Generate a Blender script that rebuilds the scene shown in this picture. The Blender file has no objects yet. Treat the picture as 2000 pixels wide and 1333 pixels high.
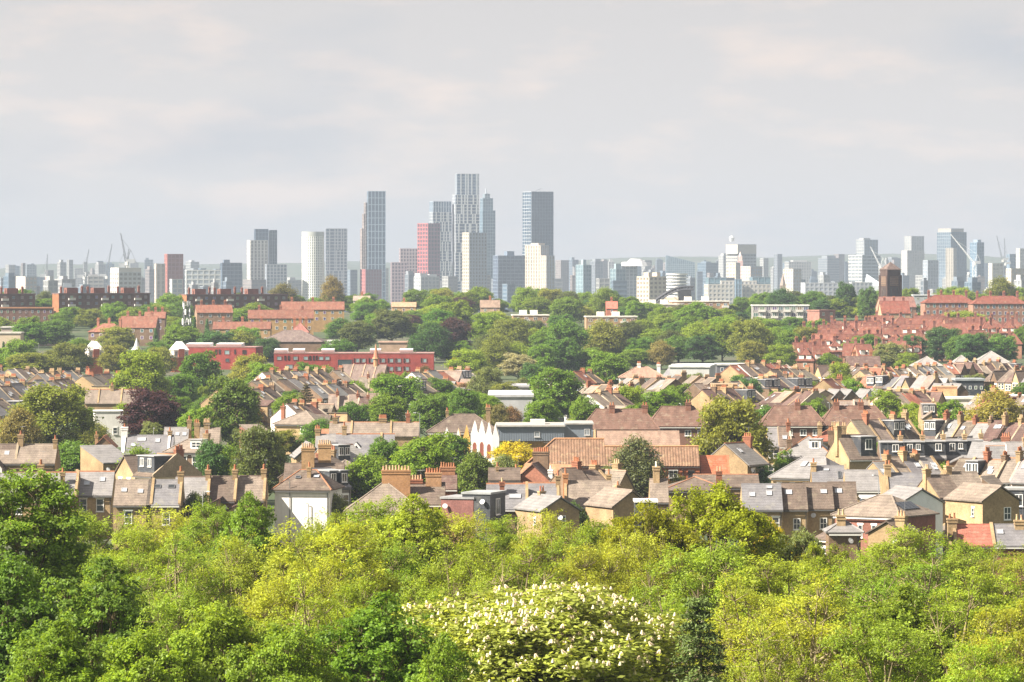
import bpy, math, random
import numpy as np
from mathutils import Vector, Matrix

# ------------------------------------------------------------------ camera, sky, sun, exposure
SC = bpy.context.scene
COL = SC.collection
F, CX, HY, EYE = 9000.0, 1000.0, 520.0, 36.0      # focal length in photo pixels, eye level row, eye height (m)
cam_data = bpy.data.cameras.new('camera')
cam_data.sensor_width = 36.0
cam_data.lens = F / 2000.0 * 36.0
cam_data.shift_y = -(666.5 - HY) / 2000.0
cam_data.clip_start, cam_data.clip_end = 1.0, 40000.0
cam = bpy.data.objects.new('camera', cam_data)
COL.objects.link(cam)
cam.location = (0, 0, EYE)
cam.rotation_euler = (math.pi / 2, 0, 0)
SC.camera = cam

SUN_AZ, SUN_EL = math.radians(-111.0), math.radians(40.0)   # azimuth from +Y towards +X
sd = Vector((math.sin(SUN_AZ) * math.cos(SUN_EL), math.cos(SUN_AZ) * math.cos(SUN_EL), math.sin(SUN_EL)))

world = bpy.data.worlds.new('World')
SC.world = world
world.use_nodes = True
nt = world.node_tree
for n in list(nt.nodes):
    nt.nodes.remove(n)


def N(tree, typ, loc=(0, 0), **kw):
    n = tree.nodes.new(typ)
    for k, v in kw.items():
        if k.startswith('i_'):
            n.inputs[k[2:].replace('_', ' ')].default_value = v
        else:
            setattr(n, k, v)
    return n


wo = N(nt, 'ShaderNodeOutputWorld')
bgn = N(nt, 'ShaderNodeBackground')
sky = N(nt, 'ShaderNodeTexSky')
sky.sky_type = 'NISHITA'
sky.sun_disc = False
sky.sun_elevation, sky.sun_rotation = SUN_EL, SUN_AZ
sky.air_density, sky.dust_density, sky.ozone_density = 1.0, 0.6, 2.5
tc = N(nt, 'ShaderNodeTexCoord')
mp = N(nt, 'ShaderNodeMapping')
mp.inputs['Scale'].default_value = (1.0, 1.0, 3.4)
mp.inputs['Location'].default_value = (2.4, 0.0, 0.8)
nz = N(nt, 'ShaderNodeTexNoise')
nz.inputs['Scale'].default_value = 25.0
nz.inputs['Detail'].default_value = 7.0
nz.inputs['Roughness'].default_value = 0.55
nz2 = N(nt, 'ShaderNodeTexNoise')
nz2.inputs['Scale'].default_value = 6.0
nz2.inputs['Detail'].default_value = 5.0
veil = N(nt, 'ShaderNodeValToRGB')          # how much thin cloud covers the blue
veil.color_ramp.elements[0].position, veil.color_ramp.elements[0].color = 0.34, (0.6, 0.6, 0.6, 1)
veil.color_ramp.elements[1].position, veil.color_ramp.elements[1].color = 0.47, (1, 1, 1, 1)
tint = N(nt, 'ShaderNodeValToRGB')          # cloud colour, grey veil to peach wisps
tint.color_ramp.elements[0].position, tint.color_ramp.elements[0].color = 0.49, (4.5, 4.36, 4.32, 1)
tint.color_ramp.elements[1].position, tint.color_ramp.elements[1].color = 0.66, (5.5, 4.85, 4.5, 1)
mx = N(nt, 'ShaderNodeMixRGB')
L = nt.links.new
L(tc.outputs['Generated'], mp.inputs['Vector'])
L(mp.outputs['Vector'], nz.inputs['Vector'])
L(mp.outputs['Vector'], nz2.inputs['Vector'])
L(nz2.outputs['Fac'], veil.inputs['Fac'])
L(nz.outputs['Fac'], tint.inputs['Fac'])
L(veil.outputs['Color'], mx.inputs['Fac'])
gap = N(nt, 'ShaderNodeMixRGB')             # blue between the clouds, whitened by summer haze
gap.inputs['Fac'].default_value = 0.8
gap.inputs['Color2'].default_value = (2.0, 2.5, 3.5, 1)
L(sky.outputs['Color'], gap.inputs['Color1'])
L(gap.outputs['Color'], mx.inputs['Color1'])
L(tint.outputs['Color'], mx.inputs['Color2'])
sep = N(nt, 'ShaderNodeSeparateXYZ')        # the sky pales towards the horizon all round
pal = N(nt, 'ShaderNodeMapRange')
pal.inputs['From Max'].default_value = 0.10
pal.inputs['To Min'].default_value, pal.inputs['To Max'].default_value = 1.20, 0.90
vsc = N(nt, 'ShaderNodeVectorMath', operation='SCALE')
L(tc.outputs['Generated'], sep.inputs[0])
L(sep.outputs['Z'], pal.inputs['Value'])
L(mx.outputs['Color'], vsc.inputs[0])
L(pal.outputs[0], vsc.inputs['Scale'])
L(vsc.outputs[0], bgn.inputs['Color'])
bgn.inputs['Strength'].default_value = 0.051
L(bgn.outputs['Background'], wo.inputs['Surface'])

sun_data = bpy.data.lights.new('sun', 'SUN')
sun_data.energy = 5.0
sun_data.angle = math.radians(0.53)
sun_data.color = (1.0, 0.91, 0.77)
sun = bpy.data.objects.new('sun', sun_data)
COL.objects.link(sun)
sun.location = (-300, -200, 400)
sun.rotation_euler = sd.to_track_quat('Z', 'Y').to_euler()

vs = SC.view_settings
SC.display_settings.display_device = 'sRGB'
vs.view_transform = 'Standard'
vs.look = 'None'
vs.exposure = 1.62
vs.gamma = 1.0
vs.use_curve_mapping = False
cy = SC.cycles
cy.max_bounces, cy.diffuse_bounces, cy.glossy_bounces = 5, 3, 2
cy.transmission_bounces, cy.transparent_max_bounces, cy.volume_bounces = 2, 4, 1
cy.caustics_reflective = cy.caustics_refractive = False
cy.use_denoising = True
cy.sample_clamp_indirect = 4.0

# ------------------------------------------------------------------ where things stand
GY = [-400, 0, 120, 200, 260, 340, 450, 520, 1500, 1900, 2250, 2500, 3000, 3700, 11200, 12600, 13600, 15000]
GZ = [34, 30, 14, 9, 6, 3, .6, 0, 0, 6.4, 12, 11, -4, -25, -25, 5, 42, 50]


def ground_z(y):
    return float(np.interp(y, GY, GZ))


def X(px, D):
    return (px - CX) * D / F


def Z(py, D):
    return EYE - (py - HY) * D / F


def dist_at(py, h=0.0, lo=150.0, hi=2300.0):
    """distance at which a point h metres above the ground is seen on photo row py"""
    prev = lo
    for i in range(1, 431):
        D = lo + (hi - lo) * i / 430
        if EYE - (py - HY) * D / F <= ground_z(D) + h:
            a, b = prev, D
            for _ in range(30):
                m = (a + b) / 2
                if EYE - (py - HY) * m / F <= ground_z(m) + h:
                    b = m
                else:
                    a = m
            return b
        prev = D
    return hi


# ------------------------------------------------------------------ materials (colour comes from each object's own colour)
MATS = {}


def mat_new(name):
    m = bpy.data.materials.new(name)
    m.use_nodes = True
    t = m.node_tree
    for n in list(t.nodes):
        t.nodes.remove(n)
    out = N(t, 'ShaderNodeOutputMaterial')
    MATS[name] = m
    return m, t, out


def surf(name, rough=0.85, spec=0.3, var=0.25, scale=1.5, fine=14.0, finevar=0.2, bump=0.0, stretch=(1, 1, 1), streak=0.0,
         courses=None, metallic=0.0, lichen=None):
    m, t, out = mat_new(name)
    L = t.links.new
    b = N(t, 'ShaderNodeBsdfPrincipled')
    b.inputs['Roughness'].default_value = rough
    b.inputs['Specular IOR Level'].default_value = spec
    b.inputs['Metallic'].default_value = metallic
    oi = N(t, 'ShaderNodeObjectInfo')
    tc = N(t, 'ShaderNodeTexCoord')
    mp = N(t, 'ShaderNodeMapping')
    mp.inputs['Scale'].default_value = stretch
    ad = N(t, 'ShaderNodeVectorMath', operation='ADD')
    L(tc.outputs['Object'], ad.inputs[0])
    L(oi.outputs['Location'], ad.inputs[1])
    L(ad.outputs[0], mp.inputs['Vector'])
    n1 = N(t, 'ShaderNodeTexNoise')
    n1.inputs['Scale'].default_value = scale
    n1.inputs['Detail'].default_value = 3
    n2 = N(t, 'ShaderNodeTexNoise')
    n2.inputs['Scale'].default_value = fine
    n2.inputs['Detail'].default_value = 2
    L(mp.outputs['Vector'], n1.inputs['Vector'])
    L(mp.outputs['Vector'], n2.inputs['Vector'])

    def ramp(src, amt):
        r = N(t, 'ShaderNodeMapRange')
        r.inputs['From Min'].default_value, r.inputs['From Max'].default_value = 0.25, 0.75
        r.inputs['To Min'].default_value, r.inputs['To Max'].default_value = 1 - amt, 1 + amt
        L(src, r.inputs['Value'])
        return r.outputs[0]
    mu = N(t, 'ShaderNodeMath', operation='MULTIPLY')
    L(ramp(n1.outputs['Fac'], var), mu.inputs[0])
    L(ramp(n2.outputs['Fac'], finevar), mu.inputs[1])
    fac = mu.outputs[0]
    if courses:                                   # brick or tile courses, as thin darker joints
        w = N(t, 'ShaderNodeTexWave')
        w.wave_type, w.bands_direction = 'BANDS', courses[0]
        w.inputs['Scale'].default_value = courses[1]
        w.inputs['Distortion'].default_value = 0.6
        L(ad.outputs[0], w.inputs['Vector'])
        r = N(t, 'ShaderNodeMapRange')
        r.inputs['To Min'].default_value, r.inputs['To Max'].default_value = 1 - courses[2], 1 + courses[2] * .4
        L(w.outputs['Fac'], r.inputs['Value'])
        m2 = N(t, 'ShaderNodeMath', operation='MULTIPLY')
        L(fac, m2.inputs[0])
        L(r.outputs[0], m2.inputs[1])
        fac = m2.outputs[0]
    vm = N(t, 'ShaderNodeVectorMath', operation='SCALE')
    L(oi.outputs['Color'], vm.inputs[0])
    L(fac, vm.inputs['Scale'])
    col = vm.outputs[0]
    if lichen:
        n3 = N(t, 'ShaderNodeTexNoise')
        n3.inputs['Scale'].default_value = 0.9
        n3.inputs['Detail'].default_value = 6
        n3.inputs['Roughness'].default_value = 0.7
        L(ad.outputs[0], n3.inputs['Vector'])
        r = N(t, 'ShaderNodeMapRange')
        r.inputs['From Min'].default_value, r.inputs['From Max'].default_value = 0.54, 0.72
        r.inputs['To Max'].default_value = 0.55
        L(n3.outputs['Fac'], r.inputs['Value'])
        mx = N(t, 'ShaderNodeMixRGB')
        mx.inputs['Color2'].default_value = (*lichen, 1)
        L(r.outputs[0], mx.inputs['Fac'])
        L(col, mx.inputs['Color1'])
        col = mx.outputs[0]
    L(col, b.inputs['Base Color'])
    if bump:
        bp = N(t, 'ShaderNodeBump')
        bp.inputs['Strength'].default_value = bump
        bp.inputs['Distance'].default_value = 0.05
        L(n2.outputs['Fac'], bp.inputs['Height'])
        L(bp.outputs[0], b.inputs['Normal'])
    L(b.outputs[0], out.inputs['Surface'])
    return m


surf('brick', 0.9, 0.2, 0.28, 0.5, 5.0, 0.22, 0.3, courses=('Z', 2.1, 0.12))
surf('plaster', 0.8, 0.3, 0.12, 0.35, 3.0, 0.07, stretch=(1, 1, .35))
surf('slate', 0.62, 0.45, 0.22, 0.8, 6.0, 0.20, 0.3, courses=('Z', 1.0, 0.12), lichen=(.25, .235, .2))
surf('tile', 0.85, 0.2, 0.30, 0.7, 7.0, 0.28, 0.5, courses=('Z', 1.0, 0.14), stretch=(1.5, .6, .6), lichen=(.30, .26, .19))
surf('pantile', 0.85, 0.2, 0.30, 1.6, 8.0, 0.25, 0.4, stretch=(1, .4, .4), lichen=(.38, .30, .18))
surf('terracotta', 0.8, 0.2, 0.2, 1.5, 5.0, 0.15)
surf('paint', 0.5, 0.4, 0.06, 1.0, 5.0, 0.04)
surf('metal', 0.45, 0.5, 0.12, 0.4, 3.0, 0.06, stretch=(1, 1, .2))
surf('concrete', 0.85, 0.25, 0.15, 0.1, 1.2, 0.08)
surf('felt', 0.9, 0.2, 0.25, 0.5, 4.0, 0.1)
surf('facade', 0.6, 0.4, 0.10, 0.02, 0.3, 0.06)
surf('curtain_glass', 0.28, 0.5, 0.25, 0.03, 0.25, 0.25, stretch=(1, 1, 1))
surf('glass', 0.08, 0.6, 0.35, 0.9, 2.0, 0.1)
surf('solar', 0.15, 0.6, 0.1, 2.0, 5.0, 0.05)
surf('bark', 0.95, 0.1, 0.3, 2.0, 9.0, 0.2)


def leaf_mat(name, trans=0.5, var=0.35):
    m, t, out = mat_new(name)
    L = t.links.new
    oi = N(t, 'ShaderNodeObjectInfo')
    ge = N(t, 'ShaderNodeNewGeometry')
    r = N(t, 'ShaderNodeMapRange')
    r.inputs['To Min'].default_value, r.inputs['To Max'].default_value = 1 - var, 1 + var
    L(ge.outputs['Random Per Island'], r.inputs['Value'])
    tcn = N(t, 'ShaderNodeTexCoord')
    nz = N(t, 'ShaderNodeTexNoise')
    nz.inputs['Scale'].default_value = 0.8
    nz.inputs['Detail'].default_value = 2
    L(tcn.outputs['Object'], nz.inputs['Vector'])
    r2 = N(t, 'ShaderNodeMapRange')
    r2.inputs['From Min'].default_value, r2.inputs['From Max'].default_value = .3, .7
    r2.inputs['To Min'].default_value, r2.inputs['To Max'].default_value = .7, 1.3
    L(nz.outputs['Fac'], r2.inputs['Value'])
    mu = N(t, 'ShaderNodeMath', operation='MULTIPLY')
    L(r.outputs[0], mu.inputs[0])
    L(r2.outputs[0], mu.inputs[1])
    vm = N(t, 'ShaderNodeVectorMath', operation='SCALE')
    L(oi.outputs['Color'], vm.inputs[0])
    L(mu.outputs[0], vm.inputs['Scale'])
    b = N(t, 'ShaderNodeBsdfPrincipled')
    b.inputs['Roughness'].default_value = 0.5
    b.inputs['Specular IOR Level'].default_value = 0.25
    L(vm.outputs[0], b.inputs['Base Color'])
    tr = N(t, 'ShaderNodeBsdfTranslucent')
    hs = N(t, 'ShaderNodeMixRGB', blend_type='MULTIPLY')
    hs.inputs['Fac'].default_value = 1
    hs.inputs['Color2'].default_value = (1.3, 1.2, 0.6, 1)
    L(vm.outputs[0], hs.inputs['Color1'])
    L(hs.outputs[0], tr.inputs['Color'])
    ms = N(t, 'ShaderNodeMixShader')
    ms.inputs['Fac'].default_value = trans
    L(b.outputs[0], ms.inputs[1])
    L(tr.outputs[0], ms.inputs[2])
    L(ms.outputs[0], out.inputs['Surface'])
    return m


leaf_mat('leaf')
leaf_mat('needle', 0.12, 0.3)

# ------------------------------------------------------------------ mesh and object helpers
LAND = []            # (phrase, px, py) things one can find in the picture, used in labels


class Geo:
    def __init__(self):
        self.v, self.f = [], []

    def add(self, vs, fs):
        o = len(self.v)
        self.v += [tuple(p) for p in vs]
        self.f += [tuple(i + o for i in q) for q in fs]
        return self

    def box(self, x0, x1, y0, y1, z0, z1):
        return self.add([(x0, y0, z0), (x1, y0, z0), (x1, y1, z0), (x0, y1, z0), (x0, y0, z1), (x1, y0, z1), (x1, y1, z1), (x0, y1, z1)],
                        [(0, 3, 2, 1), (4, 5, 6, 7), (0, 1, 5, 4), (1, 2, 6, 5), (2, 3, 7, 6), (3, 0, 4, 7)])

    def extrude_x(self, poly, x0, x1):
        """poly: (y, z) outline, counter-clockwise seen from +x"""
        n = len(poly)
        vs = [(x0, y, z) for y, z in poly] + [(x1, y, z) for y, z in poly]
        fs = [tuple(range(n))[::-1], tuple(range(n, 2 * n))]
        fs += [(i, (i + 1) % n, n + (i + 1) % n, n + i) for i in range(n)]
        return self.add(vs, fs)

    def extrude_y(self, poly, y0, y1):
        n = len(poly)
        vs = [(x, y0, z) for x, z in poly] + [(x, y1, z) for x, z in poly]
        fs = [tuple(range(n)), tuple(range(n, 2 * n))[::-1]]
        fs += [(i, n + i, n + (i + 1) % n, (i + 1) % n) for i in range(n)]
        return self.add(vs, fs)

    def frustum(self, cx, cy, z0, z1, r0, r1, n=8, cap=True, rot=0.0):
        vs = []
        for z, r in ((z0, r0), (z1, r1)):
            vs += [(cx + r * math.cos(rot + 2 * math.pi * i / n), cy + r * math.sin(rot + 2 * math.pi * i / n), z) for i in range(n)]
        fs = [(i, (i + 1) % n, n + (i + 1) % n, n + i) for i in range(n)]
        if cap:
            fs += [tuple(range(n))[::-1], tuple(range(n, 2 * n))]
        return self.add(vs, fs)

    def tube(self, a, b, r0, r1, n=5):
        a, b = Vector(a), Vector(b)
        d = (b - a).normalized()
        u = d.orthogonal().normalized()
        w = d.cross(u)
        vs = []
        for p, r in ((a, r0), (b, r1)):
            vs += [p + (u * math.cos(2 * math.pi * i / n) + w * math.sin(2 * math.pi * i / n)) * r for i in range(n)]
        return self.add(vs, [(i, (i + 1) % n, n + (i + 1) % n, n + i) for i in range(n)] + [tuple(range(n))[::-1], tuple(range(n, 2 * n))])

    def mesh(self, name):
        me = bpy.data.meshes.new(name)
        me.from_pydata(self.v, [], self.f)
        me.update()
        return me


def C3(c, k=1.0):
    return (c[0] * k, c[1] * k, c[2] * k, 1.0)


def put(name, me, mat, parent=None, col=(1, 1, 1), loc=None, rotz=0.0, kind=None, label=None):
    """link one mesh object"""
    if isinstance(me, Geo):
        me = me.mesh(name)
    if mat and not me.materials:
        me.materials.append(MATS[mat])
    o = bpy.data.objects.new(name, me)
    COL.objects.link(o)
    if parent is not None:
        o.parent = parent
    if loc is not None:
        o.location = loc
    if rotz:
        o.rotation_euler = (0, 0, rotz)
    o.color = C3(col)
    if kind:
        o['kind'] = kind
    if label:
        o['label'] = label
    return o


ALL = []             # every thing, with its place in the picture, for the label pass


def thing(name, look, cat, loc, rotz=0.0, group=None, label=None, px=None, py=None):
    o = bpy.data.objects.new(name, None)
    COL.objects.link(o)
    o.empty_display_size = 1.0
    o.location = loc
    o.rotation_euler = (0, 0, rotz)
    o['category'] = cat
    if group:
        o['group'] = group
    if px is None:
        px = CX + loc[0] * F / max(loc[1], 1)
        py = HY + (EYE - loc[2]) * F / max(loc[1], 1)
    ALL.append([o, look, label, px, py])
    if label:
        o['label'] = label
    return o


def copy_tree(o, parent=None):
    c = o.copy()
    COL.objects.link(c)
    c.parent = parent
    for ch in o.children:
        copy_tree(ch, c)
    return c


# ------------------------------------------------------------------ ground
def build_ground():
    rng = np.random.default_rng(5)
    ys = np.unique(np.concatenate([np.linspace(-400, 3800, 60), np.linspace(3800, 11000, 30), np.linspace(11000, 15600, 40), np.array(GY)]))
    xs = np.linspace(-4200, 4200, 121)
    ph = rng.uniform(0, 6.28, (8,))
    V = []
    for y in ys:
        z0 = ground_z(y)
        k = min(1.0, max(0.0, (y - 11300) / 2000.0))
        for x in xs:
            dz = k * (9 * math.sin(x / 310 + ph[0]) + 7 * math.sin(x / 143 + ph[1]) + 4 * math.sin(x / 61 + ph[2] + y / 300) + x * .012)
            V.append((x, y, z0 + dz))
    nx = len(xs)
    FF = []
    for j in range(len(ys) - 1):
        for i in range(nx - 1):
            a = j * nx + i
            FF.append((a, a + 1, a + nx + 1, a + nx))
    me = bpy.data.meshes.new('ground')
    me.from_pydata(V, [], FF)
    m, t, out = mat_new('ground')
    L = t.links.new
    b = N(t, 'ShaderNodeBsdfPrincipled')
    b.inputs['Roughness'].default_value = 0.95
    tc = N(t, 'ShaderNodeTexCoord')
    n1 = N(t, 'ShaderNodeTexNoise')
    n1.inputs['Scale'].default_value = 0.02
    n1.inputs['Detail'].default_value = 8
    L(tc.outputs['Object'], n1.inputs['Vector'])
    r = N(t, 'ShaderNodeValToRGB')
    e = r.color_ramp.elements
    e[0].position, e[0].color = 0.35, (.03, .05, .015, 1)
    e[1].position, e[1].color = 0.62, (.07, .07, .04, 1)
    x = e.new(0.5)
    x.color = (.045, .07, .02, 1)
    L(n1.outputs['Fac'], r.inputs['Fac'])
    L(r.outputs[0], b.inputs['Base Color'])
    L(b.outputs[0], out.inputs['Surface'])
    put('ground', me, 'ground', kind='structure')


build_ground()

# ------------------------------------------------------------------ trees
def np_mesh(name, V, quads=None, tris=None):
    """fast mesh from arrays"""
    V = np.asarray(V, dtype=np.float32)
    me = bpy.data.meshes.new(name)
    me.vertices.add(len(V))
    me.vertices.foreach_set('co', V.ravel())
    idx = np.asarray(quads, dtype=np.int32)
    k = idx.shape[1]
    me.loops.add(idx.size)
    me.loops.foreach_set('vertex_index', idx.ravel())
    me.polygons.add(len(idx))
    me.polygons.foreach_set('loop_start', np.arange(0, idx.size, k, dtype=np.int32))
    me.polygons.foreach_set('loop_total', np.full(len(idx), k, dtype=np.int32))
    me.update(calc_edges=True)
    return me


def unit(v):
    return v / np.maximum(np.linalg.norm(v, axis=-1, keepdims=True), 1e-6)


def leaf_arrays(c, n, s, rng, wide=0.55):
    """kite-shaped leaves at points c, facing n, half length s"""
    r = rng.normal(size=c.shape)
    t = unit(np.cross(n, r))
    b = np.cross(n, t)
    s = s[:, None]
    V = np.stack([c - t * s, c + b * s * wide, c + t * s, c - b * s * wide], axis=1).reshape(-1, 3)
    q = np.arange(len(V), dtype=np.int32).reshape(-1, 4)
    return V, q


def twig_mesh(name, A, B, ra, rb):
    """three-sided tapering twigs from A to B"""
    A, B = np.asarray(A, float), np.asarray(B, float)
    d = unit(B - A)
    ref = np.where(np.abs(d[:, 2:3]) > .9, np.array([[1., 0, 0]]), np.array([[0, 0, 1.]]))
    u = unit(np.cross(d, ref))
    w = np.cross(d, u)
    ring = []
    for P, r in ((A, ra), (B, rb)):
        r = np.broadcast_to(np.asarray(r, float), (len(A),))[:, None]
        for k in range(4):
            a = math.pi / 2 * k
            ring.append(P + (u * math.cos(a) + w * math.sin(a)) * r)
    V = np.stack(ring, axis=1).reshape(-1, 3)
    o = (np.arange(len(A)) * 8)[:, None]
    qs = [np.concatenate([o + k, o + (k + 1) % 4, o + 4 + (k + 1) % 4, o + 4 + k], axis=1) for k in range(4)]
    return np_mesh(name, V, np.concatenate(qs))


def tree_proto(seed, R=4.5, H=14.0, base=4.0, lobes=22, tufts=58, leaves=30, lobe_r=(1.3, 2.0), tuft_r=0.3, leaf=(.1, .16), up=0.6,
               flat=0.65, hollow=0.55, twig=0.02, spread=1.0, shape='dome', lobe_flat=0.85, wide=.55, fringe=0.0, low=-.55, limb=1.0):
    """crown leaves mesh, trunk+branch mesh, list of tuft tops; crown spans base..H, radius R"""
    rng = np.random.default_rng(seed)
    cz, rz = (base + H) / 2, (H - base) / 2
    LC, LR = [], []
    ph0, ph1 = rng.uniform(0, 6.28, 2)
    tries = 0
    while len(LC) < lobes and tries < 6000:
        tries += 1
        u = unit(rng.normal(size=3))
        if u[2] < low:
            continue
        rad = rng.uniform(hollow, 1.0) ** .5 * (1 + .13 * math.sin(3 * math.atan2(u[1], u[0]) + ph0) + .09 * math.sin(5 * u[2] + ph1))
        lr = rng.uniform(*lobe_r)
        ex = R - lr * .75
        hz = rz - lr * .7
        if shape == 'cone':
            zz = rng.uniform(-1, 1)
            k = (1 - zz) / 2 * .9 + .1
            a = rng.uniform(0, 6.283)
            p = np.array([math.cos(a) * ex * k * rng.uniform(.4, 1), math.sin(a) * ex * k * rng.uniform(.4, 1), cz + zz * hz])
        else:
            p = np.array([u[0] * ex * rad, u[1] * ex * rad, cz + u[2] * hz * rad])
            if low < -.6 and u[2] < 0:
                p[:2] *= 1.12
            if shape == 'vase' and u[2] < 0:
                p[:2] *= 1 + .8 * u[2]
        if all(np.linalg.norm(p - q) > .62 * (lr + r) * spread for q, r in zip(LC, LR)):
            LC.append(p)
            LR.append(lr)
    LC, LR = np.array(LC), np.array(LR)
    n = len(LC)
    T, TO = [], []
    for p, r in zip(LC, LR):
        d = unit(rng.normal(size=(tufts, 3)))
        d[:, 2] = np.where(d[:, 2] < -.35, -d[:, 2], d[:, 2])
        rr = r * (1 - np.abs(rng.normal(0, .16, size=(tufts, 1)))) * (1 + fringe * rng.uniform(-.2, 1, size=(tufts, 1)) ** 3)
        T.append(p + d * rr * np.array([1, 1, lobe_flat]))
        TO.append(d)
    T, TO = np.concatenate(T), np.concatenate(TO)
    # leaves round each tuft
    ci = np.repeat(np.arange(len(T)), leaves)
    off = rng.normal(size=(len(ci), 3)) * tuft_r * np.array([1, 1, flat])
    P = T[ci] + off
    nrm = unit(TO[ci] * .55 + np.array([0, 0, up]) + rng.normal(size=P.shape) * .55)
    s = rng.uniform(leaf[0], leaf[1], size=len(P))
    V, q = leaf_arrays(P, nrm, s, rng, wide)
    crown = np_mesh('crown', V, q)
    crown.materials.append(MATS['leaf'])
    # wood
    g = []
    top = np.array([0, 0, cz + rz * .35])
    A = [(0, 0, -6.0), (0, 0, 0), (rng.normal() * .2, rng.normal() * .2, base)]
    segs = [(A[0], A[1], R * .07, R * .065), (A[1], A[2], R * .065, R * .05), (A[2], tuple(top), R * .05, R * .015)]
    for p, r in zip(LC, LR):
        k = rng.uniform(.15, .75)
        s0 = np.array(A[2]) * (1 - k) + top * k
        if p[2] < s0[2] + .5:
            s0[2] = max(base * .7, p[2] - 1.2)
        m = (s0 + p) / 2 + np.array([0, 0, .35]) + rng.normal(size=3) * .2
        segs += [(s0, m, R * .026 * limb, R * .018 * limb), (m, p, R * .018 * limb, R * .008 * limb)]
    ax, bx = [s[0] for s in segs], [s[1] for s in segs]
    ra, rb = [s[2] for s in segs], [s[3] for s in segs]
    li = np.repeat(np.arange(n), tufts)
    st = LC[li] + (T - LC[li]) * rng.uniform(.0, .3, size=(len(T), 1)) - np.array([0, 0, .25])
    A2 = np.concatenate([np.array(ax, float), st])
    B2 = np.concatenate([np.array(bx, float), T])
    wood = twig_mesh('trunk', A2, B2, np.concatenate([ra, np.full(len(T), twig)]), np.concatenate([rb, np.full(len(T), twig * .45)]))
    wood.materials.append(MATS['bark'])
    return crown, wood, T, TO


def conifer_proto(seed, R=3.0, H=14.0, whorls=26, per=11, needles=90, droop=.35, leaf=(.07, .13)):
    rng = np.random.default_rng(seed)
    P, NN, A, B, rA = [], [], [(0, 0, -6), (0, 0, 2)], [(0, 0, 2), (0, 0, H)], [.22, .18]
    rB = [.18, .03]
    for w in range(whorls):
        z = 1.5 + (H - 1.6) * w / whorls
        k = (1 - w / whorls) ** .8
        for i in range(per):
            a = rng.uniform(0, 6.283)
            L = R * k * rng.uniform(.65, 1.05) + .25
            d = np.array([math.cos(a), math.sin(a), 0])
            t = rng.uniform(.05, 1, size=needles) ** .7
            pts = np.array([0, 0, z]) + d * (t * L)[:, None]
            pts[:, 2] += -droop * L * t ** 1.5 + .18 * L * t ** 3
            pts += rng.normal(size=pts.shape) * np.array([.16, .16, .12]) * (1.2 - t * .6)[:, None]
            P.append(pts)
            NN.append(unit(rng.normal(size=pts.shape) * .6 + np.array([0, 0, .8]) + d * .3))
            A.append((0, 0, z))
            B.append(tuple(np.array([0, 0, z - droop * L]) + d * L))
            rA.append(.04)
            rB.append(.01)
    P, NN = np.concatenate(P), np.concatenate(NN)
    V, q = leaf_arrays(P, NN, rng.uniform(leaf[0], leaf[1], size=len(P)), rng, .3)
    crown = np_mesh('crown', V, q)
    crown.materials.append(MATS['needle'])
    wood = twig_mesh('trunk', A, B, rA, rB)
    wood.materials.append(MATS['bark'])
    return crown, wood, P, NN


PROTO = {}
# feathery light trees of the near wood
PROTO['F1'] = tree_proto(11, lobes=46, tufts=24, leaves=38, tuft_r=.18, leaf=(.06, .115), flat=.75, up=.9, lobe_r=(.7, 1.45), fringe=.6, wide=.45, spread=.92)
PROTO['F2'] = tree_proto(12, lobes=42, tufts=26, leaves=38, tuft_r=.20, leaf=(.06, .12), flat=.65, up=.9, lobe_r=(.8, 1.5), fringe=.6, wide=.45, spread=.92)
PROTO['F3'] = tree_proto(13, lobes=52, tufts=21, leaves=38, tuft_r=.17, leaf=(.06, .11), flat=.9, up=.9, lobe_r=(.6, 1.3), fringe=.7, wide=.42, lobe_flat=1.3, spread=.92)
PROTO['F4'] = tree_proto(14, lobes=46, tufts=12, leaves=42, tuft_r=.19, leaf=(.06, .115), flat=.7, up=.9, lobe_r=(.8, 1.5), fringe=.8, wide=.42, twig=.032, limb=1.4, spread=.92)
# denser broad-leaved trees of the near wood
PROTO['B1'] = tree_proto(21, lobes=46, tufts=26, leaves=40, tuft_r=.22, leaf=(.075, .135), flat=.5, up=.9, lobe_r=(.75, 1.5), fringe=.45, wide=.65, spread=.92)
PROTO['B2'] = tree_proto(22, lobes=50, tufts=24, leaves=40, tuft_r=.20, leaf=(.075, .135), flat=.5, up=.9, lobe_r=(.7, 1.4), fringe=.5, wide=.65, spread=.92)
# oak with small bunched leaves
PROTO['O1'] = tree_proto(31, lobes=60, tufts=20, leaves=40, tuft_r=.16, leaf=(.06, .11), flat=.7, up=.7, lobe_r=(.5, 1.05), fringe=.5, spread=1.0, wide=.6)
# horse chestnut
PROTO['K1'] = tree_proto(41, lobes=44, tufts=44, leaves=34, tuft_r=.24, leaf=(.08, .135), flat=.9, up=.6, lobe_r=(.9, 1.6), fringe=.2, wide=.55, spread=.85)
PROTO['C1'] = conifer_proto(51, needles=70)
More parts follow.
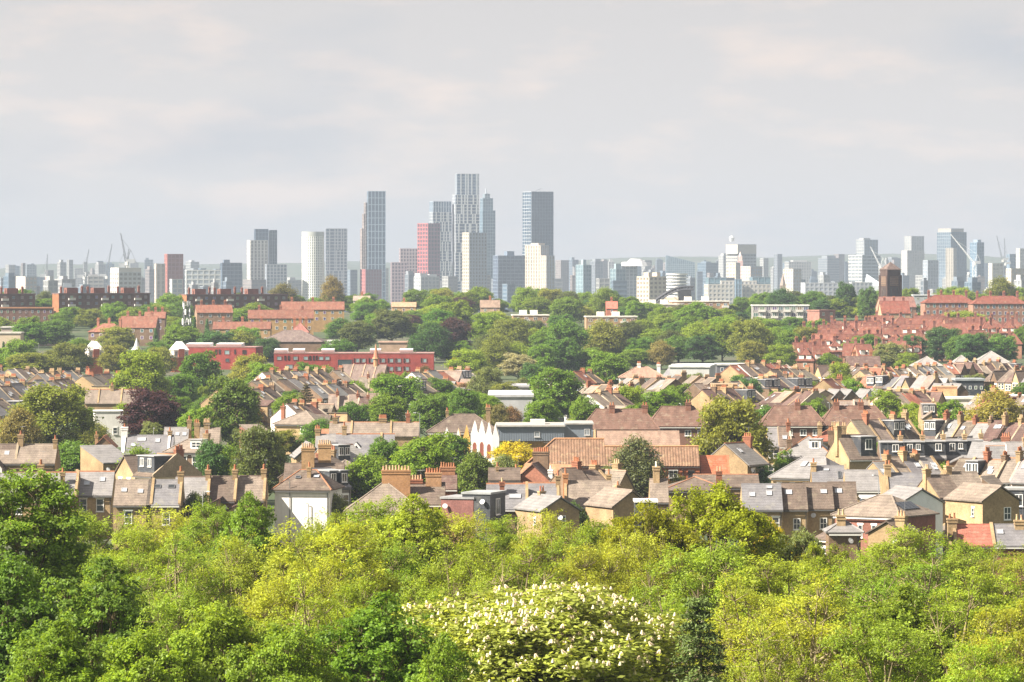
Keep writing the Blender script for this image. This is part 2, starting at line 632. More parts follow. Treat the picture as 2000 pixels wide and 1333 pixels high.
# trees among the houses and on the hill: coarser leaves
PROTO['M1'] = tree_proto(61, lobes=46, tufts=30, leaves=12, tuft_r=.33, leaf=(.17, .3), flat=.6, up=.5, lobe_r=(1.0, 1.7), fringe=.1, twig=.03, spread=.85, base=0.6, H=12, low=-.9, R=5)
PROTO['M2'] = tree_proto(62, lobes=40, tufts=32, leaves=12, tuft_r=.36, leaf=(.18, .3), flat=.6, up=.5, lobe_r=(1.1, 2.0), fringe=.15, twig=.03, spread=.85, base=0.5, H=12, low=-.9, R=5)
PROTO['M3'] = tree_proto(63, lobes=36, tufts=36, leaves=11, tuft_r=.36, leaf=(.17, .29), flat=.7, up=.5, lobe_r=(1.2, 2.1), fringe=.3, twig=.03, spread=.9, base=0.5, H=12, low=-.9, R=4.6)
PROTO['M4'] = tree_proto(64, lobes=60, tufts=24, leaves=11, tuft_r=.36, leaf=(.15, .26), flat=.9, up=.4, lobe_r=(.8, 1.4), fringe=.5, twig=.035, spread=.85, base=0.5, H=12, low=-.9, R=4.8)
PROTO['M5'] = tree_proto(65, lobes=44, tufts=30, leaves=10, tuft_r=.42, leaf=(.15, .25), flat=1.0, up=.4, lobe_r=(1.0, 1.7), fringe=.6, twig=.035, spread=.9, base=0.4, H=12, low=-.9, R=4.2)
PROTO['P1'] = conifer_proto(71, R=2.0, H=12, whorls=22, per=9, needles=40, droop=-.4, leaf=(.16, .28))
PROTO['P2'] = conifer_proto(72, R=4.2, H=12, whorls=16, per=9, needles=70, droop=.15, leaf=(.16, .3))
SIZE = {k: (4.5, 14.0) for k in ('F1', 'F2', 'F3', 'F4', 'B1', 'B2', 'O1', 'K1')}
SIZE['C1'] = (3.0, 14.0)
SIZE.update({'M1': (5, 12), 'M2': (5, 12), 'M3': (4.6, 12), 'M4': (4.8, 12), 'M5': (4.2, 12), 'P1': (2.0, 12), 'P2': (4.2, 12)})
TRNG = random.Random(7)
BARK = (.17, .13, .085)


def tree(kind, px, top, width, D=None, base=None, col=(.06, .1, .02), look='green tree', name='tree', group=None, label=None, bark=BARK, vary=.14, cat='tree'):
    """one tree whose crown centre is seen on column px, its top on row top, width photo pixels wide"""
    if D is None:
        D = dist_at(base)
    zg = ground_z(D)
    zt = Z(top, D)
    h = max(zt - zg, 2.0) * 1.03
    R, H = SIZE[kind]
    s = width * D / F / (2 * R)
    o = thing(name, look, cat, (X(px, D), D, zg), TRNG.uniform(0, 6.283), group, label, px, (top + HY + (EYE - zg) * F / D) / 2)
    o.scale = (s * TRNG.uniform(.88, 1.12), s * TRNG.uniform(.88, 1.12), h / H)
    o.rotation_euler = (TRNG.uniform(-.05, .05), TRNG.uniform(-.05, .05), o.rotation_euler[2])
    crown, wood = PROTO[kind][:2]
    k = 1 + TRNG.uniform(-vary, vary)
    put('trunk', wood, None, o, bark)
    put('crown', crown, None, o, (col[0] * k * TRNG.uniform(.93, 1.07), col[1] * k, col[2] * k))
    return o


LIGHT = (.36, .41, .045)
LIME = (.275, .36, .036)
FRESH = (.22, .32, .034)
MID = (.18, .295, .032)
DARK = (.13, .245, .034)
OAK = (.27, .30, .016)
OLIVE = (.25, .28, .048)
PALE = (.22, .265, .09)
DEEP = (.088, .18, .048)
GOLD = (.62, .46, .02)
PURPLE = (.070, .030, .036)
CREAM = (.44, .42, .24)
TAN = (.265, .24, .08)

# ------------------------------------------------------------------ far city
CRNG = random.Random(21)


def face_grid(g, p0, p1, z0, z1, nfin, fin_w, fin_d, nfl, slab_h, slab_d, stagger=0, rng=None):
    """upright fins and floor bands standing proud of the wall from p0 to p1 (plan points, outside on the right-hand side)"""
    p0, p1 = Vector((p0[0], p0[1])), Vector((p1[0], p1[1]))
    d = p1 - p0
    L = d.length
    d.normalize()
    n = Vector((d.y, -d.x))

    def bar(a, b, za, zb, dep):
        q = [p0 + d * a, p0 + d * b, p0 + d * b + n * dep, p0 + d * a + n * dep]
        g.add([(v.x, v.y, za) for v in q] + [(v.x, v.y, zb) for v in q],
              [(4, 7, 6, 5), (3, 2, 6, 7), (0, 3, 7, 4), (2, 1, 5, 6), (0, 1, 2, 3)])
    for i in range(nfin + 1):
        c = L * i / max(nfin, 1)
        a, b = max(0, c - fin_w / 2), min(L, c + fin_w / 2)
        if b - a > .01 and fin_w > 0:
            if not stagger:
                bar(a, b, z0, z1, fin_d)
                continue
            m = max(1, nfl // stagger)      # fins step sideways every few floors
            for j in range(m):
                sh = (L / max(nfin, 1)) * rng.choice([0, 0, .33, .5, -.2])
                a2, b2 = max(0, a + sh), min(L, b + sh)
                if b2 - a2 > .01:
                    bar(a2, b2, z0 + (z1 - z0) * j / m, z0 + (z1 - z0) * (j + 1) / m, fin_d)
    for j in range(nfl + 1):
        if slab_h <= 0:
            break
        z = z0 + (z1 - z0) * j / max(nfl, 1)
        bar(0, L, max(z0, z - slab_h / 2), min(z1 + .3, z + slab_h / 2), slab_d)


GLASS_B = (.055, .095, .15)
GLASS_D = (.035, .055, .09)
GLASS_L = (.16, .22, .29)
WHITE = (.80, .79, .77)
CREAMW = (.82, .72, .58)


def block(xl, xc, xr, top, D, th=32.0, glass=GLASS_B, frame=WHITE, fin=3.2, fin_w=.7, floor=3.4, slab=.9, frame2=None, label=None, look='block',
          name='office_building', cat='building', base=None, roof=None, plant=None, th_deg=None, finr=None, slabr=None, fin_wr=None, crown=None, mat='curtain_glass', group=None, parent=None, stagger=0):
    """an upright block seen corner-on: left edge xl, near corner xc, right edge xr (photo columns), top row, distance"""
    frame, frame2, glass = [None if v is None else tuple(q * (.70 if max(v) > .6 else .85) for q in v) for v in (frame, frame2, glass)]
    fin, floor, slab, fin_w = fin * 1.3, floor * 1.35, slab * 1.25, fin_w * 1.2
    finr, slabr = finr and finr * 1.3, slabr and slabr * 1.25
    t = math.radians(th)
    k = D / F
    wl = max((xc - xl) * k / max(math.sin(t), .05), 4.0)
    wr = max((xr - xc) * k / math.cos(t), 4.0)
    zt = Z(top, D)
    zb = ground_z(D) - 1 if base is None else Z(base, D)
    dr = Vector((math.cos(t), math.sin(t)))
    dl = Vector((-math.sin(t), math.cos(t)))
    c0 = Vector((0, 0))
    pr, pl = dr * wr, dl * wl
    pb = pr + pl
    h = zt - zb
    if parent is None:
        o = thing(name, look, cat, (X(xc, D), D, zb), 0, group, label, (xl + xr) / 2, (top + min(600, HY + (EYE - zb) * F / D)) / 2)
        off = Vector((0, 0, 0))
    else:
        o = parent
        off = Vector((X(xc, D), D, zb)) - parent.location
    g = Geo()
    pts = [c0, pr, pb, pl]
    g.add([(p.x, p.y, 0) for p in pts] + [(p.x, p.y, h) for p in pts], [(4, 5, 6, 7), (0, 1, 5, 4), (1, 2, 6, 5), (2, 3, 7, 6), (3, 0, 4, 7)])
    put('body' if parent is None else 'wing', g, mat, o, glass, loc=off)
    nfl = max(1, round(h / floor))
    g = Geo()
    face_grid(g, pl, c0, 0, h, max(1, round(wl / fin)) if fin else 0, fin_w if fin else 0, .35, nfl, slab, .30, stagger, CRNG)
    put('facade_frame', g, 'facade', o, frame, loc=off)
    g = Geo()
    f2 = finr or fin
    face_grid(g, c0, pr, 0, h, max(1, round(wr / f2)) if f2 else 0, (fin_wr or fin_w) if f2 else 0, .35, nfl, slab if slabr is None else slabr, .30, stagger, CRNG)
    put('facade_frame', g, 'facade', o, frame2 or frame, loc=off)  # on most blocks frame2 holds the right side's cool shade in its colour
    if plant:
        g = Geo()
        for (a0, a1, b0, b1, hh) in plant:
            q = [dr * wr * a0 + dl * wl * b0, dr * wr * a1 + dl * wl * b0, dr * wr * a1 + dl * wl * b1, dr * wr * a0 + dl * wl * b1]
            g.add([(p.x, p.y, h) for p in q] + [(p.x, p.y, h + hh) for p in q], [(4, 5, 6, 7), (0, 1, 5, 4), (1, 2, 6, 5), (2, 3, 7, 6), (3, 0, 4, 7)])
        put('roof_plant', g, 'facade', o, frame, loc=off)
    return o


def round_tower(x0, x1, top, D, body, frame, nf, label, floor=3.3, fin_w=1.3, slab=.8, cap=6.0, name='residential_tower'):
    r = (x1 - x0) * D / F / 2
    zb = ground_z(D) - 1
    h = Z(top, D) - zb
    o = thing(name, '', 'tower', (X((x0 + x1) / 2, D), D, zb), 0, None, label, (x0 + x1) / 2, top + 60)
    put('body', Geo().frustum(0, 0, 0, h - cap, r, r, 40), 'curtain_glass', o, body)
    g = Geo()
    for i in range(nf):
        a = 2 * math.pi * i / nf
        c, s = math.cos(a), math.sin(a)
        w = fin_w / 2
        q = [(r * c - -s * w, r * s - c * w), ((r + .4) * c - -s * w, (r + .4) * s - c * w), ((r + .4) * c + -s * w, (r + .4) * s + c * w), (r * c + -s * w, r * s + c * w)]
        g.add([(x, y, 0) for x, y in q] + [(x, y, h - cap) for x, y in q], [(0, 1, 5, 4), (1, 2, 6, 5), (2, 3, 7, 6), (4, 5, 6, 7)])
    n = int((h - cap) / floor)
    for j in range(n + 1):
        z = (h - cap) * j / n
        g.frustum(0, 0, z - slab / 2, z + slab / 2, r + .3, r + .3, 40, False)
    put('facade_frame', g, 'facade', o, frame)
    put('crown_band', Geo().frustum(0, 0, h - cap, h, r + .5, r + .5, 40), 'facade', o, (.42, .44, .42))
    return o


def crane(px, D, top_mast, tip, base=600, col=(.17, .19, .22), label=None, w=1.6):
    """luffing tower crane: lattice mast up to row top_mast, jib to the photo point tip"""
    zb = ground_z(D)
    zm = Z(top_mast, D) - zb
    o = thing('tower_crane', '', 'crane', (X(px, D), D, zb), 0, 'cranes on the skyline', label, px, top_mast)
    g = Geo()
    for sx in (-w, w):
        for sy in (-w, w):
            g.tube((sx, sy, 0), (sx, sy, zm), .35, .35, 4)
    n = max(3, int(zm / 6))
    for i in range(n):
        a, b = zm * i / n, zm * (i + 1) / n
        s = 1 if i % 2 else -1
        for y in (-w, w):
            g.tube((-w * s, y, a), (w * s, y, b), .2, .2, 4)
        for x in (-w, w):
            g.tube((x, -w * s, a), (x, w * s, b), .2, .2, 4)
    put('mast', g, 'metal', o, col)
    tx, tz = X(tip[0], D) - X(px, D), Z(tip[1], D) - zb
    a, b = Vector((0, 0, zm)), Vector((tx, 0, tz))
    d = (b - a).normalized()
    up = Vector((-d.z, 0, d.x))
    g = Geo()
    for q in ((up * 1.1), (up * -.5 + Vector((0, 1, 0))), (up * -.5 - Vector((0, 1, 0)))):
        g.tube(a + q, b + q * .3, .42, .25, 4)
    m = max(4, int((b - a).length / 5))
    for i in range(m):
        p, q = a + (b - a) * i / m, a + (b - a) * (i + .5) / m
        g.tube(p + up * 1.0, q - up * .5, .2, .2, 4)
        g.tube(q - up * .5, a + (b - a) * (i + 1) / m + up * 1.0, .2, .2, 4)
    put('jib', g, 'metal', o, col)
    s = -1 if tx > 0 else 1
    put('counterweight', Geo().box(min(0, s * 8), max(0, s * 8), -1.6, 1.6, zm - 1.2, zm + 2.6), 'concrete', o, (.35, .37, .4))
    put('cab', Geo().box(-1.4, 1.4, -3.2, -1.7, zm - 3, zm + .2), 'metal', o, WHITE)
    g = Geo().tube((0, 0, zm), (s * 4, 0, zm + 11), .45, .3, 4).tube((s * 4, 0, zm + 11), a + (b - a) * .8, .14, .14, 4).tube((s * 4, 0, zm + 11), (s * 8, 0, zm + 2), .18, .18, 4)
    put('stay_frame', g, 'metal', o, col)
    return o


def city():
    B = block
    # ---- the tall cluster
    o = B(482, 489, 522, 470, 5900, 25, (.28, .28, .29), (.86, .84, .82), 3.0, 1.5, 3.2, 1.5, label='bright white slab tower with slanted top below two dark blue towers', cat='tower', name='residential_tower', finr=4.0, slabr=.6, fin_wr=2.0)
    B(517, 521, 560, 517, 5870, 15, (.20, .24, .30), (.42, .46, .52), 3.4, 1.0, 3.2, .8, label='lower grey-blue block at the foot of the slanted white tower', cat='tower', name='residential_tower')
    B(496, 499, 524, 448, 6000, 12, (.04, .07, .12), (.15, .21, .30), 3.0, .5, 3.4, .5, label='dark blue glass tower, taller and left of the slanted white pair', cat='tower', name='glass_tower')
    B(525, 527, 541, 450, 6010, 20, (.08, .12, .17), (.21, .27, .35), 3.0, .6, 3.4, .4, label='narrow slate-blue glass tower split from its darker twin by a pale seam', cat='tower', name='glass_tower')
    LAND.append(('the slanted white tower', 510, 520))
    B(430, 434, 472, 514, 5700, 20, GLASS_B, (.16, .21, .29), 4, .5, 3.6, .9, label='squat dark blue office block left of the slanted white tower', plant=[(.1, .4, .2, .8, 4)])
    o = B(360, 364, 430, 528, 5600, 10, (.35, .40, .46), (.78, .80, .80), 5.5, 1.1, 4.4, 1.4, label='wide pale lattice-fronted block beside the squat dark blue block')
    round_tower(590, 632.5, 453, 5900, (.20, .24, .25), (.80, .81, .76), 34, 'round white tower with dark window slots and a grey rim')
    LAND.append(('the round white tower', 611, 500))
    B(635, 637, 678, 447, 6100, 8, (.10, .13, .18), (.33, .36, .42), 3.6, 1.2, 3.2, .8, stagger=6, label='flat grey gridded tower just right of the round white tower', cat='tower', name='residential_tower')
    B(716.5, 719, 753, 374, 6300, 8, (.055, .09, .14), (.30, .39, .50), 3.6, .9, 6.6, .7, label='tall slate-blue glass slab tower with stepped fins on its left edge', cat='tower', name='glass_tower')
    o = ALL[-1][0]
    for a, b, t in ((706.4, 708.6, 447), (710.2, 712.4, 418), (713.4, 716, 396)):
        B(a, a + .8, b, t, 6305, 40, (.24, .2, .19), (.55, .5, .48), 0, 0, 3.3, .3, parent=o)
    LAND.append(('the tall slate-blue slab tower', 735, 450))
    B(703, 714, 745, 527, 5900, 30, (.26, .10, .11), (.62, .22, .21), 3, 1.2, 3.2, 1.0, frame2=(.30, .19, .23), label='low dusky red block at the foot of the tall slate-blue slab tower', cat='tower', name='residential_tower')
    B(780, 782, 816, 486, 6200, 10, (.16, .12, .15), (.50, .40, .43), 3.2, 1.3, 3.3, 1.2, label='mauve gridded tower just left of the red tower', cat='tower', name='residential_tower')
    B(763, 765, 795, 513, 6100, 10, (.15, .11, .14), (.45, .35, .39), 3.0, 1.2, 3.3, 1.1, label='shorter mauve gridded block in front of the taller mauve tower', cat='tower', name='residential_tower')
    B(815, 836, 859, 437, 6000, 40, (.11, .08, .10), (.46, .14, .15), 3.8, 1.5, 3.7, 1.3, frame2=(.28, .15, .20), label='red gridded tower with sunlit left face and shaded right face', cat='tower', name='residential_tower')  # right side is the same red with its shade mixed into frame2
    LAND.append(('the red tower', 837, 490))
    B(808, 822, 858, 541, 5500, 25, (.30, .33, .37), (.62, .64, .66), 4, 1.2, 3.4, 1.2, label='low grey-white terraced block in front of the red tower', plant=[(.0, .4, .1, .9, 4), (.5, .9, .1, .8, 3)])
    # white fretted towers
    o = B(838, 846, 882, 415, 6500, 14, (.09, .13, .20), (.68, .72, .77), 3.6, 1.4, 3.3, .5, stagger=3, label='white ribbed tower behind the red tower, shorter than its tall neighbour', cat='tower', name='residential_tower')
    B(838.4, 846.2, 881.6, 394, 6502, 14, (.09, .15, .24), (.52, .62, .74), 2.9, 1.0, 6.0, .5, parent=o, base=415)
    o = B(883.5, 890, 936, 381, 6500, 12, (.08, .12, .19), (.72, .76, .81), 4.2, 1.7, 3.3, .6, stagger=3, label='tallest tower of all, white ribbed and stepped near its top', cat='tower', name='residential_tower')
    B(888.5, 893, 935.6, 340, 6503, 10, (.08, .13, .21), (.64, .70, .76), 4.2, 1.5, 3.3, .4, stagger=4, parent=o, base=381.5)
    LAND.append(('the tallest white tower', 910, 400))
    o = B(937, 943, 967.5, 412, 6700, 16, (.11, .18, .25), (.26, .36, .44), 3, .5, 3.4, .7, label='stepped blue glass tower with a mast, right of the tallest tower', cat='tower', name='glass_tower')
    B(938, 943.5, 963, 388, 6702, 16, (.15, .23, .30), (.30, .40, .48), 3, .5, 3.4, .6, parent=o, base=412.5)
    B(943, 947, 957, 379, 6704, 16, (.25, .33, .4), (.42, .5, .56), 3, .5, 3.4, .6, parent=o, base=388.5)
    D = 6705
    put('mast', Geo().tube((X(949, D) - o.location.x, 12, Z(380, D) - o.location.z), (X(949, D) - o.location.x, 12, Z(368, D) - o.location.z), 1.6, .6, 6), 'metal', o, (.4, .44, .5))
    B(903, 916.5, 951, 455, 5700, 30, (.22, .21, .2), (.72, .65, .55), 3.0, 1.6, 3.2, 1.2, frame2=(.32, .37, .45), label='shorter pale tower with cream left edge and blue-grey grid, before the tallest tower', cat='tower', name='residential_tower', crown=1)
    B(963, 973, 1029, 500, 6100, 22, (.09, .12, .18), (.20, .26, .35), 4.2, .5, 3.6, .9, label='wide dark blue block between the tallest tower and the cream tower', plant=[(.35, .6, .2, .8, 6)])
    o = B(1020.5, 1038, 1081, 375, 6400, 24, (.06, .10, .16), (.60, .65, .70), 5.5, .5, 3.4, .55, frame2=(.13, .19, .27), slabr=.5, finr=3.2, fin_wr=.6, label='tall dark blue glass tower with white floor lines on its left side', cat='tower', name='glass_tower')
    put('roof_rail', Geo().tube((4, 6, 139 + 26), (14, 10, 139 + 31), .4, .3, 4), 'metal', o, (.3, .33, .38))
    LAND.append(('the tall dark blue tower', 1051, 420))
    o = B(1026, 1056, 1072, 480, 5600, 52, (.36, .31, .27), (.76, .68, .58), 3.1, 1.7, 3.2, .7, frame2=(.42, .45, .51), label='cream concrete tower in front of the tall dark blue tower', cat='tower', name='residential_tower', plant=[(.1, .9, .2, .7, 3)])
    B(1056, 1067, 1083, 500, 5590, 42, (.34, .31, .28), (.72, .65, .57), 3.1, 1.5, 3.2, .6, frame2=(.42, .46, .52), parent=o)
    LAND.append(('the cream concrete tower', 1050, 540))
    # ---- left edge
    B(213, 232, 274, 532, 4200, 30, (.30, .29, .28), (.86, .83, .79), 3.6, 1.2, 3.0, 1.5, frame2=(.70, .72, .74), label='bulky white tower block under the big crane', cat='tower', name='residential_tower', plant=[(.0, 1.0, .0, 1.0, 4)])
    LAND.append(('the bulky white block under the crane', 243, 560))
    B(303, 305, 322, 516, 4700, 25, (.66, .58, .54), (.86, .76, .71), 4, 2.0, 3.1, .5, label='narrow pinkish-cream tower left of the leaning red slab', cat='tower', name='residential_tower')
    B(320.5, 327, 357, 497, 4900, 22, (.36, .14, .12), (.50, .19, .16), 3.4, .9, 3.3, .9, frame2=(.42, .20, .19), label='coral red slab tower with flat top, left end of the skyline', cat='tower', name='residential_tower')
    LAND.append(('the coral red slab', 340, 530))
    B(331, 336, 356, 546, 4500, 25, (.36, .42, .48), (.80, .82, .82), 3.6, 1.2, 3.2, 1.1, label='small pale grey block at the foot of the coral red slab')
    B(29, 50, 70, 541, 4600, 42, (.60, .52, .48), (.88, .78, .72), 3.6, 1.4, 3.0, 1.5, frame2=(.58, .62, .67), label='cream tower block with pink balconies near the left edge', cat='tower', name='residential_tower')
    B(88, 92, 103, 541, 4700, 25, (.50, .36, .36), (.74, .52, .50), 3.6, 1.2, 3.0, 1.2, label='pink slab block right of the cream tower block')
    B(-6, 2, 30, 543, 5200, 25, (.20, .24, .31), (.42, .46, .52), 4, .8, 3.4, 1.0, label='grey-blue office block cut by the left edge of the view')
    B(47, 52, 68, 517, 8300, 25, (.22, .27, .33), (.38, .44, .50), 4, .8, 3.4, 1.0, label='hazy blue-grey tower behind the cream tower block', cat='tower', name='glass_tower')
    crane(91, 5600, 540, (93, 497), label='thin grey crane with upright jib, first from the left edge')
    crane(164, 5600, 541, (174, 488), label='thin grey crane leaning right, second from the left edge')
    crane(208, 5400, 540, (219, 477), label='thin grey crane leaning right, just left of the big crane')
    crane(247, 4300, 512, (236, 456), label='biggest crane on the left, its jib raised left above the bulky white block', w=1.3, col=(.14, .15, .17))
    crane(249, 4330, 520, (252, 487), label='shorter crane tucked behind the biggest crane', w=1.0)
    # ---- centre right
    B(1125, 1139, 1155, 518, 5200, 42, (.17, .25, .30), (.34, .45, .50), 3.4, .6, 3.4, .6, label='teal glass block with a notched top, right of the cream tower', plant=[(.0, .3, .0, .3, 6), (.7, 1., .7, 1., 6)])
    B(1192, 1203, 1222, 526, 5200, 42, (.17, .25, .30), (.34, .45, .50), 3.4, .6, 3.4, .6, label='teal glass block with a notched top, beside the domed grey block', plant=[(.0, .3, .0, .3, 6), (.7, 1., .7, 1., 6)])
    o = B(1208, 1214, 1245, 520, 5700, 20, (.26, .30, .36), (.50, .54, .60), 3.6, 1.0, 3.4, .9, label='grey block with a low stepped dome, right of the teal blocks')
    put('dome', Geo().frustum(18, 14, 62, 67, 20, 17, 16).frustum(18, 14, 67, 71, 11, 7, 16), 'facade', o, (.56, .56, .58))
    LAND.append(('the domed grey block', 1226, 540))
    # wedge
    D = 6300
    zb, k = ground_z(D) - 1, D / F
    o = thing('wedge_building', '', 'building', (X(1301, D), D, zb), 0, None, 'blue-grey glass wedge with a roof sloping down to the right', 1329, 530)
    h0, h1, w = Z(499, D) - zb, Z(513, D) - zb, 56 * k
    put('body', Geo().extrude_y([(0, 0), (w, 0), (w, h1), (0, h0)], 0, 30), 'curtain_glass', o, (.15, .21, .27))
    g = Geo()
    for j in range(1, 24):
        z = h1 * j / 24
        g.box(0, w, -.3, -.01, z - .25, z + .25)
    for i in range(1, 14):
        x = w * i / 14
        g.box(x - .25, x + .25, -.35, -.01, 0, h0 + (h1 - h0) * i / 14 - .5)
    put('facade_frame', g, 'facade', o, (.30, .38, .45))
    LAND.append(('the glass wedge', 1329, 530))
    B(1245, 1268, 1302, 541, 4300, 35, (.26, .22, .18), (.74, .65, .52), 3.4, 1.6, 3.0, 1.5, label='cream apartment block with dark window strips, below the glass wedge', plant=[(.1, .25, .2, .6, 4), (.6, .8, .2, .6, 4)])
    # round-floored block and the steel roof frame
    D = 4700
    zb = ground_z(D) - 1
    o = thing('rounded_apartment_block', '', 'building', (X(1322, D), D, zb), 0, None, 'rounded white apartment block with curving balcony bands below the glass wedge', 1322, 555)
    h = Z(529, D) - zb
    put('body', Geo().frustum(0, 0, 0, h - 3, 9.5, 9.5, 28), 'curtain_glass', o, (.22, .25, .28))
    n = 17
    for j in range(n):
        z = (h - 3) * (j + 1) / n
        put('balcony', Geo().frustum(0, 0, z - 1.5, z, 11.0, 11.0, 28), 'facade', o, (.80, .79, .76))
    # the blocky white-topped offices
    o = B(1420, 1441, 1478, 496, 6800, 30, (.24, .25, .27), (.66, .63, .59), 4, .6, 3.4, 1.6, frame2=(.52, .56, .62), label='grey office tower with an overhanging white top and a small rooftop dome', cat='tower', name='office_tower')
    B(1419.5, 1441, 1478.5, 478, 6795, 30, (.56, .53, .49), (.64, .60, .56), 0, 0, 12, .8, frame2=(.62, .65, .70), parent=o, base=496.5, mat='facade')
    put('rooftop_dome', Geo().frustum(-8, 18, 98, 104, 3, 4.2, 10).frustum(-8, 18, 104, 107, 4.2, 1, 10).tube((-8, 18, 107), (-8, 18, 113), .3, .15, 4), 'facade', o, (.5, .53, .56))
    LAND.append(('the white-topped office tower', 1449, 490))
    D = 6000
    o = thing('brick_campanile', '', 'tower', (X(1446, D), D, ground_z(D)), 0, None, 'slim pinkish tower with pointed top before the white-topped office tower', 1446, 520)
    h = Z(510, D) - ground_z(D)
    put('shaft', Geo().box(-3.2, 3.2, -3.2, 3.2, 0, h), 'facade', o, (.58, .40, .38))
    put('belfry', Geo().box(-2.4, 2.4, -2.4, 2.4, h, h + 6), 'facade', o, (.70, .56, .52))
    put('cap', Geo().frustum(0, 0, h + 6, h + 12, 2.4, .2, 8), 'facade', o, (.66, .54, .52))
    # ziggurat
    o = B(1378, 1384, 1506, 556, 5000, 6, (.40, .42, .44), (.66, .63, .58), 3.4, 1.6, 3.6, 1.7, label='broad stepped stone office palace with a blue glass centre below the white-topped tower', cat='building', finr=3.4)
    B(1380, 1384, 1418, 543, 5010, 6, (.15, .25, .31), (.26, .36, .42), 5, .4, 4, .4, parent=o)
    B(1466, 1470, 1505, 542, 5010, 6, (.15, .25, .31), (.26, .36, .42), 5, .4, 4, .4, parent=o)
    B(1405, 1409, 1478, 549, 5005, 6, (.40, .42, .44), (.68, .65, .60), 3.4, 1.6, 3.6, 1.7, parent=o)
    B(1436, 1437, 1449, 546, 4995, 6, (.16, .26, .36), (.3, .4, .5), 3, .4, 4, .5, parent=o)
    B(1420, 1437, 1446, 514, 5900, 50, (.62, .55, .47), (.86, .78, .66), 3.4, 1.4, 3.2, 1.5, frame2=(.62, .60, .58), label='cream apartment tower rising behind the stone office palace', cat='tower', name='residential_tower')
    B(1448, 1466, 1490, 521, 5950, 40, (.52, .45, .42), (.78, .68, .62), 3.4, 1.2, 3.2, 1.4, frame2=(.40, .46, .55), label='pinkish-grey apartment block right of the cream apartment tower')
    # church spire on the crest
    D = 4300
    o = thing('church_spire', '', 'spire', (X(1529, D), D, ground_z(D)), 0, None, 'thin brown church spire left of a pale tower block', 1529, 550)
    h = Z(558, D) - ground_z(D)
    put('tower', Geo().box(-2.6, 2.6, -2.6, 2.6, 0, h), 'brick', o, (.34, .27, .21))
    put('spire', Geo().frustum(0, 0, h, Z(534, D) - ground_z(D), 2.8, .1, 8), 'slate', o, (.30, .24, .20))
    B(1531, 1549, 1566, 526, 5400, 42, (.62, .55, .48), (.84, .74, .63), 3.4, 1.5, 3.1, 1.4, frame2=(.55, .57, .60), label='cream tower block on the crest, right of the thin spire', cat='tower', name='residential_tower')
    # ---- right
    o = B(1674, 1688, 1716, 469, 7400, 32, (.22, .26, .31), (.50, .51, .52), 4, 1.2, 3.6, 1.0, frame2=(.30, .40, .51), label='pale tower with cream middle strip and blue right side behind a white crane', cat='tower', name='office_tower', plant=[(.0, .5, .1, .6, 3)])
    B(1660, 1684, 1722, 499, 6600, 34, (.24, .28, .32), (.56, .56, .55), 6, .6, 3.6, 1.6, frame2=(.38, .46, .54), label='wide white and blue office block below the pale tower', name='office_building')
    LAND.append(('the wide white and blue office block', 1690, 530))
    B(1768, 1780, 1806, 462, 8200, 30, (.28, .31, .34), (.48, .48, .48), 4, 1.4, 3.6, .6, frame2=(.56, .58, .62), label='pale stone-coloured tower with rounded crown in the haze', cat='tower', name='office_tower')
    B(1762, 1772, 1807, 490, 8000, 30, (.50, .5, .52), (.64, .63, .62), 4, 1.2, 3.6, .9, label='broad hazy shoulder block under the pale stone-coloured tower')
    o = B(1833, 1857, 1890, 454, 7000, 36, (.12, .17, .23), (.27, .33, .40), 3.4, .6, 3.6, .7, frame2=(.15, .23, .33), label='big dark grey-blue office tower with cream-topped left side', cat='tower', name='office_tower')
    B(1835, 1857.5, 1884, 447, 7010, 36, (.40, .38, .35), (.50, .47, .42), 0, 0, 8, .5, frame2=(.36, .44, .52), parent=o, base=454.5, mat='facade')
    B(1848, 1862, 1869, 485, 6800, 60, (.36, .34, .31), (.62, .58, .52), 3.4, 1.4, 3.6, .4, frame2=(.6, .64, .68), parent=o)
    LAND.append(('the big grey-blue office tower', 1860, 490))
    B(1804, 1812, 1834, 509, 6700, 28, (.30, .35, .42), (.48, .53, .60), 3.4, 1.0, 3.6, .8, label='mid-height blue-grey block left of the big grey-blue tower')
    B(1896, 1908, 1923, 474, 6600, 38, (.14, .22, .32), (.30, .40, .50), 3.4, .5, 3.6, .6, frame2=(.22, .32, .44), label='slim blue glass tower right of the big grey-blue tower', cat='tower', name='glass_tower', plant=[(.3, .8, .2, .8, 4)])
    LAND.append(('the slim blue glass tower', 1910, 500))
    crane(1719, 6200, 520, (1700, 482), col=(.80, .81, .82), label='white crane with jib slanting up left before the pale tower')
    crane(1903, 6000, 514, (1857, 458), col=(.80, .81, .82), label='long white crane jib slanting across the big grey-blue tower', w=2.0)
    crane(1958, 6100, 508, (1947, 461), label='grey crane with steep jib near the right edge')
    crane(1963, 6600, 515, (1962, 466), label='faint thin crane right of the steep grey crane')
    B(1967, 1975, 2004, 525, 5000, 28, (.66, .56, .44), (.88, .77, .60), 4, 1.8, 3.2, 1.3, frame2=(.52, .50, .48), label='cream stone block cut by the right edge of the view')
    B(1986, 1992, 2010, 486, 6900, 25, (.50, .52, .52), (.76, .75, .72), 4, .8, 3.6, 1.6, label='banded white tower cut by the right edge of the view', cat='tower', name='office_tower')
    B(1967, 1972, 1986, 497, 7200, 25, (.16, .24, .34), (.30, .40, .50), 4, .6, 3.6, .8, label='small dark blue glass block beside the banded white tower')
    B(1932, 1938, 1960, 515, 5600, 28, (.56, .56, .55), (.80, .78, .74), 4, 1.0, 3.2, 1.4, label='white apartment block under the steep grey crane')
    B(1567, 1573, 1682, 553, 5200, 8, (.40, .44, .52), (.60, .63, .68), 4, 1.4, 3.4, 1.4, label='very long low grey-blue apartment slab left of the church tower', name='apartment_building')
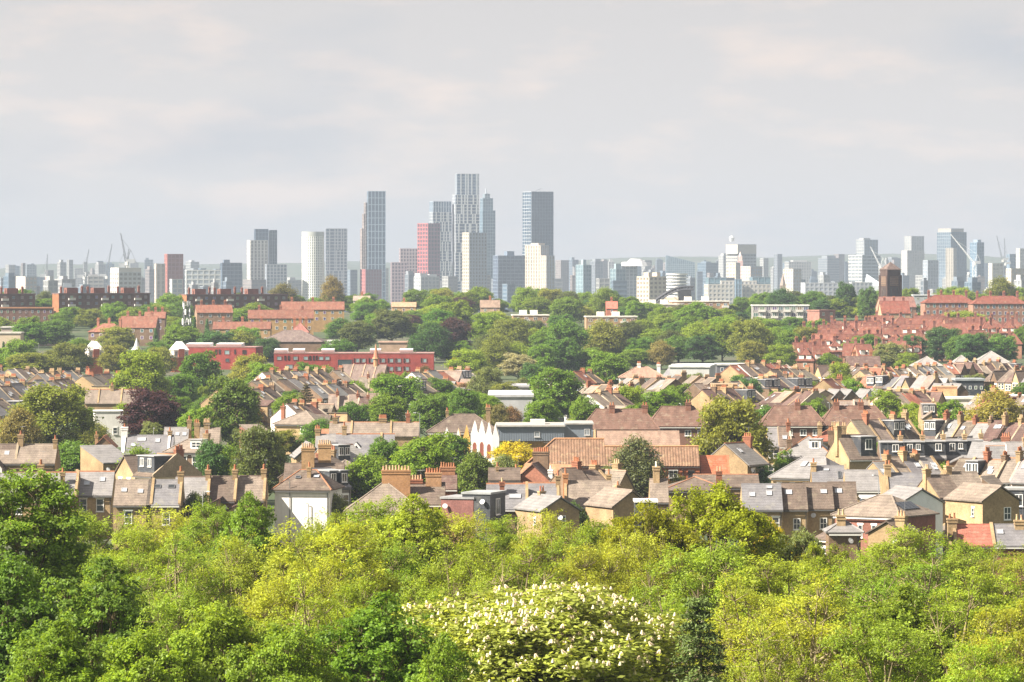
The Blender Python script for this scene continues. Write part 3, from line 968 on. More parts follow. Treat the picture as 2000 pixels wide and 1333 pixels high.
    B(1660, 1664, 1705, 552, 5100, 12, (.42, .46, .54), (.64, .66, .70), 4, 1.4, 3.4, 1.4, label='stepped grey end of the long low slab beside the church tower', name='apartment_building')
    # glazed pyramid roof near the church tower
    D = 5200
    o = thing('glass_pyramid', '', 'building', (X(1706, D), D, ground_z(D)), 0, None, 'pale glass pyramid roof peeking out left of the church tower', 1708, 545)
    hb = Z(558, D) - ground_z(D)
    put('base', Geo().box(-9, 12, 0, 20, 0, hb), 'facade', o, (.6, .64, .68))
    put('roof', Geo().add([(-9, 0, hb), (12, 0, hb), (12, 20, hb), (-9, 20, hb), (-7, 10, hb + 13)], [(0, 1, 4), (1, 2, 4), (2, 3, 4), (3, 0, 4)]), 'curtain_glass', o, (.55, .62, .70))
    # ---- the rest of the far town, block by block
    PAL = [((.15, .18, .22), (.27, .30, .34)), ((.24, .25, .27), (.38, .38, .39)), ((.12, .16, .22), (.21, .26, .32)), ((.26, .27, .28), (.40, .41, .41)),
           ((.20, .19, .20), (.30, .27, .27)), ((.27, .29, .31), (.47, .48, .49)), ((.09, .14, .20), (.17, .23, .30))]
    NM = ['grey', 'cream', 'blue-grey', 'pale grey', 'pinkish-brown', 'white', 'blue glass']
    spots = []
    px = -6.0
    while px < 2004:
        w = CRNG.choice([14, 18, 24, 30, 44, 60])
        spots.append((px + w / 2, CRNG.uniform(544, 572) if w < 40 else CRNG.uniform(556, 574), CRNG.uniform(4000, 5400), w))
        px += w * CRNG.uniform(.9, 1.7)
    px = 0.0
    while px < 2004:
        w = CRNG.choice([12, 16, 22, 30, 46])
        spots.append((px + w / 2, CRNG.uniform(524, 550) if w < 30 else CRNG.uniform(538, 552), CRNG.uniform(5800, 7600), w))
        px += w * CRNG.uniform(.9, 1.8)
    for x0, x1 in ((10, 470), (1085, 2004)):
        px = x0
        while px < x1:
            w = CRNG.choice([8, 12, 18, 26])
            spots.append((px + w / 2, CRNG.uniform(508, 532), CRNG.uniform(7800, 9800), w))
            px += w * CRNG.uniform(1.0, 2.0)
    spots += [(1098, 509, 8200, 26), (1120, 508, 8600, 20), (1165, 511, 8400, 26), (1180, 510, 9000, 18), (1262, 509, 8800, 22), (1288, 508, 8500, 14), (1383, 514, 7600, 40),
              (1415, 500, 8600, 22), (1493, 505, 8600, 16), (1520, 497, 9000, 16), (1560, 512, 7800, 50), (1620, 505, 8800, 40), (1640, 497, 9000, 20), (1745, 505, 8800, 30),
              (1950, 520, 7000, 30), (28, 520, 9000, 20), (195, 517, 8600, 22), (290, 508, 8200, 18), (375, 512, 8600, 26), (20, 540, 5000, 30), (125, 546, 4900, 40), (185, 540, 5100, 34)]
    CLEAR = [(1370, 1512), (1240, 1346), (586, 682), (700, 760), (806, 962), (1020, 1088), (1527, 1712), (478, 562), (210, 276), (300, 360), (1120, 1160), (1655, 1725)]
    for px, top, D, w in spots:
        if D < 5700 and any(px + w / 2 > a and px - w / 2 < b for a, b in CLEAR):
            continue                      # streets with lower houses stand before these landmarks
        i = CRNG.randrange(len(PAL))
        gl, fr = PAL[i]
        th = CRNG.choice([8, 14, 25, 35, 42])
        c = px - w / 2 + w * (.12 if th < 20 else .4)
        f = CRNG.choice([3.4, 4.2, 5.2, 0])
        plant = [(CRNG.uniform(.05, .3), CRNG.uniform(.45, .9), .2, .8, CRNG.uniform(2, 5))] if CRNG.random() < .6 else None
        B(px - w / 2, c, px + w / 2, top, D, th, gl, fr, f, 1.0, CRNG.choice([3.2, 3.6, 4.2]), CRNG.choice([.9, 1.3, 1.7]), plant=plant,
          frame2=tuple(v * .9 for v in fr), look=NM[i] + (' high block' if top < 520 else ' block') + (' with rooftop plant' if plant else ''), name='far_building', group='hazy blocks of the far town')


city()

# ------------------------------------------------------------------ houses: shared pieces
HRNG = random.Random(99)
YB, YB2, BB, RB = (.37, .265, .15), (.31, .22, .125), (.18, .12, .08), (.27, .115, .07)     # brick: stock yellow, dull yellow, brown, red
WP, CP, PB = (.76, .74, .71), (.60, .51, .39), (.72, .76, .80)                                # white, cream, pale blue render
SL, SL2, SLD = (.155, .150, .160), (.20, .19, .19), (.045, .05, .06)                           # slate, lighter slate, dark cladding
TB, TT, TR, TO_, TM = (.125, .095, .078), (.20, .162, .134), (.26, .10, .068), (.30, .14, .08), (.12, .075, .065)  # tiles: brown, tan, red, orange, maroon
TC = (.36, .15, .08)
POTC = (.46, .33, .20)
_cache = {}


def win_meshes(w, h, style):
    k = (round(w, 2), round(h, 2), style)
    if k not in _cache:
        t = min(.09, w * .1)
        g = Geo()
        g.box(-w / 2, -w / 2 + t, -.07, .05, 0, h).box(w / 2 - t, w / 2, -.07, .05, 0, h)
        g.box(-w / 2 + t, w / 2 - t, -.07, .05, 0, t).box(-w / 2 + t, w / 2 - t, -.07, .05, h - t, h)
        if style in ('sash', 'cross'):
            g.box(-w / 2 + t, w / 2 - t, -.06, .04, h / 2 - t * .45, h / 2 + t * .45)
        if style in ('cross', 'case', 'door'):
            g.box(-t * .45, t * .45, -.055, .04, t, h - t)
        g.box(-w / 2 - .08, w / 2 + .08, -.16, -.071, -.09, -.001)
        if style == 'sash':              # painted stone lintel
            g.box(-w / 2 - .12, w / 2 + .12, -.05, .03, h + .001, h + .2)
        f = g.mesh('window_frame')
        p = Geo().box(-w / 2 + t, w / 2 - t, -.02, .02, t, h - t).mesh('pane')
        _cache[k] = (f, p)
    return _cache[k]


def window(par, x, y, z, w, h, style='sash', rotz=0.0, frame=(.80, .79, .77), glass=(.05, .06, .07)):
    f, p = win_meshes(w, h, style)
    o = put('window', f, 'paint', par, frame, loc=(x, y, z), rotz=rotz)
    put('pane', p, 'glass', o, glass)
    return o


def pot_mesh(r=.14, h=.55):
    k = ('pot', r, h)
    if k not in _cache:
        g = Geo().frustum(0, 0, 0, h * .85, r, r * .72, 8).frustum(0, 0, h * .85 + .001, h, r * .9, r * .85, 8)
        _cache[k] = g.mesh('chimney_pot')
    return _cache[k]


def chimney(par, x, y, z0, wx, wy, h, pots=4, col=YB2, pcol=TC, far=False, rows=1):
    g = Geo().box(x - wx / 2, x + wx / 2, y - wy / 2, y + wy / 2, z0, z0 + h)
    g.box(x - wx / 2 - .07, x + wx / 2 + .07, y - wy / 2 - .07, y + wy / 2 + .07, z0 + h - .45, z0 + h - .25)
    g.box(x - wx / 2 - .1, x + wx / 2 + .1, y - wy / 2 - .1, y + wy / 2 + .1, z0 + h - .14, z0 + h + .06)
    c = put('chimney', g, 'brick', par, col)
    me = pot_mesh()
    zt = z0 + h + .06
    if far:
        g = Geo()
        for i in range(pots):
            t = (i + .5) / pots - .5
            g.frustum(x + t * wx if wx >= wy else x, y + t * wy if wy > wx else y, zt, zt + .6, .15, .11, 6)
        put('pot_row', g, 'terracotta', c, pcol, kind='stuff')
        return c
    if HRNG.random() < .5:                # television aerial strapped to the stack
        a = HRNG.uniform(0, 3.1)
        h2 = HRNG.uniform(1.0, 1.8)
        g = Geo().tube((x + wx * .4, y, zt - .8), (x + wx * .4, y, zt + h2), .022, .018, 4)
        ca, sa = math.cos(a), math.sin(a)
        g.tube((x + wx * .4 - ca * .6, y - sa * .6, zt + h2 - .05), (x + wx * .4 + ca * .6, y + sa * .6, zt + h2 - .05), .016, .016, 4)
        for q in range(6):
            u = -.55 + q * .22
            g.tube((x + wx * .4 + ca * u + sa * .22, y + sa * u - ca * .22, zt + h2 - .05), (x + wx * .4 + ca * u - sa * .22, y + sa * u + ca * .22, zt + h2 - .05), .011, .011, 3)
        put('aerial', g, 'metal', c, (.22, .22, .23))
    for i in range(pots):
        t = (i + .5) / pots - .5
        s = HRNG.uniform(.85, 1.2)
        p = put('chimney_pot', me, 'terracotta', c, tuple(v * HRNG.uniform(.92, 1.08) for v in pcol), loc=(x + t * wx if wx >= wy else x, y + t * wy if wy > wx else y, zt))
        p.scale = (1, 1, s)
    return c


def gable_poly(d, he, rise, zb, inset=0.0):
    return [(-d / 2, zb), (d / 2, zb), (d / 2, he - inset), (0, he + rise - inset), (-d / 2, he - inset)]


def gable_walls(par, w, d, he, rise, zb, wall, mat='brick', inset=.12, name='wall'):
    g = Geo().extrude_x(gable_poly(d, he, rise, zb, inset), -w / 2, w / 2)
    return put(name, g, mat, par, wall)


def gable_roof(par, w, d, he, rise, roof, mat, oh=.28, th=.16, ov=0.0, name='roof', ridge=True, rcol=None):
    k = rise / (d / 2)
    e = d / 2 + oh
    ze = he - oh * k
    g = Geo().extrude_x([(-e, ze), (0, he + rise), (e, ze), (e, ze + th), (0, he + rise + th), (-e, ze + th)][::-1], -w / 2 - ov, w / 2 + ov)
    r = put(name, g, mat, par, roof)
    if ridge:
        z = he + rise + th
        put('ridge', Geo().extrude_x([(-.16, z - .11), (.16, z - .11), (.09, z + .07), (-.09, z + .07)], -w / 2 - ov, w / 2 + ov), 'terracotta', r, rcol or tuple(v * 1.05 for v in roof))
    return r


def hip_roof(par, w, d, he, rise, roof, mat, oh=.35, rl=None, name='roof', rcol=None):
    a, b = w / 2 + oh, d / 2 + oh
    k = max(0.02, (w - d) / 2 if rl is None else rl / 2)
    t = .14
    g = Geo().add([(-a, -b, he - .1), (a, -b, he - .1), (a, b, he - .1), (-a, b, he - .1), (-a, -b, he + t - .1), (a, -b, he + t - .1), (a, b, he + t - .1), (-a, b, he + t - .1),
                   (-k, 0, he + rise), (k, 0, he + rise)],
                  [(0, 3, 2, 1), (0, 1, 5, 4), (1, 2, 6, 5), (2, 3, 7, 6), (3, 0, 4, 7), (4, 5, 9, 8), (6, 7, 8, 9), (5, 6, 9), (7, 4, 8)])
    r = put(name, g, mat, par, roof)
    g = Geo()
    for p, q in (((-a, -b, he + t - .1), (-k, 0, he + rise)), ((a, -b, he + t - .1), (k, 0, he + rise)), ((-k, 0, he + rise), (k, 0, he + rise))):
        g.tube(p, q, .10, .10, 5)
    put('ridge', g, 'terracotta', r, rcol or tuple(v * 1.15 for v in roof))
    return r


def rooflight(par, x, t, d, he, rise, w=.8, h=1.1, dark=False, th=.16):
    """window lying in the front slope at fraction t of its height"""
    k = math.atan2(rise, d / 2)
    y, z = -d / 2 + t * d / 2, he + t * rise + th / math.cos(k)
    key = ('rl', w, h)
    if key not in _cache:
        g = Geo().box(-w / 2, w / 2, -h / 2, -h / 2 + .08, 0, .09).box(-w / 2, w / 2, h / 2 - .08, h / 2, 0, .09)
        g.box(-w / 2, -w / 2 + .08, -h / 2 + .08, h / 2 - .08, 0, .09).box(w / 2 - .08, w / 2, -h / 2 + .08, h / 2 - .08, 0, .09)
        _cache[key] = (g.mesh('rooflight'), Geo().box(-w / 2 + .08, w / 2 - .08, -h / 2 + .08, h / 2 - .08, .01, .05).mesh('pane'))
    f, p = _cache[key]
    o = put('rooflight', f, 'metal', par, (.13, .13, .14) if dark else (.34, .34, .36), loc=(x, y, z))
    o.rotation_euler = (k, 0, 0)
    put('pane', p, 'glass', o, (.04, .045, .05) if dark else (.42, .46, .50))
    return o


def parapet(par, x, d, he, rise, col=YB2, w=.34, up=.32, front=True):
    """party wall standing proud of the roof along the slope"""
    e = d / 2 + .2
    k = rise / (d / 2)
    z0 = he - .2 * k
    pts = [(-e, z0 - .1), (e, z0 - .1), (e, z0 + up), (0, he + rise + up + .1), (-e, z0 + up)]
    put('party_wall', Geo().extrude_x(pts, x - w / 2, x + w / 2), 'brick', par, col)


def dormer(par, x, y0, y1, z0, z1, w, col=SLD, wins=((0, .9, 1.2),), roofcol=(.30, .30, .31), mat='slate', style='case'):
    """box dormer: front face at y0"""
    dm = put('dormer', Geo().box(x - w / 2, x + w / 2, y0, y1, z0, z1), mat, par, col)
    put('dormer_roof', Geo().box(x - w / 2 - .12, x + w / 2 + .12, y0 - .15, y1, z1 + .002, z1 + .14), 'felt', dm, roofcol)
    for (dx, ww, hh) in wins:
        f, p = win_meshes(ww, hh, style)
        o = put('window', f, 'paint', dm, (.80, .79, .77), loc=(x + dx, y0, z1 - .25 - hh))
        put('pane', p, 'glass', dm, (.05, .06, .07), loc=(x + dx, y0, z1 - .25 - hh))
    return dm


def house(px, py, w, d=8.0, he=5.8, rise=2.8, rot=0.0, wall=YB, wmat='brick', roof=SL, rmat='slate', form='gable', wins=None, lwins=(), rwins=(), chim=(), sky=(), par=(), dorm=(),
          D=None, look='house', label=None, name='terraced_house', group=None, cat='house', far=False, ov=0.0, rl=None, fascia=True, wing=None, style='sash', rcol=None, parcol=YB2, below=3.0):
    """px, py: photo point of the middle of the front eave; front faces the viewer before rot (degrees)"""
    r = math.radians(rot)
    if D is None:
        D = dist_at(py, he)
    zg = Z(py, D) - he
    # front eave centre at the photo point, house centre behind it
    cx, cyy = X(px, D) - math.sin(r) * d / 2, D + math.cos(r) * d / 2
    o = thing(name, look, cat, (cx, cyy, zg), r, group, label, px, py - 5)
    zb = min(-below, ground_z(D) - zg - 1)
    if form == 'front':            # gable end towards the viewer: ridge runs along y
        pts = [(-w / 2, zb), (w / 2, zb), (w / 2, he - .1), (0, he + rise - .1), (-w / 2, he - .1)]
        put('wall', Geo().extrude_y(pts, -d / 2, d / 2), wmat, o, wall)
        k = rise / (w / 2)
        e = w / 2 + .28
        ze = he - .28 * k
        rf = put('roof', Geo().extrude_y([(-e, ze), (0, he + rise), (e, ze), (e, ze + .16), (0, he + rise + .16), (-e, ze + .16)], -d / 2 - .2, d / 2), rmat, o, roof)
        put('ridge', Geo().extrude_y([(-.15, he + rise + .06), (.15, he + rise + .06), (.08, he + rise + .25), (-.08, he + rise + .25)], -d / 2 - .2, d / 2), 'terracotta', rf, rcol or roof)
    elif form == 'hip':
        put('wall', Geo().box(-w / 2, w / 2, -d / 2, d / 2, zb, he - .12), wmat, o, wall)
        hip_roof(o, w, d, he, rise, roof, rmat, rl=rl, rcol=rcol)
    elif form == 'flat':
        put('wall', Geo().box(-w / 2, w / 2, -d / 2, d / 2, zb, he), wmat, o, wall)
        put('roof', Geo().box(-w / 2 - .12, w / 2 + .12, -d / 2 - .12, d / 2 + .12, he + .002, he + .25), 'felt', o, roof)
    elif form == 'mono':           # roof rising away from the viewer
        put('wall', Geo().extrude_x([(-d / 2, zb), (d / 2, zb), (d / 2, he + rise - .1), (-d / 2, he - .1)], -w / 2, w / 2), wmat, o, wall)
        put('roof', Geo().extrude_x([(-d / 2 - .25, he - .05), (d / 2, he + rise), (d / 2, he + rise + .16), (-d / 2 - .25, he + .11)], -w / 2 - .1, w / 2 + .1), rmat, o, roof)
    else:
        gable_walls(o, w, d, he, rise, zb, wall, wmat)
        gable_roof(o, w, d, he, rise, roof, rmat, ov=ov, rcol=rcol)
    if fascia and form in ('gable', 'hip') and not far:
        put('gutter', Geo().box(-w / 2, w / 2, -d / 2 - .42, -d / 2 - .30, he - .34, he - .2), 'paint', o, (.10, .10, .10) if HRNG.random() < .6 else (.62, .61, .58))
        put('downpipe', Geo().tube((w / 2 - .25, -d / 2 - .08, zb), (w / 2 - .25, -d / 2 - .08, he - .3), .05, .05, 6), 'paint', o, (.05, .05, .05))
    for q in (wins or ()):
        window(o, q[0], -d / 2, q[1], q[2], q[3], q[4] if len(q) > 4 else style)
    for q in lwins:                # on the left side wall: (y, z, w, h)
        window(o, -w / 2, q[0], q[1], q[2], q[3], style, rotz=-math.pi / 2)
    for q in rwins:
        window(o, w / 2, q[0], q[1], q[2], q[3], style, rotz=math.pi / 2)
    if not far and HRNG.random() < .3:     # satellite dish under the eaves
        g = Geo().frustum(0, 0, 0, .09, .08, .33, 10).tube((0, 0, .0), (0, 0, .4), .015, .015, 4)
        ds = put('satellite_dish', g, 'paint', o, (.55, .55, .55), loc=(HRNG.uniform(-w * .4, w * .4), -d / 2 - .3, he - .9))
        ds.rotation_euler = (1.15, 0, HRNG.uniform(-.5, .6))
    for q in par:
        parapet(o, q, d, he, rise, parcol)
    for q in chim:                 # (x, y, wx, wy, height above ridge, pots[, pot colour[, brick]])
        x, y, wx, wy, h, n = q[:6]
        pc = q[6] if len(q) > 6 else TC
        bc = q[7] if len(q) > 7 else YB2
        chimney(o, x, y, he + .3, wx, wy, rise - .3 + h, n, bc, pc, far)
    for q in sky:                  # (x, t, w, h[, dark])
        rooflight(o, q[0], q[1], d, he, rise, q[2], q[3], len(q) > 4 and q[4])
    for q in dorm:                 # (x, w, wins, height)
        x, ww, wn = q[:3]
        zt = he + rise - .1 if len(q) < 4 else he + q[3]
        dormer(o, x, -d / 2 + .35, .2, he - .05, zt, ww, wins=wn)
    if wing:                       # rear wing towards the viewer: (x, width, length, eave, rise, form, window)
        x, ww, ln, whe, wr, wf, wn = wing[:7]
        wc = wing[7] if len(wing) > 7 else wall
        wroof = wing[8] if len(wing) > 8 else roof
        y1, y0 = -d / 2 + .05, -d / 2 - ln
        if wf == 'gable':
            pts = [(x - ww / 2, zb), (x + ww / 2, zb), (x + ww / 2, whe), (x, whe + wr), (x - ww / 2, whe)]
            kk = wr / (ww / 2)
            rp = [(x - ww / 2 - .25, whe - .25 * kk), (x, whe + wr), (x + ww / 2 + .25, whe - .25 * kk), (x + ww / 2 + .25, whe - .25 * kk + .15), (x, whe + wr + .15), (x - ww / 2 - .25, whe - .25 * kk + .15)]
        else:                      # single slope, high side on the right ('monor') or left
            hl, hr = (whe, whe + wr) if wf == 'monor' else (whe + wr, whe)
            pts = [(x - ww / 2, zb), (x + ww / 2, zb), (x + ww / 2, hr), (x - ww / 2, hl)]
            rp = [(x - ww / 2 - .2, hl), (x + ww / 2 + .2, hr), (x + ww / 2 + .2, hr + .15), (x - ww / 2 - .2, hl + .15)]
        wg = put('wing', Geo().extrude_y(pts, y0, y1), wmat, o, wc)
        put('wing_roof', Geo().extrude_y(rp, y0 - .15, y1 + min(1.5, d * .2)), rmat, wg, wroof)
        for q in wn:
            f, p = win_meshes(q[2], q[3], style)
            put('window', f, 'paint', wg, (.80, .79, .77), loc=(x + q[0], y0, q[1]))
            put('pane', p, 'glass', wg, (.05, .06, .07), loc=(x + q[0], y0, q[1]))
    return o


ROOFLOOK = {'SL': (SL, 'slate', 'grey slate'), 'SL2': (SL2, 'slate', 'pale slate'), 'TB': (TB, 'tile', 'brown-tiled'), 'TT': (TT, 'tile', 'tan-tiled'),
            'TR': (TR, 'tile', 'red-tiled'), 'TM': (TM, 'tile', 'maroon-tiled'), 'TO': (TO_, 'tile', 'orange-tiled')}
ROWN = [0]


def row(px0, py0, px1, py1, n, he=5.8, rise=2.7, d=8.0, roofs='SL SL TB TT', walls=(YB, YB2, BB), wing=.4, loft=.08, sky=.35, where=None, far=None, chim=.75, par=True, white=.18, gap=.05):
    """a terrace of n separate houses whose front eave runs between two photo points"""
    D0, D1 = dist_at(py0, he), dist_at(py1, he)
    A, Bv = Vector((X(px0, D0), D0)), Vector((X(px1, D1), D1))
    v = Bv - A
    w = v.length / n
    rot = math.degrees(math.atan2(v.y, v.x))
    names = roofs.split()
    ROWN[0] += 1
    isfar = (D0 + D1) / 2 > 820 if far is None else far
    for i in range(n):
        t = (i + .5) / n
        p = A + v * t
        px, D = CX + p.x * F / p.y, p.y
        py = HY + (EYE - ground_z(D) - he) * F / D
        rk = HRNG.choice(names)
        rc, rm, rl = ROOFLOOK[rk]
        kk = HRNG.uniform(.8, 1.22)
        rc = tuple(c * kk * HRNG.uniform(.97, 1.03) for c in rc)
        wl = HRNG.choice(walls)
        wm, wn = 'brick', 'brick'
        if HRNG.random() < white:
            wl, wm, wn = HRNG.choice([WP, CP, WP]), 'plaster', 'white'
        kk = HRNG.uniform(.85, 1.15)
        wl = tuple(c * kk for c in wl)
        bits = []
        ch = []
        if HRNG.random() < chim:
            ch.append((w / 2 - .25, HRNG.uniform(-.6, .6), .55 if isfar else .62, 1.3, HRNG.uniform(.3, .8) if isfar else HRNG.uniform(.7, 1.2), HRNG.choice([3, 4, 4, 5]), HRNG.choice([TC, TC, POTC]), HRNG.choice([YB, YB2, YB2, BB, RB])))
        sk = []
        dm = []
        if HRNG.random() < loft:
            dm.append((0, w - .7, ((-w * .2, .9, 1.2), (w * .2, .9, 1.2))))
            bits.append('dark loft dormer')
        elif HRNG.random() < sky:
            for _ in range(HRNG.choice([1, 1, 2])):
                sk.append((HRNG.uniform(-w * .3, w * .3), HRNG.uniform(.35, .7), .75, 1.0))
            bits.append('rooflight' if len(sk) == 1 else 'rooflights')
        wg = None
        if HRNG.random() < wing:
            ww = w * HRNG.uniform(.48, .6)
            wg = (-w / 2 + ww / 2, ww, HRNG.uniform(3, 5), he - HRNG.uniform(.5, 1.4), HRNG.uniform(.9, 1.5), HRNG.choice(['gable', 'monor', 'monol']), [(0, he - 2.9, .9, 1.3)])
            bits.append('rear wing')
        elif ch:
            bits.append('chimney')
        wi = [(-w * .22, he - 2.1, .95, 1.45), (w * .22, he - 2.1, .95, 1.45)] if not wg else [(w * .25, he - 2.1, .95, 1.45)]
        wi += [(q[0], q[1] - 2.9, 1.0, 1.6) for q in wi]
        look = rl + (' white' if wn == 'white' else '') + ' terraced house' + (' with ' + bits[0] if bits else '')
        if HRNG.random() < gap and 0 < i < n - 1:
            continue
        dh = HRNG.uniform(-.35, .35)
        form = 'front' if HRNG.random() < .07 else 'gable'
        house(px, py, w + .01 - .03 * (i % 2), d + .04 * (i % 2), he + dh, rise * HRNG.uniform(.86, 1.14), rot, wl, wm, rc, rm, form, wi, chim=ch, sky=sk if form == 'gable' else (), dorm=dm if form == 'gable' else (), D=D + HRNG.uniform(-.7, .7), wing=wg,
              par=(w / 2,) if form == 'gable' and par and HRNG.random() < .75 else (), look=look, far=isfar, group='terraced houses in rows', rcol=HRNG.choice([None, None, TO_, (.3, .2, .15)]),
              parcol=HRNG.choice([YB2, (.36, .31, .25), (.30, .24, .17)]))

# ------------------------------------------------------------------ buildings on the hill and beyond the terraces
def slab(px0, px1, eave, D, d=11.0, rot=0.0, wall=BB, wmat='brick', floors=5, fh=2.8, bay=3.4, ww=1.3, wh=1.3, roof='flat', rcol=(.22, .21, .21), rise=2.5, rmat='tile', label=None, look='flats',
         name='block_of_flats', cat='building', group=None, glass=(.10, .11, .13), frame=(.72, .71, .69), balc=0, below=4, h=None, win=True, lit_end=None, far=True, chims=0, chcol=TC, skip=(), style='plain'):
    """long block: front top edge between two photo columns on row eave at distance D"""
    k = D / F
    r = math.radians(rot)
    w = (px1 - px0) * k / math.cos(r)
    zt = Z(eave, D)
    hh = floors * fh if h is None else h
    zb0 = zt - hh
    xm = (px0 + px1) / 2
    o = thing(name, look, cat, (X(xm, D) - math.sin(r) * d / 2, D + math.cos(r) * d / 2, zb0), r, group, label, xm, eave + 6)
    zb = min(-1.0, ground_z(D) - zb0 - below)
    put('wall', Geo().box(-w / 2, w / 2, -d / 2, d / 2, zb, hh - .02), wmat, o, wall)
    if lit_end:  # skin over the left end, sunlight put into its orange colour
        put('sunlit_end_wall', Geo().box(-w / 2 - .2, -w / 2 - .003, -d / 2, d / 2, zb, hh - .03), wmat, o, lit_end)
    if roof == 'flat':
        put('roof', Geo().box(-w / 2 - .3, w / 2 + .3, -d / 2 - .3, d / 2 + .3, hh, hh + .5), 'felt', o, rcol)
    elif roof == 'hip':
        hip_roof(o, w, d, hh, rise, rcol, rmat)
    else:
        gable_walls(o, w - .1, d - .1, hh, rise, hh - .3, wall, wmat, name='gable')
        gable_roof(o, w, d, hh, rise, rcol, rmat, ov=.2)
    if win:
        n = max(1, int(w / bay))
        key = ('bw', ww, wh, style)
        if key not in _cache:
            t = .11
            g = Geo().box(-ww / 2, ww / 2, -.08, -.02, -.0, t).box(-ww / 2, ww / 2, -.08, -.02, wh - t, wh).box(-ww / 2, -ww / 2 + t, -.08, -.02, t, wh - t).box(ww / 2 - t, ww / 2, -.08, -.02, t, wh - t)
            if ww > 1.2:
                g.box(-t / 2, t / 2, -.07, -.02, t, wh - t)
            _cache[key] = (g.mesh('window'), Geo().box(-ww / 2 + t, ww / 2 - t, -.05, .0, t, wh - t).mesh('pane'))
        f, p = _cache[key]
        for j in range(floors):
            z = hh - (j + 1) * fh + fh * .3
            for i in range(n):
                if (i, j) in skip:
                    continue
                x = -w / 2 + w * (i + .5) / n
                wd = put('window', f, 'paint', o, frame, loc=(x, -d / 2, z))
                put('pane', p, 'glass', wd, tuple(c * HRNG.uniform(.6, 1.8) for c in glass))
                if balc and i % balc == 1:
                    put('balcony', Geo().box(x - 1.6, x + 1.6, -d / 2 - 1.2, -d / 2 - .12, z - .75, z + .25), 'concrete', o, (.62, .60, .57))
    for i in range(chims):
        x = -w / 2 + w * (i + .5) / chims
        chimney(o, x, 0.6, hh + .5, 1.0, .7, (rise if roof != 'flat' else 0) + 1.1, 3, chcol, TC, True)
    return o, w, hh, d


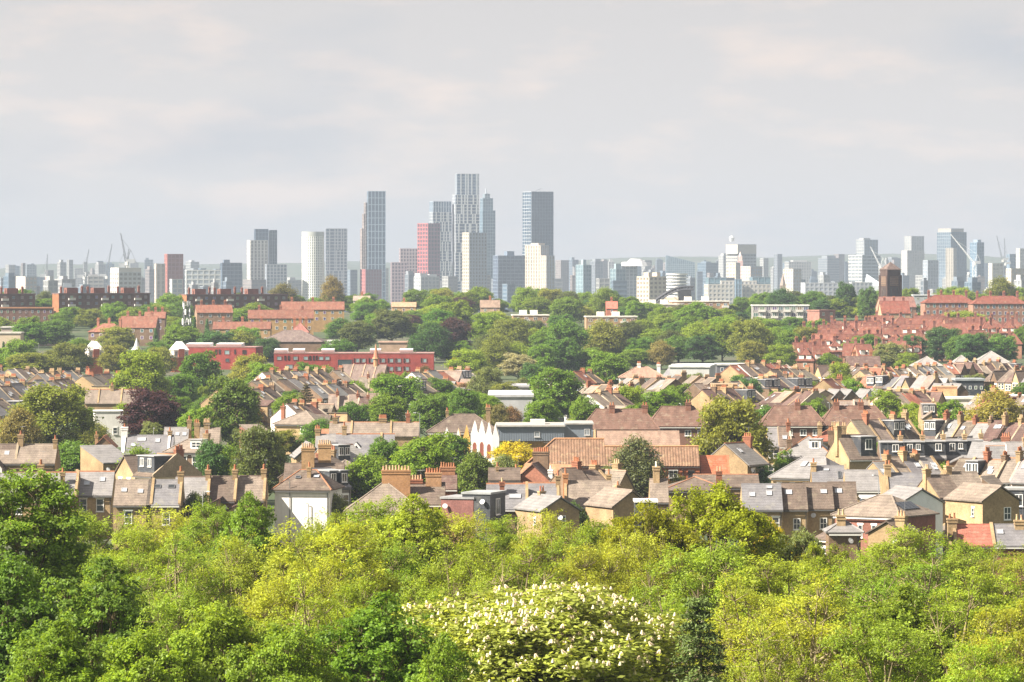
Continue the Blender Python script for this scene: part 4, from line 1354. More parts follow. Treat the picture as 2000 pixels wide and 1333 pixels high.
def hill():
    # brown brick estate on the left crest
    for px0, px1, top, D, towers, lab in ((119, 290, 575, 2080, (143, 197, 258), 'long dark brown brick flats with rooftop stair boxes, below the big crane'),
                                          (-14, 67, 576, 2070, (28,), 'dark brown brick flats cut by the left edge, with one rooftop stair box'),
                                          (368, 560, 577, 2120, (392, 444, 500), 'long dark brown brick flats with an orange sunlit end, under the slanted white tower')):
        o, w, hh, d = slab(px0, px1, top, D, rot=21, wall=(.14, .085, .07), floors=5, lit_end=(.30, .13, .065), label=lab, bay=3.6, balc=4, rcol=(.16, .10, .09), frame=(.34, .33, .33), glass=(.13, .14, .16))
        k = D / F
        for t in towers:
            x = (t - (px0 + px1) / 2) * k
            put('stair_box', Geo().box(x - 2.6, x + 2.6, -2.5, 2.5, hh + .5, hh + 2.9), 'brick', o, (.20, .09, .07))
            chimney(o, x - 4.6, 0, hh + .5, .9, .9, 2.6, 2, (.26, .11, .08), TC, True)
            chimney(o, x + 5.2, 0, hh + .5, .9, .9, 2.9, 2, (.26, .11, .08), TC, True)
        LAND.append(('the %s dark brown flats' % ('leftmost' if px0 < 0 else 'second' if px0 < 200 else 'third'), (px0 + px1) / 2, 585))
    slab(-14, 104, 603, 1990, rot=8, wall=(.19, .11, .085), floors=5, label='broad brown brick mansion block with rows of small windows at the left edge', bay=2.5, ww=.9, rcol=(.34, .17, .09), frame=(.6, .58, .56))
    slab(-12, 40, 652, 1700, wall=(.52, .42, .31), wmat='plaster', floors=2, label='plain beige box building at the left edge below the trees', win=False, h=8, rcol=(.5, .47, .42), name='warehouse')
    slab(2, 66, 641, 1790, wall=(.33, .27, .24), wmat='plaster', floors=2, label='grey-brown box building behind the plain beige box', win=False, h=9, rcol=(.44, .42, .40), name='warehouse')
    slab(58, 106, 642, 1800, wall=(.54, .44, .33), wmat='plaster', floors=2, label='low beige flat-roofed hall right of the grey-brown box', win=False, h=6, rcol=(.5, .45, .38), name='warehouse')
    # red-roofed low flats
    R1 = (.21, .09, .062)
    for px0, px1, ev, D, rot, ri, wl, lab in (
            (172, 238, 649, 1760, -14, 3.2, BB, 'low red-tiled house with a hipped end, left of the wide red roof'),
            (233, 304, 640, 1800, -6, 4.2, BB, 'wide low red-tiled roof among the hillside trees'),
            (282, 322, 622, 1880, 0, 2.4, BB, 'small red-tiled roof peeking above the wide red roof'),
            (385, 454, 611, 1900, 10, 3.0, (.30, .20, .14), 'red-tiled three-storey flats above the tall lattice mast'),
            (550, 672, 605, 1980, 3, 3.2, (.38, .24, .11), 'upper red-tiled yellow brick flats below the round white tower'),
            (485, 612, 622, 1880, 3, 3.2, (.38, .24, .11), 'lower red-tiled yellow brick flats below the round white tower'),
            (416, 528, 643, 1790, 0, 2.6, (.36, .23, .12), 'longest low red-tiled flats right of the lattice mast')):
        slab(px0, px1, ev, D, rot=rot, wall=wl, floors=2, fh=2.7, roof='gable' if px0 > 200 else 'hip', rise=ri, rcol=C3(R1, HRNG.uniform(.85, 1.1))[:3], label=lab, name='low_flats', bay=3.2, ww=1.2, chims=3, d=9, chcol=(.3, .13, .09))
    LAND.append(('the wide red roof on the left hill', 265, 635))
    slab(506, 628, 668, 1640, rot=-4, wall=BB, floors=1, h=5, roof='hip', rise=4.0, rcol=(.16, .12, .11), label='long dark brown hipped hall roof above the red school', name='hall_building', win=False, d=16)
    slab(568, 602, 650, 1730, wall=BB, floors=1, h=4, roof='hip', rise=3.6, rcol=(.28, .12, .10), label='small dark red tiled roof with chimneys above the brown hall', name='house', cat='house', chims=3, win=False)
    slab(740, 795, 670, 1660, wall=(.40, .28, .2), floors=1, h=4, rcol=(.4, .27, .21), label='flat terracotta-coloured roof among trees above the school', win=False, name='low_building')
    slab(640, 662, 668, 1680, wall=WP, wmat='plaster', floors=1, h=3, rcol=(.6, .6, .6), label='small white flat roof right of the brown hall', win=False, name='low_building')
    slab(812, 850, 676, 1640, wall=(.4, .4, .4), wmat='plaster', floors=1, h=3, rcol=(.62, .62, .62), label='pale flat roof among the trees right of the school flèche', win=False, name='low_building')
    # houses half hidden on the crest in the centre
    for px0, px1, ev, D, wl, rc, ri, lab in (
            (765, 812, 600, 2120, (.50, .33, .18), (.42, .25, .16), 2, 'small yellow-walled house on the crest below the red tower'),
            (938, 976, 601, 2120, (.44, .32, .22), (.24, .17, .13), 3.2, 'tile-roofed house with dormer on the crest below the tallest tower'),
            (884, 908, 613, 2060, (.5, .45, .4), (.22, .16, .13), 3, 'little gabled house lost among crest trees'),
            (690, 722, 588, 2200, (.55, .5, .46), (.30, .24, .2), 2.2, 'pale house on the crest below the slate-blue slab tower'),
            (1184, 1206, 603, 2080, (.46, .18, .12), (.42, .14, .10), 3, 'red-roofed house end on the crest, left of the cream flats')):
        slab(px0, px1, ev, D, wall=wl, floors=2, fh=2.7, roof='gable', rise=ri, rcol=rc, label=lab, name='crest_house', cat='house', chims=1, bay=3, ww=1.0)
    # flat-roofed flats on the right half of the crest
    for px0, px1, ev, D, fl, lab in (
            (1002, 1072, 617, 2020, 3, 'flat-roofed brick flats with white roof edge below the cream tower'),
            (1145, 1244, 620, 2010, 3, 'flat-roofed brick flats with white roof edge, middle of the crest'),
            (1252, 1330, 596, 2130, 3, 'cream-walled flat-roofed flats on the crest below the steel roof frame'),
            (1312, 1424, 590, 2140, 4, 'long brown flats with white balconies on the crest')):
        o, w, hh, d = slab(px0, px1, ev, D, wall=(.36, .23, .14) if px0 != 1252 else (.56, .46, .33), floors=fl, label=lab, bay=3.3, balc=3, rcol=(.66, .63, .58), frame=(.7, .68, .65), glass=(.10, .10, .11), ww=1.6, rot=3)
        for q in range(2):
            put('tank_room', Geo().box(-w * .2 + q * w * .3 - 1.6, -w * .2 + q * w * .3 + 1.6, -1.5, 1.5, hh + .5, hh + 2.4), 'plaster', o, (.72, .69, .64))
    slab(1470, 1580, 598, 2080, wall=(.30, .29, .28), wmat='plaster', floors=4, label='grey and white modern flats with glazed top floor on the right crest', bay=2.8, ww=2.0, wh=1.7, rcol=(.70, .70, .69), frame=(.72, .72, .72), balc=2)
    LAND.append(('the grey and white modern flats', 1525, 610))
    slab(1600, 1632, 608, 2020, rot=25, wall=(.30, .15, .12), floors=4, label='dark brick flats end-on left of the red-roofed estate', bay=3, rcol=(.3, .15, .12), name='block_of_flats')
    # big open steel roof frame with cream wall
    D = 2160
    k = D / F
    o = thing('steel_framed_hangar', '', 'building', (X(1318, D), D, ground_z(D)), 0, None, 'dark steel arched roof frame over a cream wall on the crest', 1318, 572)
    LAND.append(('the dark steel roof frame', 1318, 572))
    zb = ground_z(D)
    top, low = Z(560, D) - zb, Z(586, D) - zb
    w = 74 * k
    put('wall', Geo().box(-w * .25, w * .1, 3, 12, 0, low + 1.2), 'plaster', o, CREAMW)
    put('side_screen', Geo().box(w * .1, w / 2 - 1, 3.5, 12, 0, top - 1.0), 'metal', o, (.06, .065, .075))
    for yy in (0, 8, 16):
        g = Geo()
        P = []
        for i in range(13):
            t = i / 12
            P.append((-w / 2 + w * t, yy, low + (top - low) * math.sin(min(1, t * 1.25) * math.pi / 2)))
        for a, b in zip(P, P[1:]):
            g.tube(a, b, .4, .4, 5)
            g.tube((a[0], yy, a[2] - 1.5), (b[0], yy, b[2] - 1.5), .34, .34, 5)
            g.tube((a[0], yy, a[2] - 1.5), b, .24, .24, 4)
        put('truss', g, 'metal', o, (.07, .075, .09))
    for i in range(0, 13, 2):
        p = P[i]
        put('purlin', Geo().tube((p[0], 0, p[2]), (p[0], 16, p[2]), .15, .15, 4), 'metal', o, (.14, .15, .17))
    # brick church tower
    D = 2090
    k = D / F
    zb = ground_z(D)
    o = thing('church_tower', '', 'tower', (X(1739, D), D, zb), math.radians(24), None, 'tall dark brick square church tower with pyramid roof and louvred belfry', 1739, 555)
    LAND.append(('the brick church tower', 1739, 555))
    a = 3.45
    he = Z(527, D) - zb
    put('shaft', Geo().box(-a, a, -a, a, -2, he), 'brick', o, (.085, .056, .048))
    rf = put('roof', Geo().add([(-a - .3, -a - .3, he), (a + .3, -a - .3, he), (a + .3, a + .3, he), (-a - .3, a + .3, he), (0, 0, Z(512, D) - zb)], [(3, 2, 1, 0), (0, 1, 4), (1, 2, 4), (2, 3, 4), (3, 0, 4)]), 'tile', o, (.14, .10, .09))
    put('finial', Geo().tube((0, 0, Z(512.5, D) - zb), (0, 0, Z(509, D) - zb), .12, .05, 5), 'metal', rf, (.1, .1, .1))
    for side in range(4):
        q = Matrix.Rotation(side * math.pi / 2, 4, 'Z')
        for x in (-1.5, 0, 1.5):
            g = Geo().box(x - .38, x + .38, -a - .06, -a - .005, he - 19, he - 8)
            g.v = [tuple(q @ Vector(v)) for v in g.v]
            put('louvre_slot', g, 'slate', o, (.035, .03, .03))
        g = Geo().box(-2.2, 2.2, -a - .12, -a - .005, he - 7.2, he - 3.2)
        g.v = [tuple(q @ Vector(v)) for v in g.v]
        put('belfry_screen', g, 'terracotta', o, (.26, .17, .115))
        for i in range(4):
            g = Geo().box(-2.1, 2.1, -a - .22, -a - .125, he - 6.8 + i * .95, he - 6.4 + i * .95)
            g.v = [tuple(q @ Vector(v)) for v in g.v]
            put('louvre', g, 'slate', o, (.07, .05, .045))
        for s in (-1, 1):
            g = Geo().box(s * a - .5, s * a + .5, -a - .3, -a + .2, -2, he - 2.5)
            g.v = [tuple(q @ Vector(v)) for v in g.v]
            put('buttress', g, 'brick', o, (.095, .062, .052))
    # church nave in front of it
    slab(1722, 1790, 600, 2060, rot=10, wall=(.36, .22, .16), floors=2, h=6, roof='gable', rise=4.4, rcol=(.24, .12, .10), label='church nave with steep maroon roof at the foot of the church tower', name='church_nave', bay=4, ww=1.0, wh=1.8)
    # long red-roofed flats
    for px0, px1, ev, D, rot, lab in ((1806, 1905, 592, 2010, 6, 'long red-roofed brick flats with chimneys, right of the church tower'), (1900, 2006, 594, 1990, 6, 'second stretch of long red-roofed flats at the right edge')):
        slab(px0, px1, ev, D, rot=rot, wall=(.30, .17, .125), floors=4, roof='hip', rise=3.4, rcol=(.19, .064, .045), label=lab, bay=2.6, ww=1.2, wh=1.5, chims=4, frame=(.70, .68, .66), d=10, chcol=(.28, .12, .1))
    slab(1785, 1830, 578, 2130, wall=(.3, .32, .34), wmat='plaster', floors=3, label='grey flat-roofed modern block behind the long red-roofed flats', rcol=(.45, .47, .5), bay=3)
    slab(1722, 1778, 612, 1980, rot=4, wall=(.42, .29, .19), floors=3, roof='gable', rise=5, rcol=(.20, .066, .046), label='tall red-roofed brick villa with three white windows below the church tower', bay=4.2, ww=1.4, wh=1.4, chims=3, name='brick_villa', cat='house', chcol=(.28, .12, .1))
    # the red estate: terrace after terrace of steep red roofs
    rows_ = [(1612, 1716, 648, 2), (1700, 1830, 636, 3), (1826, 1900, 630, 2), (1635, 1760, 662, 3), (1756, 1880, 655, 3), (1876, 1990, 652, 3), (1590, 1700, 676, 3), (1696, 1800, 676, 3), (1556, 1650, 690, 3), (1646, 1740, 694, 3),
             (1800, 1905, 676, 3), (1900, 1996, 672, 3), (1565, 1640, 664, 2), (1655, 1760, 650, 3), (1770, 1890, 644, 3), (1890, 1998, 640, 3), (1556, 1622, 704, 2), (1735, 1800, 692, 2), (1600, 1690, 658, 2)]
    n = 0
    for px0, px1, ev, c in rows_:
        D = dist_at(ev, 5.0)
        for i in range(c):
            a, b = px0 + (px1 - px0) * i / c, px0 + (px1 - px0) * (i + 1) / c
            o, w, hh, d = slab(a, b - .5, ev + HRNG.uniform(-2, 2), D + HRNG.uniform(-15, 15), rot=HRNG.uniform(-10, 14), wall=(.34, .18, .12), floors=2, h=5.2, roof='gable' if HRNG.random() < .7 else 'hip', rise=HRNG.uniform(3.6, 4.6),
                               rcol=C3((.185, .072, .052), HRNG.uniform(.8, 1.15))[:3], look='steep red-tiled brick house', name='estate_house', cat='house', bay=3.0, ww=1.1, chims=HRNG.choice([1, 2, 2]), chcol=(.25, .11, .09),
                               group='red-roofed houses of the right-hand estate', frame=(.78, .76, .73), d=8.5)
            if HRNG.random() < .6:
                for q in (-1, 1):
                    dm = put('dormer', Geo().box(q * w * .22 - .8, q * w * .22 + .8, -d / 2 + .3, 0, hh + .3, hh + 1.9), 'plaster', o, (.78, .75, .70))
                    put('dormer_roof', Geo().box(q * w * .22 - .95, q * w * .22 + .95, -d / 2 + .1, .3, hh + 1.902, hh + 2.05), 'tile', dm, (.27, .09, .06))
            n += 1
    LAND.append(('the red-roofed estate', 1750, 660))
    # telecoms mast
    D = 1700
    zb = ground_z(D)
    o = thing('lattice_mast', '', 'mast', (X(364.5, D), D, zb), .3, None, 'dark lattice telecoms mast with white antenna panels above the left end of the school', 364, 630)
    LAND.append(('the lattice mast', 364, 630))
    H = Z(588, D) - zb
    a0, a1 = 1.5, .9
    g = Geo()
    for sx in (-1, 1):
        for sy in (-1, 1):
            g.tube((sx * a0, sy * a0, -1), (sx * a1, sy * a1, H), .14, .11, 4)
    n = 12
    for i in range(n):
        za, zc = H * i / n, H * (i + 1) / n
        ra, rc = a0 + (a1 - a0) * i / n, a0 + (a1 - a0) * (i + 1) / n
        for s in (-1, 1):
            g.tube((-ra, s * ra, za), (rc, s * rc, zc), .08, .08, 4).tube((ra, s * ra, za), (-rc, s * rc, zc), .08, .08, 4)
            g.tube((s * ra, -ra, za), (s * rc, rc, zc), .08, .08, 4)
    put('lattice', g, 'metal', o, (.20, .21, .23))
    for z, r in ((H * .62, 1.7), (H * .62, 1.7), (H * .93, 1.4), (H * .8, 1.4)):
        for i in range(4):
            t = i * 1.57 + HRNG.uniform(0, 1.5)
            put('antenna_panel', Geo().box(-.25, .25, -.12, .12, -1, 1), 'paint', o, (.72, .72, .73), loc=(r * math.cos(t), r * math.sin(t), z + HRNG.uniform(-.6, .6)), rotz=t + 1.57)
    put('headframe', Geo().frustum(0, 0, H * .6, H * .61, 1.7, 1.7, 10).frustum(0, 0, H * .91, H * .92, 1.5, 1.5, 10), 'metal', o, (.3, .31, .33), kind='stuff')
    # red school
    S_RED = (.29, .06, .05)
    D = 1460
    k = D / F

    def school(px0, px1, top, D, rot, lab, cells, boxes, dark_end):
        r = math.radians(rot)
        w = (px1 - px0) * D / F / math.cos(r)
        zt = Z(top, D)
        zg = ground_z(D)
        o = thing('school_building', '', 'school', (X((px0 + px1) / 2, D), D, zg), r, None, lab, (px0 + px1) / 2, top + 20)
        h = zt - zg
        put('wall', Geo().box(-w / 2, w / 2, 0, 14, -2, h), 'brick', o, S_RED)
        put('parapet', Geo().box(-w / 2 - .1, w / 2 + .1, -.1, 14.1, h + .002, h + .25), 'metal', o, (.36, .20, .18))
        for x0, x1, z, hh, kind in cells:      # photo columns, top row, height rows
            a, b = (x0 - (px0 + px1) / 2) * D / F, (x1 - (px0 + px1) / 2) * D / F
            zz1 = Z(z, D) - zg
            zz0 = zz1 - hh * D / F
            f = put('window', Geo().box(a, a + .12, -.12, .02, zz0, zz1).box(b - .12, b, -.12, .02, zz0, zz1).box(a + .12, b - .12, -.12, .02, zz0, zz0 + .12).box(a + .12, b - .12, -.12, .02, zz1 - .12, zz1), 'metal', o, (.30, .08, .07) if kind != 'dark' else (.06, .03, .03))
            put('pane', Geo().box(a + .12, b - .12, -.03, -.004, zz0 + .12, zz1 - .12), 'glass', f, (.22, .30, .32) if kind == 'glass' else (.05, .035, .035) if kind == 'dark' else (.05, .07, .08))
        for a, b in boxes:
            x0, x1 = (a - (px0 + px1) / 2) * D / F, (b - (px0 + px1) / 2) * D / F
            put('roof_monitor', Geo().extrude_x([(2, h + .25), (8, h + .25), (8, h + 1.5), (1.4, h + 1.1)], x0, x1), 'metal', o, (.68, .69, .70))
        return o
    cells = []
    for x in (540, 572, 592, 622, 634):
        cells.append((x, x + 10, 696, 8, 'glass'))
    for x in (555, 562, 604, 611, 617):
        cells.append((x, x + 3.4, 695, 9, 'dark'))
    for x in (693, 705, 722, 743, 759, 774, 790, 824):
        cells.append((x + 1, x + 9.5, 700, 9, 'glass'))
        cells.append((x - 2, x + 1.1, 700, 9, 'dark'))
        if x not in (824,):
            cells.append((x + 1, x + 9.5, 716, 9, 'glass'))
            cells.append((x - 2, x + 1.1, 716, 9, 'dark'))
    cells.append((634, 652, 717, 9, 'glass'))
    cells.append((659, 688, 702, 26, 'big'))
    cells.append((558, 572, 712, 9, 'glass'))
    school(535, 847, 691, D, 0, 'long red-brick school block with square windows and white roof monitors', cells, ((535, 561), (571, 594), (627, 652), (722, 743), (780, 806)), 1)
    school(352, 500, 679, 1560, -7, 'left wing of the red school, with a big square window and white roof boxes',
           [(420, 424, 683, 9, 'dark'), (427, 431, 683, 9, 'dark'), (438, 449, 684, 9, 'glass'), (458, 461, 683, 9, 'dark'), (440, 449, 700, 8, 'big'), (474, 482, 684, 8, 'dark')], ((360, 408), (420, 470)), 1)
    LAND.append(('the long red school', 690, 710))
    LAND.append(('the left wing of the school', 425, 690))
    # white-gabled stair towers of the old school
    for px, D, lab in ((184, 1520, 'white-gabled brick stair tower with a steep pale roof, standing alone at the left'), (350, 1540, 'white-gabled brick stair tower at the left end of the school')):
        zg = ground_z(D)
        o = thing('stair_tower', '', 'tower', (X(px, D), D, zg), .35, None, lab, px, 690)
        h = Z(684, D) - zg
        put('wall', Geo().box(-2.3, 2.3, -2.3, 2.3, -1, h - 2.5), 'brick', o, (.42, .12, .07))
        put('upper_storey', Geo().box(-2.5, 2.5, -2.5, 2.5, h - 2.5, h), 'plaster', o, (.74, .66, .60))
        put('roof', Geo().add([(-2.8, -2.8, h), (2.8, -2.8, h), (2.8, 2.8, h), (-2.8, 2.8, h), (-.8, -.6, h + 2.9), (.8, -.6, h + 2.9), (.8, .6, h + 2.9), (-.8, .6, h + 2.9)],
                             [(3, 2, 1, 0), (0, 1, 5, 4), (1, 2, 6, 5), (2, 3, 7, 6), (3, 0, 4, 7), (4, 5, 6, 7)]), 'metal', o, (.66, .64, .64))
        put('gable', Geo().extrude_y([(-1.0, h - 2.4), (1.0, h - 2.4), (1.0, h + .4), (-1.0, h + .4)], -2.9, -2.51), 'brick', o, (.44, .13, .08))
        for x in (-1.8, 1.8):
            put('window', Geo().box(x - .4, x + .4, -2.56, -2.505, h - 1.9, h - .6), 'glass', o, (.3, .3, .32))
    D = 1560
    zg = ground_z(D)
    o = thing('small_spire', '', 'spire', (X(267, D), D, zg), 0, None, 'small pale lead spire rising from the trees between the two stair towers', 267, 672)
    h = Z(684, D) - zg
    put('lantern', Geo().frustum(0, 0, 0, h, 1.6, 1.4, 8), 'plaster', o, (.50, .46, .42))
    put('spire', Geo().frustum(0, 0, h + .001, h + 1.2, 1.9, 1.0, 8).frustum(0, 0, h + 1.2, Z(660, D) - zg, .95, .06, 8), 'metal', o, (.46, .45, .46))
    # church with tiled fleche in front of the school
    D = 1330
    zg = ground_z(D)
    k = D / F
    o = thing('mission_church', '', 'church', (X(712, D), D, zg), math.radians(-14), None, 'brown-roofed church with a terracotta flèche in front of the long red school', 715, 725)
    LAND.append(('the brown-roofed church', 715, 730))
    h = 3.2
    w = 88 * k
    gable_walls(o, w, 9, h, 4.3, -2, (.34, .22, .15))
    gable_roof(o, w, 9, h, 4.2, (.17, .125, .11), 'tile', ov=.2)
    for x in (-w * .25, w * .02, w * .28):
        parapet(o, x, 9, h, 4.2, (.36, .24, .17))
    put('side_chapel', Geo().extrude_y([(-w * .5 - 5, -2), (-w * .5 + 2, -2), (-w * .5 + 2, 2.6), (-w * .5 - 1.5, 5.8), (-w * .5 - 5, 2.6)], -7, -4.6), 'brick', o, (.38, .25, .17))
    put('chapel_roof', Geo().extrude_y([(-w * .5 - 5.3, 2.4), (-w * .5 - 1.5, 5.85), (-w * .5 + 2.3, 2.4), (-w * .5 + 2.3, 2.6), (-w * .5 - 1.5, 6.05), (-w * .5 - 5.3, 2.6)], -7.3, 0), 'tile', o, (.27, .17, .12))
    fx = (735 - 712) * k
    fl = put('fleche', Geo().frustum(fx, 0, h + 3, h + 6.0, .8, .7, 8).frustum(fx, 0, h + 6.0, h + 6.5, 1.1, .9, 8), 'terracotta', o, (.40, .22, .12))
    put('fleche_roof', Geo().frustum(fx, 0, h + 6.501, h + 10.4, .8, .05, 8), 'tile', fl, (.42, .19, .12))


hill()

# ------------------------------------------------------------------ the houses one can tell apart, then the terraces between them
def houses():
    H = house
    # ---------------- front left terrace
    H(35, 972, 5.4, roof=SL2, rmat='slate', wins=[(0, 3.6, 1, 1.5)], label='pale slate terraced house half hidden by the tall dark tree at the left edge', chim=[(2.6, 0, .7, 1.5, 1.3, 4)], par=(2.7,), parcol=YB2)
    H(111, 969, 4.9, roof=SL2, rmat='slate', wall=RB, wins=[(0, 3.4, 1, 1.5)], label='slate terraced house with orange ridge beside the two-rooflight house', chim=[(.6, -2.2, .55, .6, .2, 1)], par=(2.45,), rcol=TO_)
    H(182, 967, 5.0, roof=SL2, rmat='slate', wall=YB, wins=[(-1.3, 3.6, 1, 1.7), (.9, 3.6, 1, 1.7), (-1.3, .6, 1, 1.7)], sky=[(-1.0, .45, .8, .9), (1.0, .62, .7, .9)], rcol=TO_, par=(-2.5,),
      label='slate-roofed yellow brick house with two rooflights and two sash windows')
    LAND.append(('the slate house with two rooflights', 182, 955))
    H(258, 986, 4.8, roof=TT, rmat='tile', wall=YB2, wins=[(-.5, 3.4, 1, 1.6)], sky=[(-1.2, .55, .7, .8), (.9, .5, .7, .8)], label='tan-tiled terraced house with two pale rooflights, right of the two-rooflight slate house', par=(2.4,))
    H(318, 986, 4.2, roof=SL, rmat='slate', wall=YB2, wins=[(.4, 3.2, 1, 1.5)], sky=[(-.9, .7, .9, .7, True), (.9, .7, .9, .7, True)], label='slate terraced house with two dark solar rooflights', chim=[(2.0, 0, .7, 1.4, 1.2, 4)], par=(2.1,))
    for i, (px, rc) in enumerate(((372, SL2), (425, TB), (482, TT))):
        H(px, 979 - i, 4.4, roof=rc, rmat='slate' if i == 0 else 'tile', wall=YB2, wins=[(.6, 3.3, .9, 1.4)], chim=[(2.0, 0, .6, 1.4, 1.0, 4)], par=(2.2,), rcol=TB,
          label=['pale slate terraced house behind the feathery trees, left of the brown-roofed pair', 'brown-tiled terraced house with tall chimney, left of the tan-tiled one', 'tan-tiled terraced house at the right end of the left front terrace'][i],
          wing=(-.9, 2.6, 4.5, 4.6, 1.6, 'monor' if i else 'gable', []) + ((YB2, TM) if i else ()))
    # ---------------- second line, left
    H(50, 905, 9.0, roof=TT, rmat='tile', wall=YB2, d=9, rise=2.6, chim=[(-1.2, 0, .8, 1.4, 1.6, 3), (4.2, -1, .6, .6, .9, 1)], label='tan-tiled house with two stout chimneys left of the round dark bush')
    H(202, 873, 3.3, form='front', roof=TO_, rmat='tile', wall=BB, d=7, rise=1.6, he=5.4, wins=[(0, 4.0, .8, 1.2, 'case')], label='small orange-roofed gabled house with one white window', chim=[(-1.4, -1, .5, .6, .3, 1)])
    H(288, 888, 8.0, roof=SL, rmat='slate', wall=WP, wmat='plaster', wins=[(2.6, 3.6, .9, 1.4)], sky=[(-2.4, .45, .8, .8), (-1.2, .75, 1.4, .9), (1.4, .7, .8, 1.0)], par=(-3.9, 3.3), parcol=WP, label='wide slate roof with three rooflights and white end chimney',
      chim=[(-4.0, 0, 1.0, 1.2, 1.4, 1, TC, WP), (3.3, 0, .6, 1.0, .8, 2)])
    H(342, 871, 4.2, roof=SL2, rmat='slate', wall=YB2, sky=[(-1.3, .6, .7, .9), (.2, .6, .7, .9), (1.4, .6, .7, .9)], label='pale slate roof with a line of three rooflights behind the hipped house', chim=[(2.1, .2, .7, 1.0, 1.4, 2), (3.4, .2, .9, .9, .9, 3)])
    o = H(362, 884, 6.7, form='hip', roof=TT, rmat='tile', wall=BB, d=7, rise=2.0, rot=-14, he=6.4, wins=[(-.2, 3.9, .95, 1.9), (1.6, 3.9, .95, 1.9)], rl=1.4, label='hip-roofed brown brick house with white dormer and two tall white windows', dorm=[], chim=[(2.0, 1.4, .8, 1.2, .8, 3)])
    put('render_panel', Geo().box(-3.36 - .2, -3.36, -3.5, 3.5, -3, 6.2), 'plaster', o, (.66, .56, .46))
    dormer(o, 1.5, -2.6, .6, 6.7, 8.3, 1.9, WP, ((0, 1.5, 1.0),), mat='plaster', style='cross')
    LAND.append(('the hip-roofed house with white dormer', 362, 895))
    H(408, 872, 3.4, roof=TT, rmat='tile', wall=CP, wmat='plaster', label='small tan roof with a cluster of chimney pots right of the hip-roofed house', chim=[(-.6, 0, 1.0, .7, 1.1, 4, POTC)])
    H(232, 905, 5.5, form='mono', roof=SL2, rmat='slate', wall=YB2, d=7, rise=2.4, rot=35, label='lean-to slate roof in front of the wide three-rooflight roof')
    # white box house by the copper beech
    o = H(213, 805, 5.6, form='flat', roof=(.62, .62, .62), wall=WP, wmat='plaster', d=6, he=7.0, rot=8, wins=[(-1.2, 2.6, .9, 1.3), (1.2, 2.6, .9, 1.3)], label='plain white flat-roofed house left of the copper beech', name='white_house')
    H(218, 788, 12.0, roof=TT, rmat='tile', wall=YB2, d=8, par=(-3, 2.0), chim=[(-.2, 0, .7, 1.2, 1.0, 4)], label='long tan roof with party walls behind the white flat-roofed house', rcol=TO_, far=True)
    H(236, 778, 8.0, form='flat', roof=(.16, .17, .18), wall=(.10, .12, .14), wmat='metal', d=8, he=6, label='dark flat-roofed block behind the long tan roof', name='workshop')
    # ---------------- hip house with pair of windows, and gables to its right
    H(578, 829, 9.0, form='hip', roof=TT, rmat='tile', wall=YB, d=9, rise=2.5, rot=-22, wins=[(1.4, 4.0, .9, 1.4), (2.6, 4.0, .9, 1.4)], label='hip-roofed yellow brick villa with a pair of arched windows', chim=[(-3.8, -2, .7, .7, .8, 1, TC, RB)], name='villa')
    LAND.append(('the hip-roofed villa', 578, 825))
    H(515, 850, 4.0, form='mono', roof=TT, rmat='tile', wall=(.20, .09, .07), d=6, rise=1.6, rot=28, label='low brown lean-to house beside the hip-roofed villa')
    o = H(607, 893, 4.6, form='front', roof=SL2, rmat='slate', wall=YB2, d=9, rise=2.0, rot=8, wins=[(-1.2, 3.9, .7, 1.2), (1.2, 3.9, .7, 1.2)], label='slate-roofed gable with black bargeboards above the white house', chim=[])
    put('bargeboard', Geo().extrude_y([(-2.7, 5.3), (0, 7.65), (2.7, 5.3), (2.7, 5.6), (0, 8.0), (-2.7, 5.6)], -4.85, -4.71), 'paint', o, (.03, .03, .03))
    H(645, 886, 5.0, roof=SL2, rmat='slate', wall=YB, label='grey slate roof between the black bargeboard gable and the yellow gable', chim=[(-2.2, 0, .8, .8, 1.0, 3)])
    H(712, 888, 9.5, roof=SL, rmat='slate', wall=YB, rise=3.0, d=9, par=(2.6,), label='long grey slate roof with a yellow gable end and orange ridge', rcol=TO_, chim=[(-3.4, 0, .7, .8, 1.4, 2, TC, YB)])
    o = H(696, 897, 3.6, form='front', roof=SL, rmat='slate', wall=(.20, .08, .07), wmat='tile', d=5, rise=2.5, he=5.0, label='maroon tile-hung gable with white bargeboards')
    put('bargeboard', Geo().extrude_y([(-2.2, 4.6), (0, 7.2), (2.2, 4.6), (2.2, 5.0), (0, 7.65), (-2.2, 5.0)], -2.86, -2.71), 'paint', o, (.78, .76, .73))
    LAND.append(('the maroon gable', 696, 885))
    H(730, 852, 16.0, roof=TT, rmat='tile', wall=YB2, d=8, rise=2.2, par=(-4, 3), chim=[(-7, 0, .8, 1.2, 1.0, 4), (1.5, 0, 1.3, .8, .8, 6), (6, 0, .7, .7, 1.6, 1, TC, RB)], label='long tan roof with red chimney pots behind the maroon gable', far=True, rcol=TO_)
    H(665, 850, 7.0, roof=TO_, rmat='tile', wall=CP, wmat='plaster', d=6, rise=.8, label='low orange roof left of the long tan roof with red pots')
    # ---------------- big white house
    o = H(590, 957, 7.2, form='hip', roof=TB, rmat='tile', wall=WP, wmat='plaster', d=8.5, rise=2.4, he=7.0, rot=-9, rl=2.2, label='big white-walled house with hipped brown roof and two small rooflights', chim=[(.4, -1.6, .5, .5, .4, 1)], name='white_house', rcol=TO_,
          sky=[(-1.0, .55, .7, .6, True), (1.4, .62, .7, .7)])
    LAND.append(('the big white-walled house', 590, 960))
    put('wall_pipe', Geo().tube((-1.6, -4.36, -3), (-1.6, -4.36, 8.2), .06, .06, 6), 'metal', o, (.12, .12, .12))
